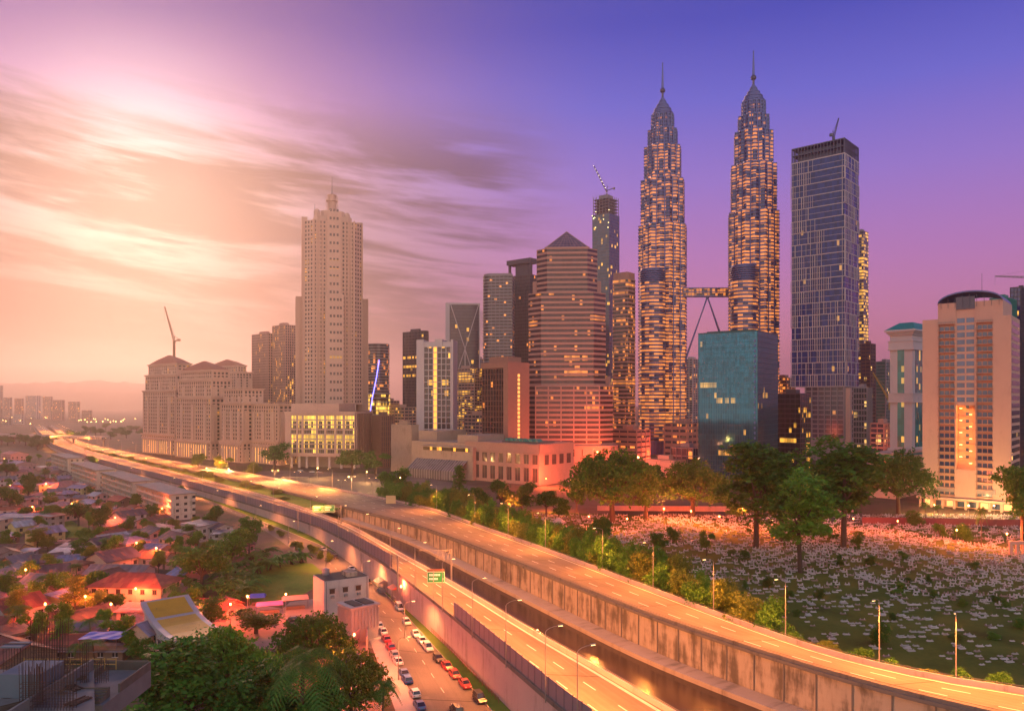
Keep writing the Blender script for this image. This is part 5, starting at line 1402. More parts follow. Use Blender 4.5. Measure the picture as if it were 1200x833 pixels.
# far tree belt
fb = [(px, rng.uniform(503, 517)) for px in range(76, 168, 6)] + [(px, rng.uniform(519, 528)) for px in range(2, 60, 7)]
for i, (px, b) in enumerate(sorted(fb)):
    p = gp(px, b); plant('round', p, rng.uniform(12, 17), rng.uniform(16, 26), f'dark far tree in the belt before the hills, {ordw(i)} from the left', 'far tree belt', M_leafd)
# ---- village trees
VT = [('round', 236, 695, 632, 62, 'big dark spreading tree beside the village grass field', M_leafd), ('round', 272, 668, 619, 48, 'leafy tree behind the banana plants by the grass field', M_leaf), ('round', 292, 655, 602, 32, 'dark tree at the bend of the lane near the long wall', M_leafd), ('round', 252, 627, 590, 30, 'round tree beside the white damaged house', M_leafd), ('palm', 213, 592, 566, 14, 'small palm above the end apartment block', None), ('round', 118, 626, 591, 24, 'dense oval tree in the village centre', M_leafd), ('round', 92, 616, 588, 34, 'dark tree left of the dense oval tree', M_leafd), ('round', 12, 600, 570, 34, 'dark tree at the left edge beyond the sports grass', M_leafd), ('round', 33, 590, 552, 20, 'narrow tall dark tree among purple roofs', M_leafd), ('tall', 44, 642, 618, 26, 'olive tree in front of the white sheet roof', M_leafy), ('round', 56, 648, 626, 20, 'olive tree right of the olive one by the white roof', M_leafy), ('round', 74, 636, 620, 16, 'small dark tree with pinkish leaves by the field', M_leafd), ('round', 98, 640, 618, 26, 'loose green tree left of the blue gabled hut', M_leaf), ('palm', 52, 614, 596, 14, 'palm before the blue shed', None), ('round', 150, 628, 605, 20, 'tree beside the long dark eaves house', M_leafd), ('round', 176, 612, 590, 26, 'tree below the apartment blocks', M_leafd), ('round', 135, 652, 625, 24, 'tree before the dark gabled house', M_leaf), ('tall', 88, 718, 674, 28, 'red lit bushy tree at the lane lamp', M_leafy), ('round', 112, 722, 688, 34, 'brown green tree right of the lane lamp', M_leafy), ('round', 135, 718, 693, 26, 'tree under the peach house windows', M_leaf), ('round', 178, 706, 684, 40, 'shrubby tree below the peach house wall', M_leaf), ('palm', 20, 745, 706, 34, 'broad palm before the dark red gable', None), ('palm', 110, 775, 745, 36, 'green palm below the blue tarpaulin', None), ('palm', 88, 778, 752, 24, 'small palm left of the green palm below the tarpaulin', None), ('tall', 248, 742, 698, 34, 'spindly red lit tree beside the yellow roof', M_leafd), ('round', 215, 690, 672, 22, 'little tree by the grey hut', M_leafd), ('round', 300, 742, 712, 60, 'low wide tree over the red lit yard', M_leafd), ('round', 152, 768, 735, 26, 'tree left of the yellow roofed hall', M_leaf), ('round', 165, 780, 745, 30, 'green tree at the corner of the yellow roofed hall', M_leafd), ('round', 60, 598, 580, 18, 'red lit tree behind the blue shed', M_leafy), ('round', 66, 612, 588, 22, 'red lit tree right of the blue shed', M_leafy), ('round', 8, 560, 540, 22, 'tree among the pink far houses at the left edge', M_leafd), ('round', 108, 548, 532, 14, 'small tree beside the first apartment block', M_leafd), ('round', 285, 618, 604, 14, 'small tree on the lane edge under the long wall', M_leaf), ('round', 160, 600, 575, 14, 'tree squeezed between two apartment blocks', M_leafd)]
for kd, px, b, t_, wd, lb, lf_ in VT: tp(kd, px, b, t_, wd, lb, lf_)
for i, (px, b, h) in enumerate(((272, 692, 7), (284, 700, 7.5), (262, 700, 7), (290, 688, 7), (302, 672, 6.5), (315, 668, 6.5), (328, 664, 6), (342, 661, 6), (352, 659, 6), (276, 676, 7), (264, 684, 7), (222, 696, 6), (236, 702, 6), (278, 706, 6.5), (295, 660, 6), (310, 655, 6))):
    plant('banana', gp(px, b), h * 1.35, h * 1.75, f'banana plant by the grass field, {ordw(sorted([272,284,262,290,302,315,328,342,352,276,264,222,236,278,295,310]).index(px))} from the left', 'banana plants round the grass field')
# trees along the lane under the long wall
for i, (px, b) in enumerate(((345, 640), (352, 645), (368, 648), (330, 628), (318, 622), (376, 655), (386, 658))):
    plant('bush', gp(px, b), rng.uniform(2, 4), rng.uniform(3, 5), f'low bush on the lane verge under the long wall, {ordw(sorted([345,352,368,330,318,376,386]).index(px))} from the far end', 'lane verge bushes', M_leafy)
vt = []; tries = 0
while len(vt) < 80 and tries < 5000:
    tries += 1
    py = rng.uniform(536, 770); px = rng.uniform(-2, 320)
    lim = lerp_tab(py, [(536, 50), (560, 84), (575, 112), (590, 142), (604, 190), (620, 240), (640, 300), (660, 285), (700, 280), (770, 130)])
    if px > lim or (290 < px and 655 < py < 706) or (54 < px < 98 and 608 < py < 632) or (px < 18 and 604 < py < 626): continue
    p = gp(px, py)
    if any(math.hypot(p.x - a, p.y - b) < c + 3 for a, b, c in PLANTED): continue
    wd = rng.uniform(5, 9); PLANTED.append((p.x, p.y, wd / 2)); vt.append((p, wd))
vt.sort(key=lambda t_: t_[0].y)
for i, (p, wd) in enumerate(vt):
    plant(rng.choice(('round', 'round', 'tall', 'palm', 'round')), p, rng.uniform(6, 10), wd, f'small village tree squeezed between the houses, {ordw(i)} counted from the nearest', 'small trees between the village houses', rng.choice((M_leaf, M_leafd, M_leaf, M_leafy)))
# ---- near trees at the bottom
def near(px, py_top, D, wd, kind, label, leaf, **k):
    p = at(px, py_top, D); return plant(kind, (p.x, p.y, 0), p.z, wd, label, leaf=leaf, **k)
near(258, 738, 140, 23, 'rain', 'huge dark green tree filling the bottom left foreground', M_leaf, var=1)
near(215, 748, 128, 16, 'tall', 'dark feathery tree at the left of the huge foreground tree', M_leafd)
near(310, 770, 126, 17, 'round', 'dark green tree at the bottom right of the huge foreground tree', M_leafd)
near(368, 716, 165, 18, 'rain', 'broad tree standing before the white box building', M_leafd, var=2)
near(352, 744, 122, 15, 'palm', 'large palm right of the huge foreground tree', None)
near(412, 764, 142, 15, 'rain', 'orange lit leafy tree by the pale pavement', M_leafy, var=0)
near(448, 790, 135, 6.5, 'palm', 'small palm at the bottom by the pale pavement', None)
near(372, 800, 125, 11, 'round', 'dark tree at the bottom edge below the large palm', M_leafd)
near(175, 775, 135, 9, 'round', 'dark tree between construction slab and huge foreground tree', M_leafd)
# ================================================================ village houses
ROOFC = {'red': (0.26, 0.065, 0.045), 'darkred': (0.14, 0.045, 0.035), 'grey': (0.16, 0.15, 0.17), 'dark': (0.085, 0.08, 0.095), 'blue': (0.14, 0.19, 0.33), 'pale': (0.38, 0.35, 0.38), 'pink': (0.36, 0.17, 0.16), 'purple': (0.26, 0.21, 0.30), 'rust': (0.19, 0.085, 0.05), 'white': (0.55, 0.52, 0.55), 'brown': (0.12, 0.07, 0.05)}
WALLC = {'peach': (0.50, 0.33, 0.24), 'white': (0.42, 0.38, 0.36), 'yellow': (0.50, 0.38, 0.16), 'wood': (0.16, 0.10, 0.07), 'pink': (0.46, 0.26, 0.24), 'grey': (0.26, 0.24, 0.24)}
def roofm(k):
    nm = 'roof_' + k
    if nm in MATS: return MATS[nm]
    m = mat(nm, ROOFC[k], 0.7, var=0.3, scale=0.6, objvar=0.15, stain=0.35)
    t = NT(m.node_tree); b = m.node_tree.nodes['Principled BSDF']; src = b.inputs['Base Color'].links[0].from_socket
    tcn = t.n('ShaderNodeTexCoord'); s = t.n('ShaderNodeSeparateXYZ'); t.put(s.inputs[0], tcn.outputs['Object'])
    wn = t.n('ShaderNodeTexWhiteNoise', noise_dimensions='3D'); t.put(wn.inputs['Vector'], t.comb(t.m('FLOOR', t.m('MULTIPLY', s.outputs[0], 1.05)), t.m('FLOOR', t.m('MULTIPLY', s.outputs[1], 0.42)), 0.0))
    c2 = t.mix(t.m('MULTIPLY', t.m('GREATER_THAN', wn.outputs[0], 0.84), 0.55), src, (0.20, 0.085, 0.04, 1))
    k2 = t.m('ADD', t.m('MULTIPLY', wn.outputs[0], 0.5), 0.75); v2 = t.n('ShaderNodeVectorMath', operation='SCALE'); t.put(v2.inputs[0], c2); t.put(v2.inputs['Scale'], k2)
    t.put(b.inputs['Base Color'], v2.outputs[0])
    rib = t.m('SINE', t.m('MULTIPLY', s.outputs[0], 20.0)); bp = t.n('ShaderNodeBump'); bp.inputs['Strength'].default_value = 0.35; bp.inputs['Distance'].default_value = 0.05; t.put(bp.inputs['Height'], rib); t.put(b.inputs['Normal'], bp.outputs[0])
    return m
def wallm(k): return mat('wall_' + k, WALLC[k], 0.85, var=0.14, scale=0.3, stain=0.3)
G_v = G('village_window', (.03, .025, .03), p=.14, col=(1, .42, .1), strength=1.0, bay=2, fh=3, seed=70)
M_door = mat('plank_door', (0.12, 0.07, 0.05), .7)
HOUSES = []
def house(p, wx, wy, hw, hr, rot, roof, wall, kind, label, cat='house', group=None, name='house'):
    root = thing(name, label, cat, (p[0], p[1], 0), rot, group)
    e = .7; W = MB(); W.box(-wx / 2, wx / 2, -wy / 2, wy / 2, 0, hw)
    Rf = MB(); zb = hw - .12; x0, x1, y0, y1 = -wx / 2 - e, wx / 2 + e, -wy / 2 - e, wy / 2 + e; th = .18
    def slab(a, b, c, d_):
        Rf.face([a, b, c, d_]); dn = lambda q: (q[0], q[1], q[2] - th); Rf.face([dn(d_), dn(c), dn(b), dn(a)])
        for q, r_ in ((a, b), (b, c), (c, d_), (d_, a)): Rf.face([q, dn(q), dn(r_), r_])
    if kind == 'gable':       # ridge along x
        slab((x0, y0, zb), (x1, y0, zb), (x1, 0, zb + hr), (x0, 0, zb + hr)); slab((x1, y1, zb), (x0, y1, zb), (x0, 0, zb + hr), (x1, 0, zb + hr))
        for s_ in (-1, 1): W.face([(s_ * wx / 2, -s_ * wy / 2, hw), (s_ * wx / 2, s_ * wy / 2, hw), (s_ * wx / 2, 0, hw + hr * .86)], [(0, 0), (wy, 0), (wy / 2, hr)])
        Rf.box(x0, x1, -.18, .18, zb + hr - .05, zb + hr + .14)
    elif kind == 'hip':
        i = min(wy / 2, wx / 2 - .3); 
        slab((x0, y0, zb), (x1, y0, zb), (x1 - i, 0, zb + hr), (x0 + i, 0, zb + hr)); slab((x1, y1, zb), (x0, y1, zb), (x0 + i, 0, zb + hr), (x1 - i, 0, zb + hr))
        for s_ in (-1, 1):
            a = (s_ * (wx / 2 + e), -s_ * (wy / 2 + e), zb); b = (s_ * (wx / 2 + e), s_ * (wy / 2 + e), zb); c = (s_ * (wx / 2 + e - i), 0, zb + hr); Rf.face([a, b, c]); Rf.face([(c[0], c[1], c[2] - th), (b[0], b[1], b[2] - th), (a[0], a[1], a[2] - th)])
    else:                       # lean-to
        slab((x0, y0, zb - hr * .2), (x1, y0, zb - hr * .2), (x1, y1, zb + hr * .6), (x0, y1, zb + hr * .6))
        W.prism([(-wx / 2, 0), (wx / 2, 0), (wx / 2, wy / 2), (-wx / 2, wy / 2)], hw, hw + hr * .1)
    W.build('wall', wallm(wall), root); Rf.build('roof', roofm(roof), root)
    nwin = 0
    for s_, L, ax in ((-1, wx, 0), (1, wy, 1)):     # the front and the right end carry openings
        n = max(1, int(L / 3.4))
        for st in range(2 if hw > 5 else 1):
            for k in range(n):
                c = -L / 2 + L * (k + .5) / n; z0 = 1.0 + st * 2.9
                dr = st == 0 and k == n // 2 and ax == 0
                a, b = (z0 if not dr else .02), z0 + 1.25 if not dr else 2.1; hw_ = .62 if not dr else .48
                mb = MB(); fr = MB()
                if ax == 0: mb.box(c - hw_, c + hw_, -wy / 2 - .05, -wy / 2 + .04, a, b); fr.box(c - hw_ - .12, c + hw_ + .12, -wy / 2 - .12, -wy / 2 - .052, b, b + .12); fr.box(c - .05, c + .05, -wy / 2 - .09, -wy / 2 - .052, a, b); fr.box(c - hw_ - .12, c + hw_ + .12, -wy / 2 - .14, -wy / 2 - .052, a - .1, a) if not dr else None
                else: mb.box(wx / 2 - .04, wx / 2 + .05, c - hw_, c + hw_, a, b); fr.box(wx / 2 + .052, wx / 2 + .12, c - hw_ - .12, c + hw_ + .12, b, b + .12); fr.box(wx / 2 + .052, wx / 2 + .09, c - .05, c + .05, a, b)
                o = mb.build('door' if dr else 'window', M_door if dr else G_v, root)
                if not dr: fr.build('frame', M_door if wall != 'wood' else M_whitew, o)
    if rng.random() < .3:
        a_ = MB().bar((wx * .2, 0, hw + hr * .8), (wx * .2, 0, hw + hr + 2.2), .04)
        for k in range(4): a_.bar((wx * .2 - .6 + .1 * k, 0, hw + hr + 1.5 + .18 * k), (wx * .2 + .6 - .1 * k, 0, hw + hr + 1.5 + .18 * k), .025)
        a_.build('aerial', M_steeld, root)
    if kind != 'shed' and rng.random() < .22: MB().lathe([(.55, 0), (.6, .5), (.55, 1.1), (.2, 1.3)], n=10).build('water_tank', mat('tank_blue', (.10, .14, .22), .5), root, loc=(-wx * .25, wy / 2 + .1, hw + .2))
    HOUSES.append((p[0], p[1], max(wx, wy) / 2))
    return root
def hp_(px, py, zr, *a, **k): return house(gp(px, py, zr), *a, **k)
DEG = R
house(gp(159, 676, 7.4), 22, 12, 6.0, 3.0, R(-4), 'darkred', 'peach', 'hip', 'peach two storey house with wide dark red hip roof')
HL = [  # px, py of the roof middle, roof height, wx, wy, wall h, roof h, rot, roof, wall, kind, label
 (141, 663, 5, 19, 9, 3.4, 2.2, -3, 'grey', 'white', 'gable', 'long grey roofed house right behind the peach house'),
 (133, 648, 5, 13, 12, 3.6, 3.0, 62, 'dark', 'peach', 'gable', 'dark gabled house with peach end wall facing us'),
 (85, 651, 4, 9, 8, 3.2, 1.4, 20, 'blue', 'white', 'gable', 'house with light blue sheet roof amid grey roofs'),
 (54, 664, 5, 13, 9, 3.4, 2.4, 30, 'dark', 'wood', 'gable', 'dark grey gabled house left of the long grey roof'),
 (57, 675, 5, 14, 9, 3.4, 2.4, -15, 'grey', 'wood', 'gable', 'wide grey roof in front of the dark grey gable'),
 (10, 667, 5, 11, 10, 3.6, 2.2, 10, 'grey', 'wood', 'hip', 'grey hip roof at the left edge above the purple sheet'),
 (55, 651, 4.5, 9, 8, 3.2, 2.2, 40, 'dark', 'wood', 'gable', 'small dark gable right of the olive trees'),
 (22, 652, 5, 9, 8, 3.4, 2.6, 70, 'grey', 'wood', 'gable', 'steep grey gable below the white sheet roof'),
 (8, 639, 4.5, 13, 9, 3.4, 1.8, 0, 'brown', 'yellow', 'gable', 'brown roof with yellow wall at the left edge'),
 (31, 642, 4, 6, 5, 3.2, .9, 0, 'white', 'grey', 'shed', 'white sheet roof by the olive trees'),
 (5, 655, 4.5, 7, 7, 3.2, 1.8, 15, 'brown', 'peach', 'gable', 'little brown roof with pale gable at the left edge'),
 (65, 687, 4, 6, 6, 3.0, 1.7, 88, 'rust', 'peach', 'gable', 'small peach gable above the purple sheet roof'),
 (35, 686, 3.6, 10, 4, 2.8, .6, 0, 'purple', 'wood', 'shed', 'long purple sheet lean-to above the red yard'),
 (20, 703, 5, 11, 10, 3.6, 2.8, 60, 'darkred', 'grey', 'gable', 'dark red gable at the left above the broad palm'),
 (12, 752, 6, 16, 12, 4.0, 3.0, -32, 'darkred', 'wood', 'gable', 'big dark brown red roof at the lower left edge'),
 (80, 745, 4, 9, 7, 3.0, 1.6, 0, 'red', 'wood', 'gable', 'red roofed shed left of the blue tarpaulin'),
 (106, 754, 3.4, 17, 4, 2.6, .5, 0, 'grey', 'wood', 'shed', 'long corrugated lean-to under the blue tarpaulin'),
 (150, 723, 4, 5, 6, 2.8, 1.5, 75, 'pink', 'pink', 'gable', 'small pink hut beside the yellow roofed hall'),
 (181, 708, 4, 18, 6, 3.2, 1.0, -2, 'pink', 'pink', 'shed', 'long flat pink roof behind the yellow roofed hall'),
 (245, 705, 4, 15, 8, 3.2, 1.8, -10, 'red', 'pink', 'gable', 'long red roof right of the pink roof'),
 (268, 704, 4, 8, 6, 3.0, 1.6, -60, 'red', 'pink', 'gable', 'short red roof end beside the banana plants'),
 (213, 687, 4, 5, 5, 3.0, 1.2, 0, 'dark', 'grey', 'hip', 'small grey hut right of the peach house'),
 (207, 628, 6, 11, 9, 5.4, 2.4, -38, 'dark', 'peach', 'gable', 'two storey peach house with dark gable near the big tree'),
 (181, 621, 6, 10, 9, 5.4, 2.2, -38, 'dark', 'pink', 'gable', 'two storey house with dark roof left of the peach gable'),
 (190, 615, 5.5, 17, 6, 4.6, 1.0, -35, 'pink', 'pink', 'shed', 'pink sheet roof above the two dark gables'),
 (216, 618, 5.5, 11, 6, 4.6, 1.0, -35, 'pale', 'white', 'shed', 'pale sheet roof right of the pink sheet roof'),
 (234, 610, 8, 14, 9, 7.0, 1.0, -35, 'grey', 'white', 'shed', 'white three storey house with damaged open roof frame'),
 (254, 614, 6.5, 10, 9, 5.6, 1.6, -35, 'dark', 'white', 'gable', 'white house with dark windows right of the damaged house'),
 (183, 638, 4, 10, 7, 3.2, 1.3, -20, 'blue', 'grey', 'gable', 'small blue grey roof above the orange lit house'),
 (184, 648, 4.2, 14, 8, 3.2, 2.0, -25, 'rust', 'peach', 'gable', 'orange lit house with rust red roof by the big tree'),
 (198, 653, 3.6, 12, 6, 3.0, 1.0, -10, 'pink', 'pink', 'shed', 'low pink lean-to in front of the orange lit house'),
 (147, 597, 5, 11, 9, 3.8, 2.2, -40, 'red', 'peach', 'gable', 'house with red gable roof below the apartment blocks'),
 (128, 594, 5, 14, 9, 3.8, 1.6, -38, 'purple', 'pink', 'gable', 'mauve sheet roof left of the red gable'),
 (108, 586, 5, 14, 9, 3.8, 1.6, -38, 'blue', 'pink', 'gable', 'blue grey sheet roof beyond the mauve roof'),
 (158, 628, 4.4, 10, 8, 3.4, 1.6, -15, 'grey', 'yellow', 'gable', 'grey roof over yellow wall left of the two dark gables'),
 (118, 632, 4.4, 8, 7, 3.4, 2.2, 65, 'dark', 'white', 'gable', 'little blue white gabled hut at the field corner'),
 (42, 603, 5, 11, 8, 4.6, 1.2, 0, 'blue', 'white', 'shed', 'white shed with bright blue roof beside the sports grass'),
 (40, 596, 5, 13, 8, 4.0, 1.6, 5, 'red', 'white', 'gable', 'red roofed long house behind the blue shed'),
 (16, 602, 5, 12, 7, 4.0, 1.2, 0, 'pale', 'white', 'shed', 'pale low building left of the blue shed'),
 (64, 632, 3.6, 9, 4, 2.8, .6, 0, 'pink', 'wood', 'shed', 'pink awning at the lower edge of the field'),
 (88, 636, 4, 10, 6, 3.2, .8, 0, 'pale', 'grey', 'shed', 'pale green grey sheet roof left of the blue gabled hut'),
 (73, 642, 4, 7, 8, 3.0, .8, 10, 'pale', 'white', 'shed', 'pale lane side roof above the light blue roof'),
 (17, 530, 9, 26, 16, 8.0, 2.0, -38, 'pink', 'pink', 'gable', 'larger pink block with balconies at the far left'),
 (20, 540, 7, 36, 18, 5.0, 2.5, -38, 'purple', 'pink', 'gable', 'wide mauve roofs before the pink far block'),
 (26, 547, 6, 16, 12, 4.0, 3.0, -40, 'pink', 'pink', 'hip', 'pink domed little house among mauve roofs'),
 (76, 566, 6, 16, 11, 4.0, 3.6, 60, 'pink', 'pink', 'hip', 'rounded pink gable under the second apartment block'),
]
for px, py, zr, wx, wy, hw, hr, rt, rc, wc, kd, lb in HL:
    house(gp(px, py, zr), wx, wy, hw, hr, R(rt), rc, wc, kd, lb)
# smaller houses filling the village
fill = []
tries = 0
field_px = [((0, 17), (606, 624)), ((54, 96), (610, 630)), ((292, 380), (655, 706))]
while len(fill) < 78 and tries < 6000:
    tries += 1
    py = rng.uniform(541, 760); px = rng.uniform(-2, 330)
    lim = lerp_tab(py, [(540, 62), (560, 92), (575, 120), (590, 150), (604, 190), (620, 250), (640, 300), (660, 300), (700, 290), (760, 140)])
    if px > lim: continue
    if any(a <= px <= b and c <= py <= d_ for (a, b), (c, d_) in field_px): continue
    if 60 < px < 100 and 695 < py < 740: continue
    p = gp(px, py, 4)
    wx, wy = rng.uniform(7, 13), rng.uniform(6, 9); r0 = max(wx, wy) / 2
    if any(math.hypot(p.x - a, p.y - b) < (r0 + c) * .95 for a, b, c in HOUSES): continue
    if any(math.hypot(p.x - a, p.y - b) < min(c, 5) + 2.0 for a, b, c in PLANTED): continue
    fill.append(1)
    rc = rng.choice(['grey', 'dark', 'grey', 'purple', 'rust', 'red', 'pale', 'blue', 'dark', 'brown', 'pink']); wc = rng.choice(list(WALLC)); kd = rng.choice(['gable', 'gable', 'hip', 'shed'])
    HOUSES.append((p.x, p.y, r0)); fill[-1] = (p, wx, wy, rc, wc, kd)
fill.sort(key=lambda t_: t_[0].y)
cnt = {}
WN = {'grey': 'grey', 'dark': 'charcoal', 'purple': 'mauve', 'rust': 'rust brown', 'red': 'red', 'pale': 'pale', 'blue': 'blue grey', 'brown': 'brown', 'pink': 'pink'}
for p, wx, wy, rc, wc, kd in fill:
    k = (rc, wc, kd); i = cnt.get(k, 0); cnt[k] = i + 1
    tail = '' if sum(1 for f in fill if (f[3], f[4], f[5]) == k) == 1 else f', {ordw(i)} such from the nearest'
    hw = rng.choice((3.0, 3.3, 3.6, 5.4))
    house((p.x, p.y), wx, wy, hw, rng.uniform(1.2, 2.4) if kd != 'shed' else .9, R(rng.choice((-38, 52, -20, 10, 60)) + rng.uniform(-8, 8)), rc, wc, kd, f'small house with {WN[rc]} {"lean-to" if kd == "shed" else kd} roof and {wc} walls{tail}', group='small village houses')
# village grass
def gpoly(name, pts, m, z): return sheet(name, [gp(a, b, z) for a, b in pts], m, z)
gpoly('grass_field', [(292, 708), (312, 706), (332, 704), (352, 698), (366, 690), (376, 680), (380, 672), (366, 660), (340, 658), (300, 662), (286, 676)], M_grass, .05)
gpoly('grass_field', [(-8, 624), (16, 622), (18, 612), (12, 606), (-8, 606)], M_grass, .05)
gpoly('grass_field', [(54, 630), (94, 630), (98, 618), (84, 610), (56, 611)], M_grass, .05)
gpoly('lane', [(64, 745), (88, 745), (84, 705), (78, 690), (70, 690), (70, 708)], mat('lane_concrete', (.25, .19, .16), .85, var=.2), .04)
gpoly('yard', [(210, 760), (330, 760), (352, 716), (300, 708), (250, 715), (215, 740)], MATS['lane_concrete'], .03)
gpoly('yard', [(395, 860), (452, 850), (446, 800), (425, 742), (400, 745)], MATS['lane_concrete'], .045)
gpoly('yard', [(300, 740), (440, 760), (420, 716), (378, 700), (340, 705)], MATS['lane_concrete'], .025)
# four storey apartment blocks along the lane, laundry on their galleries
LB = [(60, 79, 97, 628, 'farthest of the stained apartment blocks in the row by the long wall'), (84, 113, 133, 520, 'second farthest stained apartment block in the row, grey roof'), (119, 155, 174, 446, 'stained apartment block next to the end one, hung with laundry'), (160, 200, 226, 385, 'nearest stained apartment block in the row with lamp lit pink end wall')]
for xl, xc, xr, D, lb in LB:
    loc, wl, d, rz = corner(xl, xc, xr, D, 50); d = min(max(d, 12), 22)
    root = thing('apartment_block', lb, 'apartment block', loc, rz, 'stained apartment blocks in the row')
    W = MB(); S_ = MB(); hgt = 13.0
    W.box(-wl, 0, 1.3, d, 0, hgt); 
    for i in range(5): S_.box(-wl, .35, 0, 1.35, i * 3.2, i * 3.2 + .3); S_.box(0.003, .35, 1.36, d, i * 3.2 + .02, i * 3.2 + .28)
    for i in range(4): S_.box(-wl, 0, 0.0, .12, i * 3.2 + .3, i * 3.2 + 1.1)
    n = int(wl / 3.4)
    for k in range(n + 1): x = -wl + wl * k / n; S_.box(x - .14, x + .14, .02, 1.3, 0, hgt)
    W.build('wall', mat('stained_render', (.48, .41, .34), .9, var=.2, stain=.6, scale=.15), root); S_.build('gallery', MATS['stained_render'], root)
    MB().box(-wl - .6, .9, -.6, d + .6, hgt, hgt + .4).build('roof', mat('asbestos_roof', (.20, .19, .18), .9, var=.3, stain=.5), root)
    for i in range(4):
        for k in range(n):
            x = -wl + wl * (k + .5) / n
            MB().box(x - 1.0, x + .7, 1.2, 1.34, i * 3.2 + .9, i * 3.2 + 2.4).build('window', G_v, root)
    for i in range(4):
        for k in range(int(d / 4)):
            y = 2.5 + k * 4; MB().box(-.05, .06, y, y + 1.5, i * 3.2 + 1.0, i * 3.2 + 2.3).build('window', G_v, root)
    LA = MB()
    for i in range(4):
        for k in range(n * 3):
            if rng.random() < .6: x = -wl + wl * rng.random(); h_ = rng.uniform(.5, 1.1); LA.box(x - .35, x + .35, -.2, -.14, i * 3.2 + 1.5 - h_ + .6, i * 3.2 + 2.1, rng.randrange(4))
    tag(LA.build('laundry', [mat('cloth_white', (.5, .48, .46), .9), mat('cloth_yellow', (.5, .36, .08), .9), mat('cloth_teal', (.08, .22, .2), .9), mat('cloth_red', (.4, .07, .05), .9)], root), kind='stuff')
    HOUSES.append((loc[0], loc[1], 10))
# hall with the sweeping yellow roof
A = gp(164, 706, 11); dirv = Vector((.66, -.75, 0)); wv = Vector((.75, .66, 0))
yr = thing('swept_roof_hall', 'hall with sweeping yellow roof panels edged in pale grey', 'hall', (A.x, A.y, 0), math.atan2(-.75, .66))
L_ = 29; prof = [(0, 11.2), (4, 9.6), (8, 8.4), (13, 7.6), (19, 7.3), (24, 7.6), (29, 8.4)]; Wd = 11.5
RM = MB(); YP = MB(); GM = MB()
for (x0, z0), (x1, z1) in zip(prof, prof[1:]):
    RM.face([(x0, 0, z0), (x1, 0, z1), (x1, Wd, z1), (x0, Wd, z0)]); RM.face([(x0, Wd, z0 - .9), (x1, Wd, z1 - .9), (x1, 0, z1 - .9), (x0, 0, z0 - .9)])
    RM.face([(x0, 0, z0 - .9), (x1, 0, z1 - .9), (x1, 0, z1), (x0, 0, z0)]); RM.face([(x1, Wd, z1 - .9), (x0, Wd, z0 - .9), (x0, Wd, z0), (x1, Wd, z1)])
    GM.prism([(x0 + .01, 1.0), (x1, 1.0), (x1, Wd - 1), (x0 + .01, Wd - 1)], 0, min(z0, z1) - .9)
RM.face([(0, Wd, prof[0][1] - .9), (0, 0, prof[0][1] - .9), (0, 0, prof[0][1]), (0, Wd, prof[0][1])]); RM.face([(29, 0, 7.5), (29, Wd, 7.5), (29, Wd, 8.4), (29, 0, 8.4)])
for i, (a, b) in enumerate(((0, 2), (2, 6))):
    q = prof[a:b + 1]
    for (x0, z0), (x1, z1) in zip(q, q[1:]):
        xa = x0 + (.7 if x0 == q[0][0] else 0); za = z0 + (z1 - z0) * (xa - x0) / (x1 - x0); xb = x1 - (.5 if x1 == q[-1][0] else 0); zb2 = z1 - (z1 - z0) * (x1 - xb) / (x1 - x0)
        YP.face([(xa, 1.3, za + .06), (xb, 1.3, zb2 + .06), (xb, Wd - 1.3, zb2 + .06), (xa, Wd - 1.3, za + .06)])
RM.build('roof', mat('grey_roof_edge', (.30, .29, .32), .6), yr); YP.build('roof_panel', mat('yellow_roof', (.40, .23, .018), .65, var=.2, stain=.3, scale=.4), yr); GM.build('wall', wallm('white'), yr)
for k in range(6): MB().box(2.5 + k * 4.2, 4.6 + k * 4.2, .9, 1.06, 2.2, 4.2).build('window', G_v, yr); MB().box(2.3 + k * 4.2, 4.8 + k * 4.2, .7, .99, 4.3, 4.5).build('sunshade', M_roof, yr)
# white box building with dark flat roof, and the grey fluted box at its foot
loc, wl, d, rz = corner(367, 380, 414, 212, 58)
wb = thing('white_box_building', 'plain white box building with dark flat roof beside the street', 'building', loc, rz); d = 13
W = MB(); W.box(-wl, 0, 0, d, 0, 10.2); W.box(-wl - 4, -wl - .01, 2, d - 3, 0, 7.6); W.build('wall', wallm('white'), wb); MB().box(-wl + .3, -.3, .3, d - .3, 10.2, 10.35).build('roof', mat('dark_roof_felt', (.06, .05, .045), .9), wb)
for k in range(3):
    f_ = MB().box(-.06, .06, 1.5 + k * 3.8, 3.0 + k * 3.8, 6.6, 7.9).build('window', G_v, wb); MB().box(.061, .2, 1.3 + k * 3.8, 3.2 + k * 3.8, 7.95, 8.1).build('frame', M_roof, f_)
    MB().box(.0, .75, 1.8 + k * 3.8, 2.7 + k * 3.8, 5.4, 6.1).build('air_conditioner', mat('grille_grey', (.2, .2, .2), .6), wb)
for k in range(2): MB().bar((.1, .6 + k * 11.8, 0), (.1, .6 + k * 11.8, 10.1), .09).build('drain_pipe', M_steeld, wb)
MB().lathe([(1.0, 0), (1.05, .8), (1.0, 1.7), (.3, 2.0)], n=12).build('water_tank', M_grey, wb, loc=(-wl + 2.2, 3, 10.36))
MB().box(-wl + 4, -1.2, 7, 10, 10.36, 11.6).build('roof_hatch', M_conc, wb)
for k in range(3): MB().box(-wl - 4.06, -wl - 3.96, 3 + k * 2.2, 4.4 + k * 2.2, 4.6, 6.2).build('window', G_v, wb)
loc, wl, d, rz = corner(397, 412, 427, 190, 50)
gb = thing('fluted_box_building', 'small grey fluted building with stained flat roofs below the white box', 'building', loc, rz); d = 7.5
W = MB(); W.box(-wl, 0, 0, d, 0, 8.4)
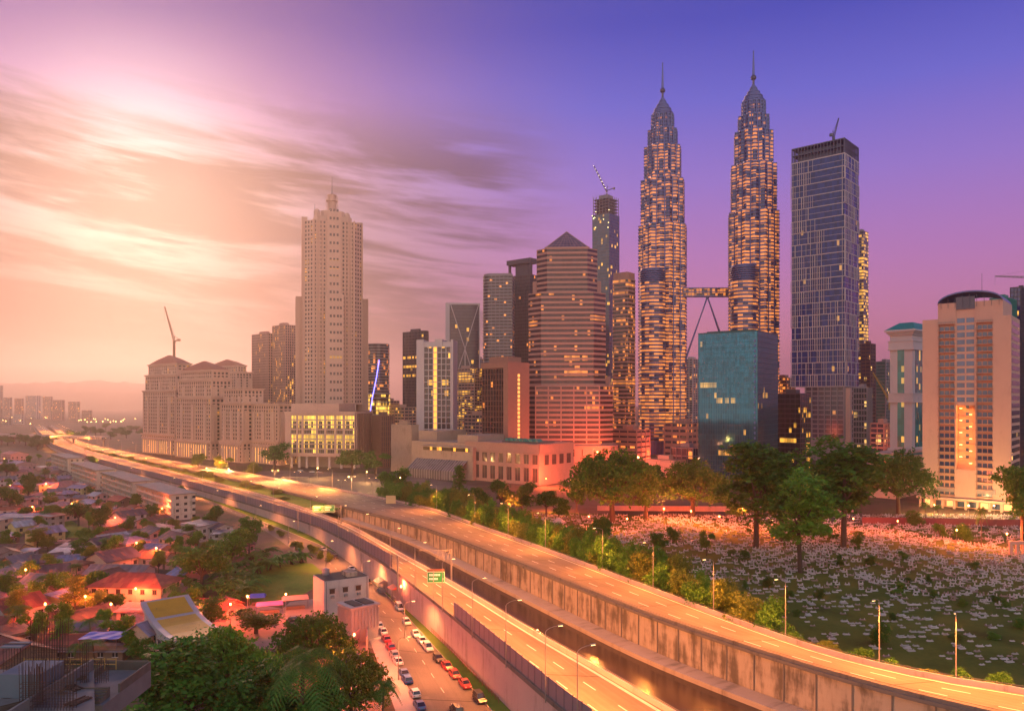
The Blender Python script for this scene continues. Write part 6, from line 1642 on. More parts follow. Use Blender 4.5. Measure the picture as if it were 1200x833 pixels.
for k in range(10): x = -wl + wl * k / 9; W.box(x - .12, x + .12, -.25, .02, 3, 8.0)
for k in range(9): y = d * k / 8; W.box(-.02, .25, y - .12, y + .12, 3, 8.0)
W.box(-wl - .4, .4, -.4, d + .4, 8.41, 8.9); W.build('wall', mat('grey_metal', (.27, .25, .25), .6, stain=.4), gb)
MB().box(-wl * .9, -wl * .1, d * .15, d * .45, 8.9, 9.15).box(-wl * .9, -wl * .1, d * .55, d * .9, 8.9, 9.15).build('roof_hatch', MATS['dark_roof_felt'], gb)
lw = thing('yard_wall', 'pink lit yard wall ending beside the pale pavement', 'wall', gp(411, 762))
a = gp(431, 742) - lw.location; MB().bar((0, 0, 1.8), (a.x, a.y, 1.8), 1.8, n=4).build('wall', wallm('pink'), lw) if False else wallstrip(MB(), [Vector((0, 0, 0)), Vector((a.x, a.y, 0)), Vector((a.x + 2.5, a.y - 14, 0))], .3, 0, 3.4).build('wall', wallm('pink'), lw)
# stalls and kiosks
def stall(px, py, wx, wy, h, rot, m, label, closed=False, cat='stall'):
    p = gp(px, py); root = thing('market_stall', label, cat, p, R(rot))
    for sx in (-1, 1):
        for sy in (-1, 1): MB().bar((sx * wx * .46, sy * wy * .46, 0), (sx * wx * .46, sy * wy * .46, h), .05).build('post', M_steeld, root)
    T = MB(); T.prism(rect(wx, wy), h, h + .08, poly1=rect(wx, wy)); T.prism(rect(wx, wy), h + .08, h + .9, bot=False, poly1=rect(wx * .9, .1)); T.build('canopy', m, root)
    MB().box(-wx * .35, wx * .35, -wy * .2, wy * .2, 0, .9).build('counter', MATS['wall_wood'] if not closed else wallm('grey'), root)
    if closed: MB().box(-wx * .44, wx * .44, wy * .3, wy * .44, 0, h - .1).build('back_panel', wallm('grey'), root)
    return root
M_tarpb = mat('blue_tarpaulin', (.03, .08, .42), .6, var=.2, scale=1.5); M_tarpp = mat('purple_tarpaulin', (.28, .10, .36), .6, var=.15)
stall(302, 709, 4.5, 3.5, 2.6, 10, M_tarpb, 'market stall under a small blue tarpaulin by the grass field')
stall(316, 718, 7.5, 2.6, 2.4, 18, M_tarpp, 'long stall under a purple awning')
stall(346, 713, 7.5, 4, 3.0, 18, mat('cream_awning', (.45, .30, .24), .7), 'open stall with cream roof left of the white box building')
stall(463, 702, 4.4, 3.6, 3.4, -60, mat('red_awning', (.42, .07, .04), .6), 'kiosk with red roof against the long wall', True, 'kiosk')
stall(447, 693, 5.2, 4, 3.2, -60, mat('grey_awning', (.20, .17, .17), .8), 'grey roofed kiosk next to the red roofed one', True, 'kiosk')
tb_ = thing('tarpaulin', 'bright blue tarpaulin stretched over the lean-to roof', 'tarpaulin', gp(120, 746, 5.0))
T = MB(); nx, ny = 12, 5
for i in range(nx):
    for j in range(ny):
        f = lambda a, b: (-4.6 + 9.2 * a / nx + .5 * b / ny, -2.3 + 4.6 * b / ny + .6 * a / nx, .10 * math.sin(a * 1.1) * math.cos(b * 1.3) + .10 * b + 0.05)
        T.face([f(i, j), f(i + 1, j), f(i + 1, j + 1), f(i, j + 1)])
T.build('sheet', M_tarpb, tb_); 
ps = MB()
for x, y in ((-4.4, -2.2), (4.2, -1.7), (-4.2, 2.1), (4.8, 2.7)): MB().bar((x, y, -5.0), (x, y, .1), .05).build('pole', M_steeld, tb_)
# ---- raw concrete frame under construction at the lower left
cs = thing('construction_slab', 'unfinished concrete roof slab with parapet walls in the lower left corner', 'construction', (0, 0, 0))
def lp(px, py, z): q = gp(px, py, z); return q
zsl = 34.0; P1 = [lp(-60, 870, zsl), lp(112, 870, zsl), lp(110, 784, zsl), lp(-40, 784, zsl)]
M_raw = mat('raw_concrete', (.14, .135, .135), .9, var=.55, scale=.35, stain=.2)
SB = MB(); SB.prism([(p.x, p.y) for p in P1], zsl - .4, zsl); SB.prism([(p.x, p.y) for p in [P1[0], P1[1], P1[2], P1[3]]], 0, zsl - 6) if False else None
SB.build('slab', M_raw, cs)
x0 = min(p.x for p in P1); yb = P1[2].y; yf = P1[0].y; xr_ = P1[2].x
for (x, y) in ((P1[2].x - .4, P1[2].y - .4), (P1[1].x - .4, P1[1].y + .4), (P1[3].x + .4, P1[3].y - .4), ((P1[2].x + P1[3].x) / 2, P1[2].y - .4)):
    MB().box(-.3, .3, -.3, .3, 0, zsl - .4).build('column', M_raw, cs, loc=(x, y, 0))
MB().box(xr_ - .25, xr_, yf, yb, zsl, zsl + 1.0).build('parapet', M_raw, cs)
q0, q1 = lp(124, 784, 33.2), lp(143, 812, 33.2)
MB().box(q0.x, q1.x - .3, lp(0, 826, 33.2).y, q0.y, 31.5, 33.2).build('stair_block', M_raw, cs)
CW = MB(); sx0, sx1, sy0, sy1 = q0.x, q1.x - .3, lp(0, 826, 33.2).y, q0.y
CW.box(sx0, sx0 + .18, sy0, sy1, 33.201, 33.9).box(sx1 - .18, sx1, sy0 + 3, sy1, 33.201, 34.0).box(sx0 + .2, sx1 - .2, sy1 - .18, sy1, 33.201, 34.1)
CW.build('kerb_wall', mat('damp_concrete', (.10, .085, .07), .9, var=.5, scale=.8), cs)
for k in range(5): MB().box(sx0 + .4, sx1 - .4, sy0 + .3 + k * .35, sy0 + .62 + k * .35, 33.201, 33.3 + .16 * (k + 1)).build('step', MATS['damp_concrete'], cs)
for k in range(7): MB().box(lp(-20 + k * 18, 800, zsl).x, lp(-20 + k * 18 + 9 + 5 * (k % 3), 800, zsl).x, lp(0, 806 + 4 * (k % 4), zsl).y, lp(0, 803 + 4 * (k % 4), zsl).y, zsl + .002, zsl + .05 + .03 * (k % 3)).build('formwork_panel', MATS.get('old_ply') or mat('old_ply', (.13, .085, .05), .9, var=.4, scale=1.0), cs)
MB().box(lp(30, 800, zsl).x, lp(75, 800, zsl).x, lp(0, 818, zsl).y, lp(0, 800, zsl).y, zsl, zsl + 2.1).build('wall_panel', mat('blue_grey_shuttering', (.10, .13, .17), .8, var=.2), cs)
RBm = mat('rusty_rebar', (.06, .035, .028), .8)
def cage(px, py, n, m_, w, h, label):
    p = gp(px, py, zsl); root = thing('rebar_cage', label, 'rebar cage', (p.x, p.y, zsl))
    V = MB()
    for i in range(n):
        for s_ in (0, 1):
            x = -w / 2 + w * i / (n - 1); V.bar((x, s_ * m_, 0), (x + rng.uniform(-.05, .05), s_ * m_, h * rng.uniform(.85, 1.08)), .026)
    V.build('vertical_bars', RBm, root); Hh = MB()
    for k in range(5):
        z = .3 + k * h * .11
        Hh.bar((-w / 2, 0, z), (w / 2, 0, z), .02); Hh.bar((-w / 2, m_, z), (w / 2, m_, z), .02); Hh.bar((-w / 2, 0, z), (-w / 2, m_, z), .02); Hh.bar((w / 2, 0, z), (w / 2, m_, z), .02)
    Hh.build('stirrups', RBm, root)
cage(56, 786, 14, .5, 3.3, 4.6, 'tall thin row of bare reinforcing bars rising before the red yard')
cage(60, 832, 15, .6, 3.6, 4.2, 'nearest wide row of bare bars at the bottom edge')
cage(14, 796, 7, 1.2, 1.6, 3.0, 'square bundle of bars capped by a board at the left edge')
cage(98, 800, 4, .3, .6, 3.6, 'thin group of bars near the slab parapet')
MB_ = MB(); sc_ = thing('safety_rail', 'yellow lit timber rail along the back edge of the slab', 'railing', (0, 0, 0))
a, b = lp(28, 784, zsl), lp(136, 784, zsl)
rl = MB(); rl.bar(a + Vector((0, 0, .5)), b + Vector((0, 0, .5)), .05); rl.bar(a + Vector((0, 0, 1.0)), b + Vector((0, 0, 1.0)), .05)
rl.build('rail', mat('yellow_timber', (.35, .22, .06), .8), sc_)
for k in range(9): q = a.lerp(b, k / 8); MB().bar(q, q + Vector((0, 0, 1.15)), .05).build('post', MATS['yellow_timber'], sc_)
for i, (px, py, L_, a_, lb) in enumerate(((84, 796, 2.4, .3, 'short pile of dark planks on the slab near the bare bars'), (88, 806, 1.8, -.5, 'crossed planks in the middle of the slab'), (20, 826, 2.6, .9, 'leaning planks at the left bottom corner of the slab'), (92, 822, 2.0, 1.2, 'planks beside the slab parapet'), (70, 788, 2.2, .1, 'planks along the back rail of the slab'))):
    q = gp(px, py, zsl); pk = thing('plank_pile', lb, 'planks', (q.x, q.y, zsl), a_)
    T = MB()
    for k in range(6): T.bar((-L_ / 2 + rng.uniform(-.2, .2), (k - 3) * .16, .06 + .05 * (k % 3)), (L_ / 2, (k - 3) * .13 + rng.uniform(-.15, .15), .08 + .05 * (k % 2)), .07)
    T.build('planks', RBm if i % 2 else mat('old_plank', (.10, .07, .05), .9), pk)
cage(118, 800, 6, .4, 1.0, 2.2, 'short bars standing on the lower stair block')
cage(36, 826, 9, .5, 1.9, 3.4, 'bars between the square bundle and the nearest wide row')
bp_ = gp(14, 798, zsl); bd = thing('formwork_board', 'dark board lying on top of the bundle of bars', 'board', (bp_.x, bp_.y + .6, zsl + 3.15)); MB().box(-1.0, 1.0, -.8, .8, 0, .12).build('board', MATS['blue_grey_shuttering'], bd); MB().box(-1.2, 1.2, -.06, .06, .12, .2).build('batten', RBm, bd)
# ================================================================ cemetery, vehicles, lamps, signs
turf = [gp(x, y, 0) for x, y in ((470, 607), (540, 600), (660, 592), (1290, 606), (1330, 700))] 
edge = [Vector((p.x, p.y, 0)) for p in shift([p for p in RCR if 80 < p.y < 470], 0.6)]
tm = MB(); far_e = match(edge, [Vector((p.x, p.y, 0)) for p in edge])
rowsL = edge; rowsR = [Vector((p.x + 30 + 1.2 * max(0, 430 - p.y), min(p.y + 0.55 * max(0, 430 - p.y), 430), 0)) for p in edge]
strip(tm, atz(rowsL, .05), atz(rowsR, .05))
tag(tm.build('cemetery_grass', M_grass2), kind='structure')
em = MB(); strip(em, [Vector((p.x, p.y, p.z - .9)) for p in shift([p for p in RCR if 80 < p.y < 470], .5)], atz(shift([p for p in RCR if 80 < p.y < 470], 24), .06)); tag(em.build('grass_embankment', M_grass2), kind='structure')
def asph_poly(name, pts, m, z): return sheet(name, [gp(a, b, z) for a, b in pts], m, z)
asph_poly('plaza_road', [(300, 566), (470, 589), (520, 588), (560, 570), (470, 556), (330, 551), (262, 553)], M_street, .03)
asph_poly('ramp_road', [(430, 590), (500, 601), (512, 590), (478, 583)], M_road, .06)
# ---- graves
M_grave = mat('grave_stone', (.44, .42, .43), .75, var=.3, scale=.7, objvar=.25)
M_grave2 = mat('grave_tile', (.22, .16, .15), .7, var=.3, objvar=.25)
def grave_mb(v):
    K = MB(); w_, l_ = (.55, 1.15) if v != 1 else (.8, 1.3)
    K.box(-l_, l_, -w_, -w_ + .18, 0, .38); K.box(-l_, l_, w_ - .18, w_, 0, .38); K.box(-l_, -l_ + .18, -w_ + .181, w_ - .181, 0, .38); K.box(l_ - .18, l_, -w_ + .181, w_ - .181, 0, .38)
    if v == 2: K.box(-l_ + .181, l_ - .181, -w_ + .181, w_ - .181, 0, .3)
    Hd = []
    for s_ in (-1, 1):
        Hd.append(MB().lathe([(.13, .0), (.17, .35), (.12, .5), (.16, .75), (.06, .95)], (s_ * (l_ - .3), 0), 6))
    if v == 1: Hd[0].box(-l_ + .05, -l_ + .2, -.35, .35, .38, 1.15)
    return K, Hd
GP = []
for v in range(3):
    K, Hd = grave_mb(v); r_ = thing('grave', 'grave', 'grave', (0, 0, -50)); K.build('kerb', M_grave if v != 2 else M_grave2, r_); [h_.build('headstone', M_grave, r_) for h_ in Hd]; GP.append(r_)
edge_pts = [(p.x, p.y) for p in RCR]
def dist_edge(x, y):
    return min(math.hypot(x - a, y - b) for a, b in edge_pts)
spots = []; taken = set(); tries = 0
while len(spots) < 3400 and tries < 60000:
    tries += 1
    px = rng.uniform(628, 1215); py = 601 + 180 * rng.random() ** 1.5
    p = gp(px, py)
    if p.y > 405: continue
    lo = lerp_tab(px, [(628, 640), (700, 662), (800, 700), (900, 742), (1000, 768), (1215, 790)])
    if py > lo - 4: continue
    dens = lerp_tab(py, [(601, 1), (650, .9), (690, .36), (730, .13), (790, .09)])
    if px < 860: dens *= .55 if py > 640 else .8
    if rng.random() > dens: continue
    pat = math.sin(p.x * .09 + 2) * math.sin(p.y * .07 + p.x * .03)
    if rng.random() < .55 and pat < -.25: continue
    gx_, gy_ = round(p.x / 2.6), round(p.y / 1.9)
    if (gx_, gy_) in taken: continue
    taken.add((gx_, gy_)); spots.append((gx_ * 2.6 + rng.uniform(-.5, .5), gy_ * 1.9 + rng.uniform(-.3, .3)))
spots.sort(key=lambda s_: s_[0] ** 2 + s_[1] ** 2)
GL = ['white grave kerb with two knob stones on the cemetery slope, among the nearest ones', 'broad white grave with upright slab among the nearest ones of the cemetery', 'tiled pinkish filled grave among the nearest ones of the cemetery']
used = [False] * 3
for i, (x, y) in enumerate(spots[:290]):
    v = rng.choice((0, 0, 0, 1, 2)); o = GP[v]
    if used[v]: o = copy_tree(GP[v])
    used[v] = True
    o.location = (x, y, .05); o.rotation_euler = (0, 0, .12 + rng.uniform(-.12, .12)); o['label'] = GL[v]; o['group'] = ('knob stone graves', 'slab graves', 'filled graves')[v]; s_ = rng.uniform(.45, .85); o.scale = (s_, s_, s_ * .75)
BK = [MB(), MB()]
for x, y in spots[290:]:
    b = BK[0 if rng.random() < .75 else 1]; s_ = rng.uniform(.6, 1.1); h = rng.uniform(.12, .28); a = .12 + rng.uniform(-.2, .2); c, s = math.cos(a), math.sin(a)
    P = [(x + (u * c - v * s) * s_, y + (u * s + v * c) * s_) for u, v in ((-.95, -.42), (.95, -.42), (.95, .42), (-.95, .42))]
    for A_, B_ in ((-.5, -.36), (.36, .5)):
        Q = [(x + (u * c - v * s) * s_, y + (u * s + v * c) * s_) for u, v in ((-1.0, A_), (1.0, A_), (1.0, B_), (-1.0, B_))]
        b.prism(Q, .05, .05 + h, bot=False)
    if rng.random() < .25: b.prism([(x + u * .9, y + v * .9) for u, v in ((-.9, -.3), (.9, -.3), (.9, .3), (-.9, .3))], .05, .03 + h, bot=False)
    for u in (-.85, .85):
        if rng.random() < .85:
            q = (x + u * c * s_, y + u * s * s_); w_ = rng.uniform(.10, .17); b.prism([(q[0] - w_, q[1] - w_), (q[0] + w_, q[1] - w_), (q[0] + w_, q[1] + w_), (q[0] - w_, q[1] + w_)], .05 + h, .05 + h + rng.uniform(.4, .8), bot=False)
for b, m in zip(BK, (M_grave, M_grave2)): tag(b.build('grave_rows', m), kind='stuff')
# gravekeeper shelter, wall before the hotel
sh = thing('shelter', 'little white pavilion among the graves before the pink hall', 'shelter', gp(655, 620))
for sx in (-2, 2):
    for sy in (-2, 2): MB().bar((sx, sy, 0), (sx, sy, 3.4), .16).build('post', M_whitew, sh)
MB().prism(rect(6, 6), 3.4, 3.7).prism(rect(5, 5), 3.7, 5.6, poly1=rect(.6, .6)).build('roof', M_pave, sh)
a, b = gp(1010, 613), gp(1230, 617); cwl = thing('boundary_wall', 'low dark red wall along the cemetery before the hotel', 'wall', a); wallstrip(MB(), [Vector((0, 0, 0)), b - a], .4, 0, 3.2).build('wall', mat('dark_red_wall', (.20, .05, .05), .8, stain=.3), cwl)
a, b = gp(700, 598), gp(1000, 600); cw2 = thing('boundary_wall', 'low red lit wall behind the grave rows under the big trees', 'wall', a); wallstrip(MB(), [Vector((0, 0, 0)), b - a], .4, 0, 2.8).build('wall', wallm('pink'), cw2)
gt = thing('gate_arch', 'small cream arch at the right edge of the cemetery', 'gate', gp(1192, 650)); W = MB()
for x in (-2.6, 0, 2.6): W.box(x - .5, x + .5, -.5, .5, 0, 4.2)
W.box(-3.3, 3.3, -.6, .6, 4.2, 5.4); W.build('arch', M_cream, gt)
# ---- cars
def paint(name, col): return mat('car_' + name, col, 0.28, var=.03, spec=.6)
CARP = {'white': paint('white', (.60, .58, .57)), 'red': paint('red', (.36, .02, .03)), 'blue': paint('blue', (.04, .10, .25)), 'dark': paint('dark', (.02, .02, .025)), 'silver': paint('silver', (.36, .35, .36)), 'brown': paint('brown', (.20, .10, .05))}
M_cg = mat('car_glass', (.02, .02, .025), .08, var=.02, spec=.9); M_tyre = mat('tyre_rubber', (.015, .015, .015), .85); M_rim = mat('wheel_rim', (.3, .3, .3), .4, metal=.7)
M_hl = mat('headlight_glass', (.6, .58, .5), .15); M_tl = mat('tail_light', (.4, .02, .01), .3)
def car_proto(kind, col):
    r = thing('parked_car', 'car', 'car', (0, 0, -60)); B = MB(); hh = {'sedan': 1.45, 'hatch': 1.52, 'suv': 1.75, 'van': 1.95}[kind]; L = {'sedan': 2.25, 'hatch': 1.95, 'suv': 2.3, 'van': 2.3}[kind]; w = .88
    sect = [(-L, .45, .70, .80), (-L + .15, .28, .92, .86), (-L * .55, .26, .98, .88), (0, .26, .98, .88), (L * .45, .26, .97, .88), (L - .25, .26, .80, .85), (L, .38, .62, .74)]
    def ring(x, z0, z1, w_): return [(x, -w_, z0), (x, -w_ * 1.0, z0 + (z1 - z0) * .55), (x, -w_ * .93, z1), (x, w_ * .93, z1), (x, w_, z0 + (z1 - z0) * .55), (x, w_, z0)]
    rg = [ring(*s_) for s_ in sect]
    for a, b in zip(rg, rg[1:]):
        for i in range(6): B.face([a[i], a[(i + 1) % 6], b[(i + 1) % 6], b[i]][::-1])
    B.face(rg[0]); B.face(rg[-1][::-1])
    c0, c1, c2, c3 = {'sedan': (-1.75, -1.0, .35, 1.15), 'hatch': (-1.85, -1.5, .35, 1.1), 'suv': (-2.2, -1.95, .4, 1.15), 'van': (-2.25, -2.15, 1.0, 1.75)}[kind]
    zb = .95
    lo = [(c0, -.8, zb), (c3, -.8, zb), (c3, .8, zb), (c0, .8, zb)]; hi = [(c1, -.64, hh), (c2, -.64, hh), (c2, .64, hh), (c1, .64, hh)]
    rf = MB(); rf.face(hi)
    for x, y in ((c1, c0), (c2, c3)):
        for s_ in (-1, 1): rf.bar((x, s_ * .64, hh - .02), (y, s_ * .8, zb), .05)
    for s_ in (-1, 1): rf.bar((c1, s_ * .64, hh - .02), (c2, s_ * .64, hh - .02), .04); rf.bar(((c1 + c2) / 2, s_ * .65, hh), ((c0 + c3) / 2, s_ * .80, zb), .05)
    gl = MB()
    for i in range(4): gl.face([lo[i], lo[(i + 1) % 4], hi[(i + 1) % 4], hi[i]])
    B.build('body', CARP[col], r, smooth=False); rf.build('roof', CARP[col], r); gl.build('window', M_cg, r)
    for sx in (-1, 1):
        for sy in (-1, 1):
            wm = MB(); ty = []
            for k in range(12): a = 2 * PI * k / 12; ty.append((.31 * math.cos(a), .31 * math.sin(a)))
            for k in range(12):
                a, b = ty[k], ty[(k + 1) % 12]; wm.face([(a[0], -.1, a[1]), (b[0], -.1, b[1]), (b[0], .1, b[1]), (a[0], .1, a[1])])
            wm.face([(a[0], -.1, a[1]) for a in ty]); wm.face([(a[0], .1, a[1]) for a in reversed(ty)])
            wh = wm.build('wheel', M_tyre, r, loc=(sx * L * .62, sy * .80, .31))
            rm = MB(); rm.face([(a[0] * .6, sy * .105, a[1] * .6) for a in (ty if sy < 0 else ty[::-1])]); rm.build('rim', M_rim, wh)
        for sy in (-1, 1):
            if sx > 0: MB().box(L - .12, L + .01, sy * .5 - .16, sy * .5 + .16, .56, .70).build('headlight', M_hl, r)
            else: MB().box(-L - .01, -L + .1, sy * .58 - .14, sy * .58 + .14, .62, .78).build('taillight', M_tl, r)
    return r
CPR = {}
def car(px, py, kind, col, label, flip=False, group='cars parked along the street', rot=None):
    p = gp(px, py); k = (kind, col)
    if k not in CPR: CPR[k] = car_proto(kind, col); o = CPR[k]
    else: o = copy_tree(CPR[k])
    q = min(range(len(STR) - 1), key=lambda i: (STR[i] - p).length); d = STR[q + 1] - STR[q]; a = math.atan2(d.y, d.x) + (PI if flip else 0)
    o.location = (p.x, p.y, .012); o.rotation_euler = (0, 0, a if rot is None else rot); o['label'] = label; o['category'] = 'car'; o['group'] = group
    return o
CL = [(476.5, 731, 'hatch', 'white', 'white hatchback parked alone nearest the red kiosk'), (487, 745, 'sedan', 'white', 'first of three white cars in a line by the grass verge'), (494.5, 753, 'sedan', 'white', 'middle of three white cars in a line by the grass verge'), (501.5, 761, 'suv', 'white', 'last of three white cars, just ahead of the dark car'), (513.5, 774, 'hatch', 'dark', 'dark car between the white and the red parked cars'), (524, 783, 'sedan', 'red', 'farthest of three red cars by the grass verge'), (533, 793, 'hatch', 'red', 'middle of three red cars by the grass verge'), (545, 804, 'sedan', 'red', 'nearest of three red cars by the grass verge'), (562, 821, 'suv', 'dark', 'dark off road car nearest on the right kerb')]
for px, py, kd, c, lb in CL: car(px, py, kd, c, lb, True)
CL = [(444, 735, 'hatch', 'white', 'farthest white car on the pavement side of the street'), (448.7, 742, 'sedan', 'white', 'second white car on the pavement side of the street'), (452.8, 751, 'sedan', 'red', 'red car on the pavement side behind two white cars'), (457.5, 760, 'hatch', 'red', 'small red car on the pavement side by the lamp arc'), (462, 769, 'hatch', 'silver', 'silver car on the pavement side between red and white cars'), (466, 777, 'sedan', 'white', 'white car on the pavement side just beyond two blue cars'), (473, 791, 'sedan', 'blue', 'farther blue car of the pair on the pavement side'), (477, 799, 'hatch', 'blue', 'nearer blue car of the pair on the pavement side'), (486, 815, 'hatch', 'white', 'white car near the bottom on the pavement side'), (491.5, 829, 'sedan', 'blue', 'blue car at the bottom edge on the pavement side'), (535, 835, 'suv', 'dark', 'dark car driving at the bottom edge of the street')]
for px, py, kd, c, lb in CL: car(px, py, kd, c, lb)
CL = [(393, 654, 'sedan', 'dark', 'lone dark car at the far bend of the street'), (412, 668, 'sedan', 'white', 'white car parked beyond the pair of silver cars'), (421, 675, 'sedan', 'silver', 'left car of the silver pair by the wall'), (425, 677, 'sedan', 'silver', 'right car of the silver pair by the wall'), (431, 684, 'suv', 'brown', 'brown orange car parked just before the grey kiosk'), (379, 645, 'sedan', 'silver', 'silver car at the far end of the lane by the bushes'), (345, 695 + 19, 'van', 'white', 'white van beside the cream roofed stall')]
for px, py, kd, c, lb in CL[:-1]: car(px, py, kd, c, lb, True)
car(468, 714, 'van', 'white', 'white van parked against the red roofed kiosk', True)
car(345, 728, 'sedan', 'dark', 'dark car in the yard left of the white box building', rot=.2)
car(60, 716, 'van', 'white', 'white van on the red lit village lane', rot=.8)
for i, (px, py, c) in enumerate(((352, 552, 'white'), (359, 553, 'dark'), (366, 553.5, 'white'), (374, 554, 'silver'))): car(px, py, 'sedan', c, f'car parked under the lit podium, {ordw(i)} from the left', rot=.6, group='cars under the lit podium')
# ---- noise barrier and fences
def panels(label, A, h, lam=4.0):
    root = thing('noise_barrier', label, 'barrier', A[0]); o = A[0]; acc = 0; nxt = 0
    segs = []
    for a, b in zip(A, A[1:]):
        L = (b - a).length; 
        while nxt <= acc + L: segs.append(a.lerp(b, (nxt - acc) / L)); nxt += lam
        acc += L
    idx = list(range(len(segs) - 1))
    M_pan = mat('barrier_panel', (.20, .165, .20), .5, var=.12, scale=.1)
    rest = MB()
    for i in idx:
        a, b = segs[i] - o, segs[i + 1] - o; d = (b - a).normalized(); nn = Vector((d.y, -d.x, 0)) * .06
        mb = MB() if i < 98 else rest
        a2, b2 = a + d * .12, b - d * .06
        mb.prism([((a2 - nn).x, (a2 - nn).y), ((a2 + nn).x, (a2 + nn).y), ((b2 + nn).x, (b2 + nn).y), ((b2 - nn).x, (b2 - nn).y)], min(a.z, b.z) + .9, max(a.z, b.z) + h)
        if i < 98: mb.build('panel', M_pan, root)
        if i < 98: MB().bar(a + Vector((0, 0, .3)), a + Vector((0, 0, h + .15)), .13).build('post', M_steeld, root)
        else: rest.bar(a + Vector((0, 0, .3)), a + Vector((0, 0, h + .15)), .13)
    if rest.v: tag(rest.build('far_panels', M_pan, root), kind='stuff')
    return root
LB1 = shift(LCL, .25)
near_ = [p for p in LB1 if p.y < gp(527, 722, 8).y + 1]; far_ = [p for p in LB1 if p.y > gp(457, 668, 8).y]
panels('near stretch of grey violet noise barrier panels on the wall', near_[::-1], 4.2, 3.0)
panels('long far stretch of grey violet noise barrier panels above the lane', far_, 4.6, 4.0)
fn = [p for p in shift(STR, 2.6) if 150 < p.y < 330]; fr = thing('railing', 'rusty orange low railing along the foot of the long wall', 'railing', Vector((fn[0].x, fn[0].y, 0)))
o = fn[0]; RL = MB(); acc = 0; nx = 0; cnt_ = 0
P_ = MB()
for a, b in zip(fn, fn[1:]):
    RL.bar(a - o + Vector((0, 0, 1.1)), b - o + Vector((0, 0, 1.1)), .06); RL.bar(a - o + Vector((0, 0, .6)), b - o + Vector((0, 0, .6)), .05); L = (b - a).length
    while nx < acc + L:
        q = a.lerp(b, (nx - acc) / L) - o
        if cnt_ < 98: MB().bar(q, q + Vector((0, 0, 1.25)), .07).build('post', mat('rusty_post', (.26, .09, .05), .8), fr)
        cnt_ += 1; nx += 2.0
    acc += L
RL.build('rails', MATS['rusty_post'], fr)
# ---- lamps
SODIUM = (1.0, 0.29, 0.055); REDL = (1.0, 0.13, 0.035)
M_pole = mat('lamp_pole', (.30, .25, .22), .5, metal=.3); M_lampon = emit('lamp_lens', (1.0, .62, .22), 14.0); M_lampred = emit('red_lamp_lens', (1.0, .45, .12), 16.0)
def lampdata(name, col, watts, spot=None, rad=.3):
    k = ('L', name)
    if k in MATS: return MATS[k]
    d = bpy.data.lights.new(name, 'SPOT' if spot else 'POINT'); d.energy = watts; d.color = col; d.shadow_soft_size = rad
    if spot: d.spot_size = R(spot); d.spot_blend = 0.7
    MATS[k] = d; return d
def street_lamp(p, h, toward, reach, label, group, ld, lens=M_lampon, both=False, tilt=26):
    root = thing('street_lamp', label, 'street lamp', p, math.atan2(toward.y, toward.x), group)
    MB().bar((0, 0, -.2), (0, 0, h), .13, 0, 8, .07).build('pole', M_pole, root)
    for s_ in ((1, -1) if both else (1,)):
        arc = [Vector((s_ * reach * (1 - math.cos(t_)) , 0, h - .05 + .9 * math.sin(t_))) for t_ in np.linspace(0, PI / 2, 5)]
        MB().path(arc, .05).build('arm', M_pole, root)
        e = arc[-1]; hd = MB().box(e.x - .2, e.x + .75, -.17, .17, e.z - .05, e.z + .12).build('lamp_head', M_pole, root)
        MB().box(e.x - .1, e.x + .65, -.14, .14, e.z - .1, e.z - .052).build('lens', lens, hd)
        if ld:
            lo_ = bpy.data.objects.new('lamp_light', ld); COL.objects.link(lo_); lo_.parent = root; lo_.location = (e.x + .3, 0, e.z - .35); lo_.rotation_euler = (0, R(-tilt) * s_, 0)
    return root
LD_road = lampdata('sodium_road_light', SODIUM, ROAD_W, 172); LD_roadfar = lampdata('sodium_far_light', SODIUM, ROAD_W * 3.2, 165)
LD_st = lampdata('street_light', (1.0, .30, .09), STREET_W, 160)
def along_line(A, y0, y1, gap, first=0.0):
    out = []; nxt = first; acc = 0
    for a, b in zip(A, A[1:]):
        L = (b - a).length
        while nxt < acc + L:
            q = a.lerp(b, (nxt - acc) / L)
            if y0 <= q.y <= y1: d = (b - a).normalized(); out.append((q, Vector((d.y, -d.x, 0)), nxt))
            nxt += gap
        acc += L
    return out
def near_on(A, px):
    i = min(range(len(A)), key=lambda i_: abs(A[i_].x / A[i_].y * F + CX - px) if A[i_].y > 100 else 1e9); a = A[i]; d = (A[min(i + 1, len(A) - 1)] - A[max(i - 1, 0)]).normalized()
    return a, Vector((d.y, -d.x, 0))
lc = []
for px in (688, 640, 595, 557, 520, 485, 455, 425, 395, 360, 325, 290): lc.append(near_on(LCL, px))
for i, (p, n_) in enumerate(lc): street_lamp(p + n_ * -.3, 12.0, n_, 2.6, f'street lamp on the near carriageway wall, {ordw(i)} from the bottom edge', 'lamps of the near carriageway', LD_road)
q = along_line(LCL, 480, 1500, 70)
for i, (p, n_, _) in enumerate(q): street_lamp(p + n_ * -.3, 12.0, n_, 2.6, f'far street lamp on the near carriageway, {ordw(i)} beyond the long wall', 'far lamps of the near carriageway', LD_roadfar)
rc_ = [near_on(RCR, px) for px in (1240, 1123, 1010, 910, 835, 770, 700, 645, 600, 555, 510)]
for i, (p, n_) in enumerate(rc_): street_lamp(p + n_ * .5, 12.5, -n_, 2.6, f'street lamp on the hedge side of the far carriageway, {ordw(i)} from the right edge' if i else 'street lamp beyond the right edge on the hedge side of the far carriageway', 'lamps of the far carriageway', LD_road, tilt=16)
q = along_line(RCR, 470, 1500, 62)
for i, (p, n_, _) in enumerate(q): street_lamp(p + n_ * .4, 12.0, -n_, 2.6, f'far street lamp beside the far carriageway, {ordw(i)} beyond the ramp', 'far lamps of the far carriageway', LD_roadfar)
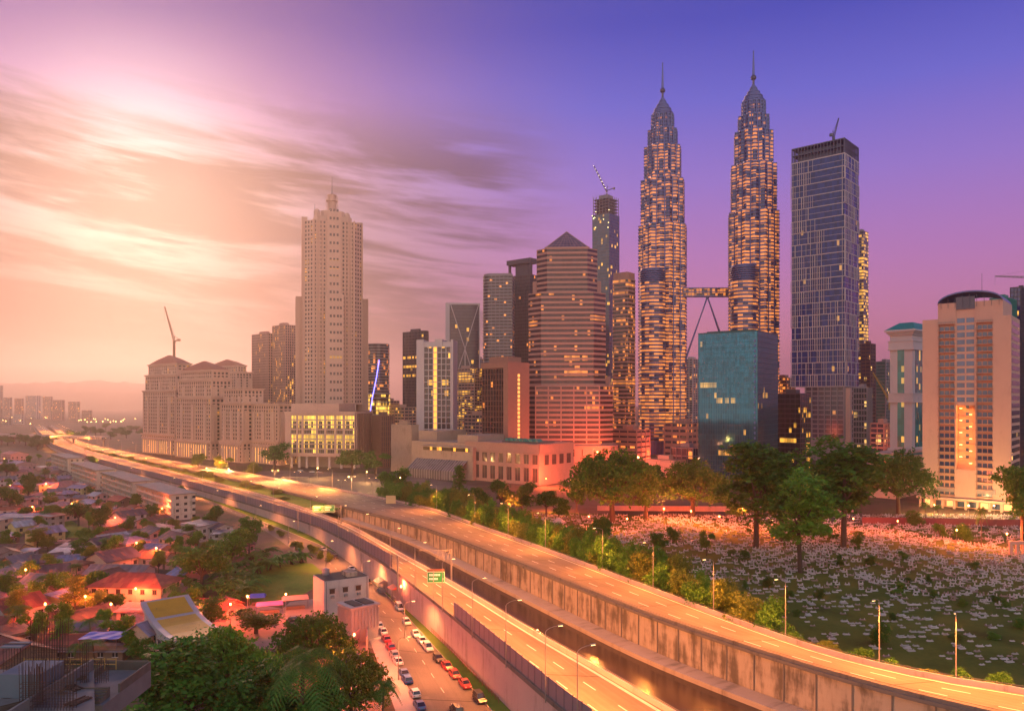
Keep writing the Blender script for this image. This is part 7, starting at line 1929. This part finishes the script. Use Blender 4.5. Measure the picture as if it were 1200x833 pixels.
for i, (px, py, fl) in enumerate(((467, 797, 1), (474, 748, -1), (424, 692, -1), (382, 664, 1), (338, 637, 1), (300, 615, 1), (250, 594, 1), (200, 577, 1), (150, 563, 1), (112, 552, 1))):
    p = gp(px, py); k_ = min(range(len(STL) - 1), key=lambda j: (STL[j] - p).length); d = (STL[k_ + 1] - STL[k_]).normalized(); n_ = Vector((d.y, -d.x, 0))
    street_lamp(p, 8.5, n_, 2.0, f'curved street lamp beside the lower street, {ordw(i)} from the bottom', 'lamps of the lower street', LD_st, tilt=0)
# red orange lamps of the village and the cemetery
def post_lamp(px, py, h, ld, label, group, lens=M_lampred, z=0.0):
    p = gp(px, py, z); root = thing('lamp_post', label, 'lamp post', p, 0, group)
    MB().bar((0, 0, -.2), (0, 0, h), .09, 0, 6, .06).build('pole', M_pole, root)
    MB().lathe([(.02, h + .5), (.22, h + .35), (.26, h + .1), (.12, h - .1)], n=8).build('lamp', lens, root)
    lo_ = bpy.data.objects.new('lamp_light', ld); COL.objects.link(lo_); lo_.parent = root; lo_.location = (0, 0, h + .9)
    return root
LD_v = lampdata('village_light', REDL, VILL_W, None, .35); LD_vb = lampdata('village_bright_light', REDL, VILL_W * 2.2, None, .35)
VL = [(92, 702, 1, 'lamp glaring over the red village lane'), (53, 735, 1, 'lower lamp in the red yard behind the bare bars'), (159, 715, 1, 'lamp before the peach house front'), (183, 662, 1, 'lamp on the orange lit house wall'), (54, 578, 1, 'lamp in the village by the far mauve roofs'), (84, 604, 1, 'lamp beside the red gable and the pale roofs'), (38, 608, 0, 'lamp behind the blue shed'), (5, 545, 1, 'lamp at the far left by the pink block'), (12, 580, 0, 'lamp at the left edge near dark trees'), (135, 622, 0, 'lamp below the dense oval tree'), (190, 610, 1, 'lamp by the end wall of the nearest apartment block'), (130, 735, 0, 'lamp hidden by the pink hut'), (20, 722, 0, 'lamp under the dark red gable'), (230, 742, 1, 'lamp in the yard right of the yellow roofed hall'), (290, 725, 1, 'lamp over the red lit yard by the awnings'), (335, 722, 0, 'lamp by the cream roofed stall'), (415, 775, 1, 'lamp on the pink yard wall'), (400, 815, 1, 'lamp behind the orange lit leafy tree'), (470, 712, 0, 'lamp in front of the red roofed kiosk'), (270, 735, 0, 'lamp under the low wide tree'), (100, 725, 0, 'lamp in the lane beside the brown green tree'), (160, 655, 0, 'lamp at the dark gabled house'), (30, 690, 0, 'lamp under the long purple lean-to')]
for px, py, b, lb in VL: post_lamp(px, py, 6.0, LD_vb if b else LD_v, 'street ' + lb, 'village street lamps')
LD_c = lampdata('cemetery_light', REDL, CEM_W, None, .4); LD_cf = lampdata('cemetery_flood_light', (1.0, .16, .04), CEM_W * 1.6, None, .4)
for px, py, b, lb in ((905, 626, 1, 'lamp glaring between the cemetery trees, the brightest'), (843, 622, 1, 'smaller glaring lamp left of the brightest cemetery lamp'), (778, 612, 1, 'cemetery lamp right of the huge spreading tree'), (735, 625, 0, 'cemetery lamp below the huge spreading tree'), (690, 622, 0, 'cemetery lamp left of the huge spreading tree'), (1052, 628, 0, 'cemetery lamp before the hotel corner'), (1121, 640, 1, 'cemetery lamp standing before the hotel podium'), (1180, 645, 1, 'cemetery lamp by the cream arch'), (650, 600, 1, 'lamp before the red end wall of the pink hall'), (598, 608, 0, 'lamp glowing inside the tree clump before the hall'), (1000, 625, 0, 'cemetery lamp behind the broad tall tree'), (810, 615, 1, 'cemetery lamp among the umbrella tree branches'), (870, 612, 0, 'cemetery lamp behind the tall dark tree')):
    post_lamp(px, py, 6.5, LD_cf if b else LD_c, lb, 'cemetery lamps')
LD_b = lampdata('facade_light', (1.0, .13, .04), FAC_W, None, .6); LD_y = lampdata('plaza_light', (1.0, .55, .18), FAC_W * .35, None, .5)
for px, py, ld, h, lb in ((688, 560, LD_b, 7, 'red lamp at the foot of the pyramid tower podium'), (712, 560, LD_b, 7, 'red lamp at the right foot of the pyramid tower'), (668, 573, LD_b, 6, 'red lamp at the end wall of the long pink hall'), (640, 571, LD_b, 6, 'red lamp on the long pink hall lawn'), (745, 545, LD_b, 6, 'red lamp below the left twin tower'), (775, 546, LD_b, 6, 'red lamp at the annex foot of the left twin tower'), (469, 570, LD_y, 6, 'bright yellow lamp above the bright green round tree'), (242, 556, LD_y, 5, 'yellow lamp lighting the left small trees'), (268, 558, LD_y, 5, 'yellow lamp lighting the right small trees'), (372, 561, LD_y, 8, 'plaza lamp before the lit podium'), (430, 566, LD_y, 8, 'plaza lamp right of the two dark trees'), (1046, 560, LD_b, 6, 'red lamp near the small lit sign'), (1095, 603, LD_y, 5, 'yellow lamp along the hotel podium, left'), (1135, 604, LD_y, 5, 'yellow lamp in the middle of the hotel podium'), (1165, 604, LD_y, 5, 'yellow lamp at the right of the hotel podium'), (700, 556, LD_b, 18, 'tall red lamp washing the pyramid tower front')):
    post_lamp(px, py, h, ld, lb, 'lamps at the building feet', M_lampon if ld is LD_y else M_lampred)
# wall lamps inside the hotel recess
hl = lampdata('recess_light', (1.0, .24, .03), RECESS_W, None, .5)
for k in range(10):
    o = MB().box(-.6, .6, -.12, .12, -.12, .12).build('recess_lamp', emit('recess_lens', (1, .6, .2), 10), hot, loc=((c2 + c3) / 2 + (-1) ** k * 2.4, 1.0, zat(545, 415) + k * 3.4))
    lo_ = bpy.data.objects.new('lamp_light', hl); COL.objects.link(lo_); lo_.parent = hot; lo_.location = ((c2 + c3) / 2 + (-1) ** k * 2.4, 2.2, zat(545, 415) + k * 3.4 - .3)
# floodlights up the twin towers' lower shafts are the lit storeys themselves
# far lamps along the road end and under the hills
fl_ = random.Random(9)
fm = emit('far_lamp_glow', (1.0, .58, .16), 26)
for i in range(26):
    px = fl_.uniform(92, 166) if i < 18 else fl_.uniform(2, 60); py = fl_.uniform(496, 502) if i < 18 else fl_.uniform(494, 505)
    p = gp(px, py); root = thing('lamp_post', f'tiny far lamp {"before the hills right of the expressway end" if i < 18 else "at the far left below the hills"}', 'lamp post', p, 0, 'far lamps before the hills' if i < 18 else 'far lamps at the left'); MB().bar((0, 0, 0), (0, 0, 13), .25).build('pole', M_pole, root); MB().lathe([(.05, 12.6), (.9, 13.4), (.05, 14.2)], n=6).build('lamp', fm, root)
# ---- signs and gantries
M_green = mat('sign_green', (.01, .20, .06), .5, var=.04); M_sw = mat('sign_white', (.75, .75, .72), .5, var=.02)
def sign_board(root, w_, h_, z, x=0.0, rows=2):
    b = MB().box(x - w_ / 2, x + w_ / 2, -.08, .08, z, z + h_).build('board', M_green, root)
    T = MB(); t = .09
    for a in ((x - w_ / 2 + .1, x + w_ / 2 - .1, z + .1, z + .1 + t), (x - w_ / 2 + .1, x + w_ / 2 - .1, z + h_ - .1 - t, z + h_ - .1), (x - w_ / 2 + .1, x - w_ / 2 + .1 + t, z + .1 + t, z + h_ - .1 - t), (x + w_ / 2 - .1 - t, x + w_ / 2 - .1, z + .1 + t, z + h_ - .1 - t)): T.box(a[0], a[1], -.10, -.085, a[2], a[3])
    for k in range(rows):
        zz = z + h_ * (.62 - .34 * k); xx = x - w_ * .36
        for c in range(8 - 2 * k):
            ww = w_ * rng.uniform(.04, .075); T.box(xx, xx + ww, -.10, -.085, zz, zz + h_ * .17); xx += ww + w_ * .015
    for d_ in ((0, .0, .0, .3), (0, .3, -.12, .18), (0, .3, .12, .18)): T.bar((x + w_ * .38 + d_[2], -.09, z + h_ * (.2 + d_[3] * .6)) if d_[1] else (x + w_ * .38, -.09, z + h_ * .2), (x + w_ * .38, -.09, z + h_ * .45), .05)
    T.build('lettering', M_sw, b)
p, n_ = near_on(LCL, 508); p = gp(508, 705, 8)
sg = thing('road_sign', 'green direction sign on a single post above the near carriageway wall', 'road sign', p, math.atan2(n_.y, n_.x) * .2)
MB().bar((0, 0, 0), (0, 0, 8.2), .14, n=8).build('post', M_pole, sg); sign_board(sg, 4.7, 3.0, 4.9, .6); MB().box(-1.6, 2.8, -.1, .1, 8.0, 8.5).build('top_plate', mat('sign_brown', (.25, .08, .04), .6), sg)
p = gp(397, 614, zL(614)); gt = thing('sign_gantry', 'wide green overhead sign on a gantry over the near carriageway', 'road sign', p, .12)
MB().bar((1, 0, -2), (1, 0, 8.5), .25, n=8).build('post', M_pole, gt); MB().bar((-18, 0, 7.6), (1, 0, 7.6), .14).bar((-18, 0, 6), (1, 0, 6), .14).build('beam', M_pole, gt); sign_board(gt, 4.6, 3.2, 5.4, -9.2, 2); sign_board(gt, 5.0, 3.2, 5.4, -4.2, 2)
MB().bar((-18, 0, -3), (-18, 0, 7.8), .2, n=8).build('post', M_pole, gt)
p = gp(529, 676, 8); g2 = thing('gantry', 'bare lattice gantry arm reaching over the near carriageway from the river side', 'gantry', p, PI + .05); MB().bar((0, 0, -2), (0, 0, 8.3), .28, n=8).build('post', M_pole, g2)
T = MB(); T.bar((0, 0, 8.0), (9.5, 0, 8.0), .12); T.bar((0, 0, 5.2), (4.6, 0, 5.2), .12)
for k in range(4): T.bar((k * 1.15, 0, 5.2), (k * 1.15 + .58, 0, 8.0), .09); T.bar((k * 1.15 + .58, 0, 8.0), (k * 1.15 + 1.15, 0, 5.2), .09)
T.build('truss_arm', M_pole, g2)
p = gp(466, 688, 8); g3 = thing('gantry', 'plain gantry post with one arm by the barrier gap', 'gantry', p, -.1); MB().bar((0, 0, -1), (0, 0, 8.8), .26, n=8).build('post', M_pole, g3); MB().bar((0, 0, 7.4), (4.2, 0, 7.6), .12).build('arm', M_pole, g3)
p = gp(458, 600); bb = thing('billboard', 'pale billboard on posts before the ramp', 'billboard', p, .1); MB().box(-2.6, 2.6, -.15, .15, 4, 9).build('board', mat('pale_board', (.5, .38, .2), .7), bb); MB().bar((-1.8, 0, 0), (-1.8, 0, 4), .12).bar((1.8, 0, 0), (1.8, 0, 4), .12).build('posts', M_pole, bb)
p = gp(330, 573); fg = thing('gantry', 'thin portal frame over the plaza road', 'gantry', p, .1); 
for x in (0, 18): MB().bar((x, 0, 0), (x, 0, 8), .2).build('post', M_pole, fg)
MB().bar((0, 0, 8), (18, 0, 8), .25).build('beam', M_pole, fg)
for i, (px, py) in enumerate(((322, 571), (348, 573), (400, 585), (412, 580), (436, 582))):
    street_lamp(gp(px, py), 11, Vector((1, .2, 0)), 2.0, f'twin armed plaza lamp, {ordw(i)} from the left', 'plaza lamps', LD_y if i in (0, 3) else None, both=True)
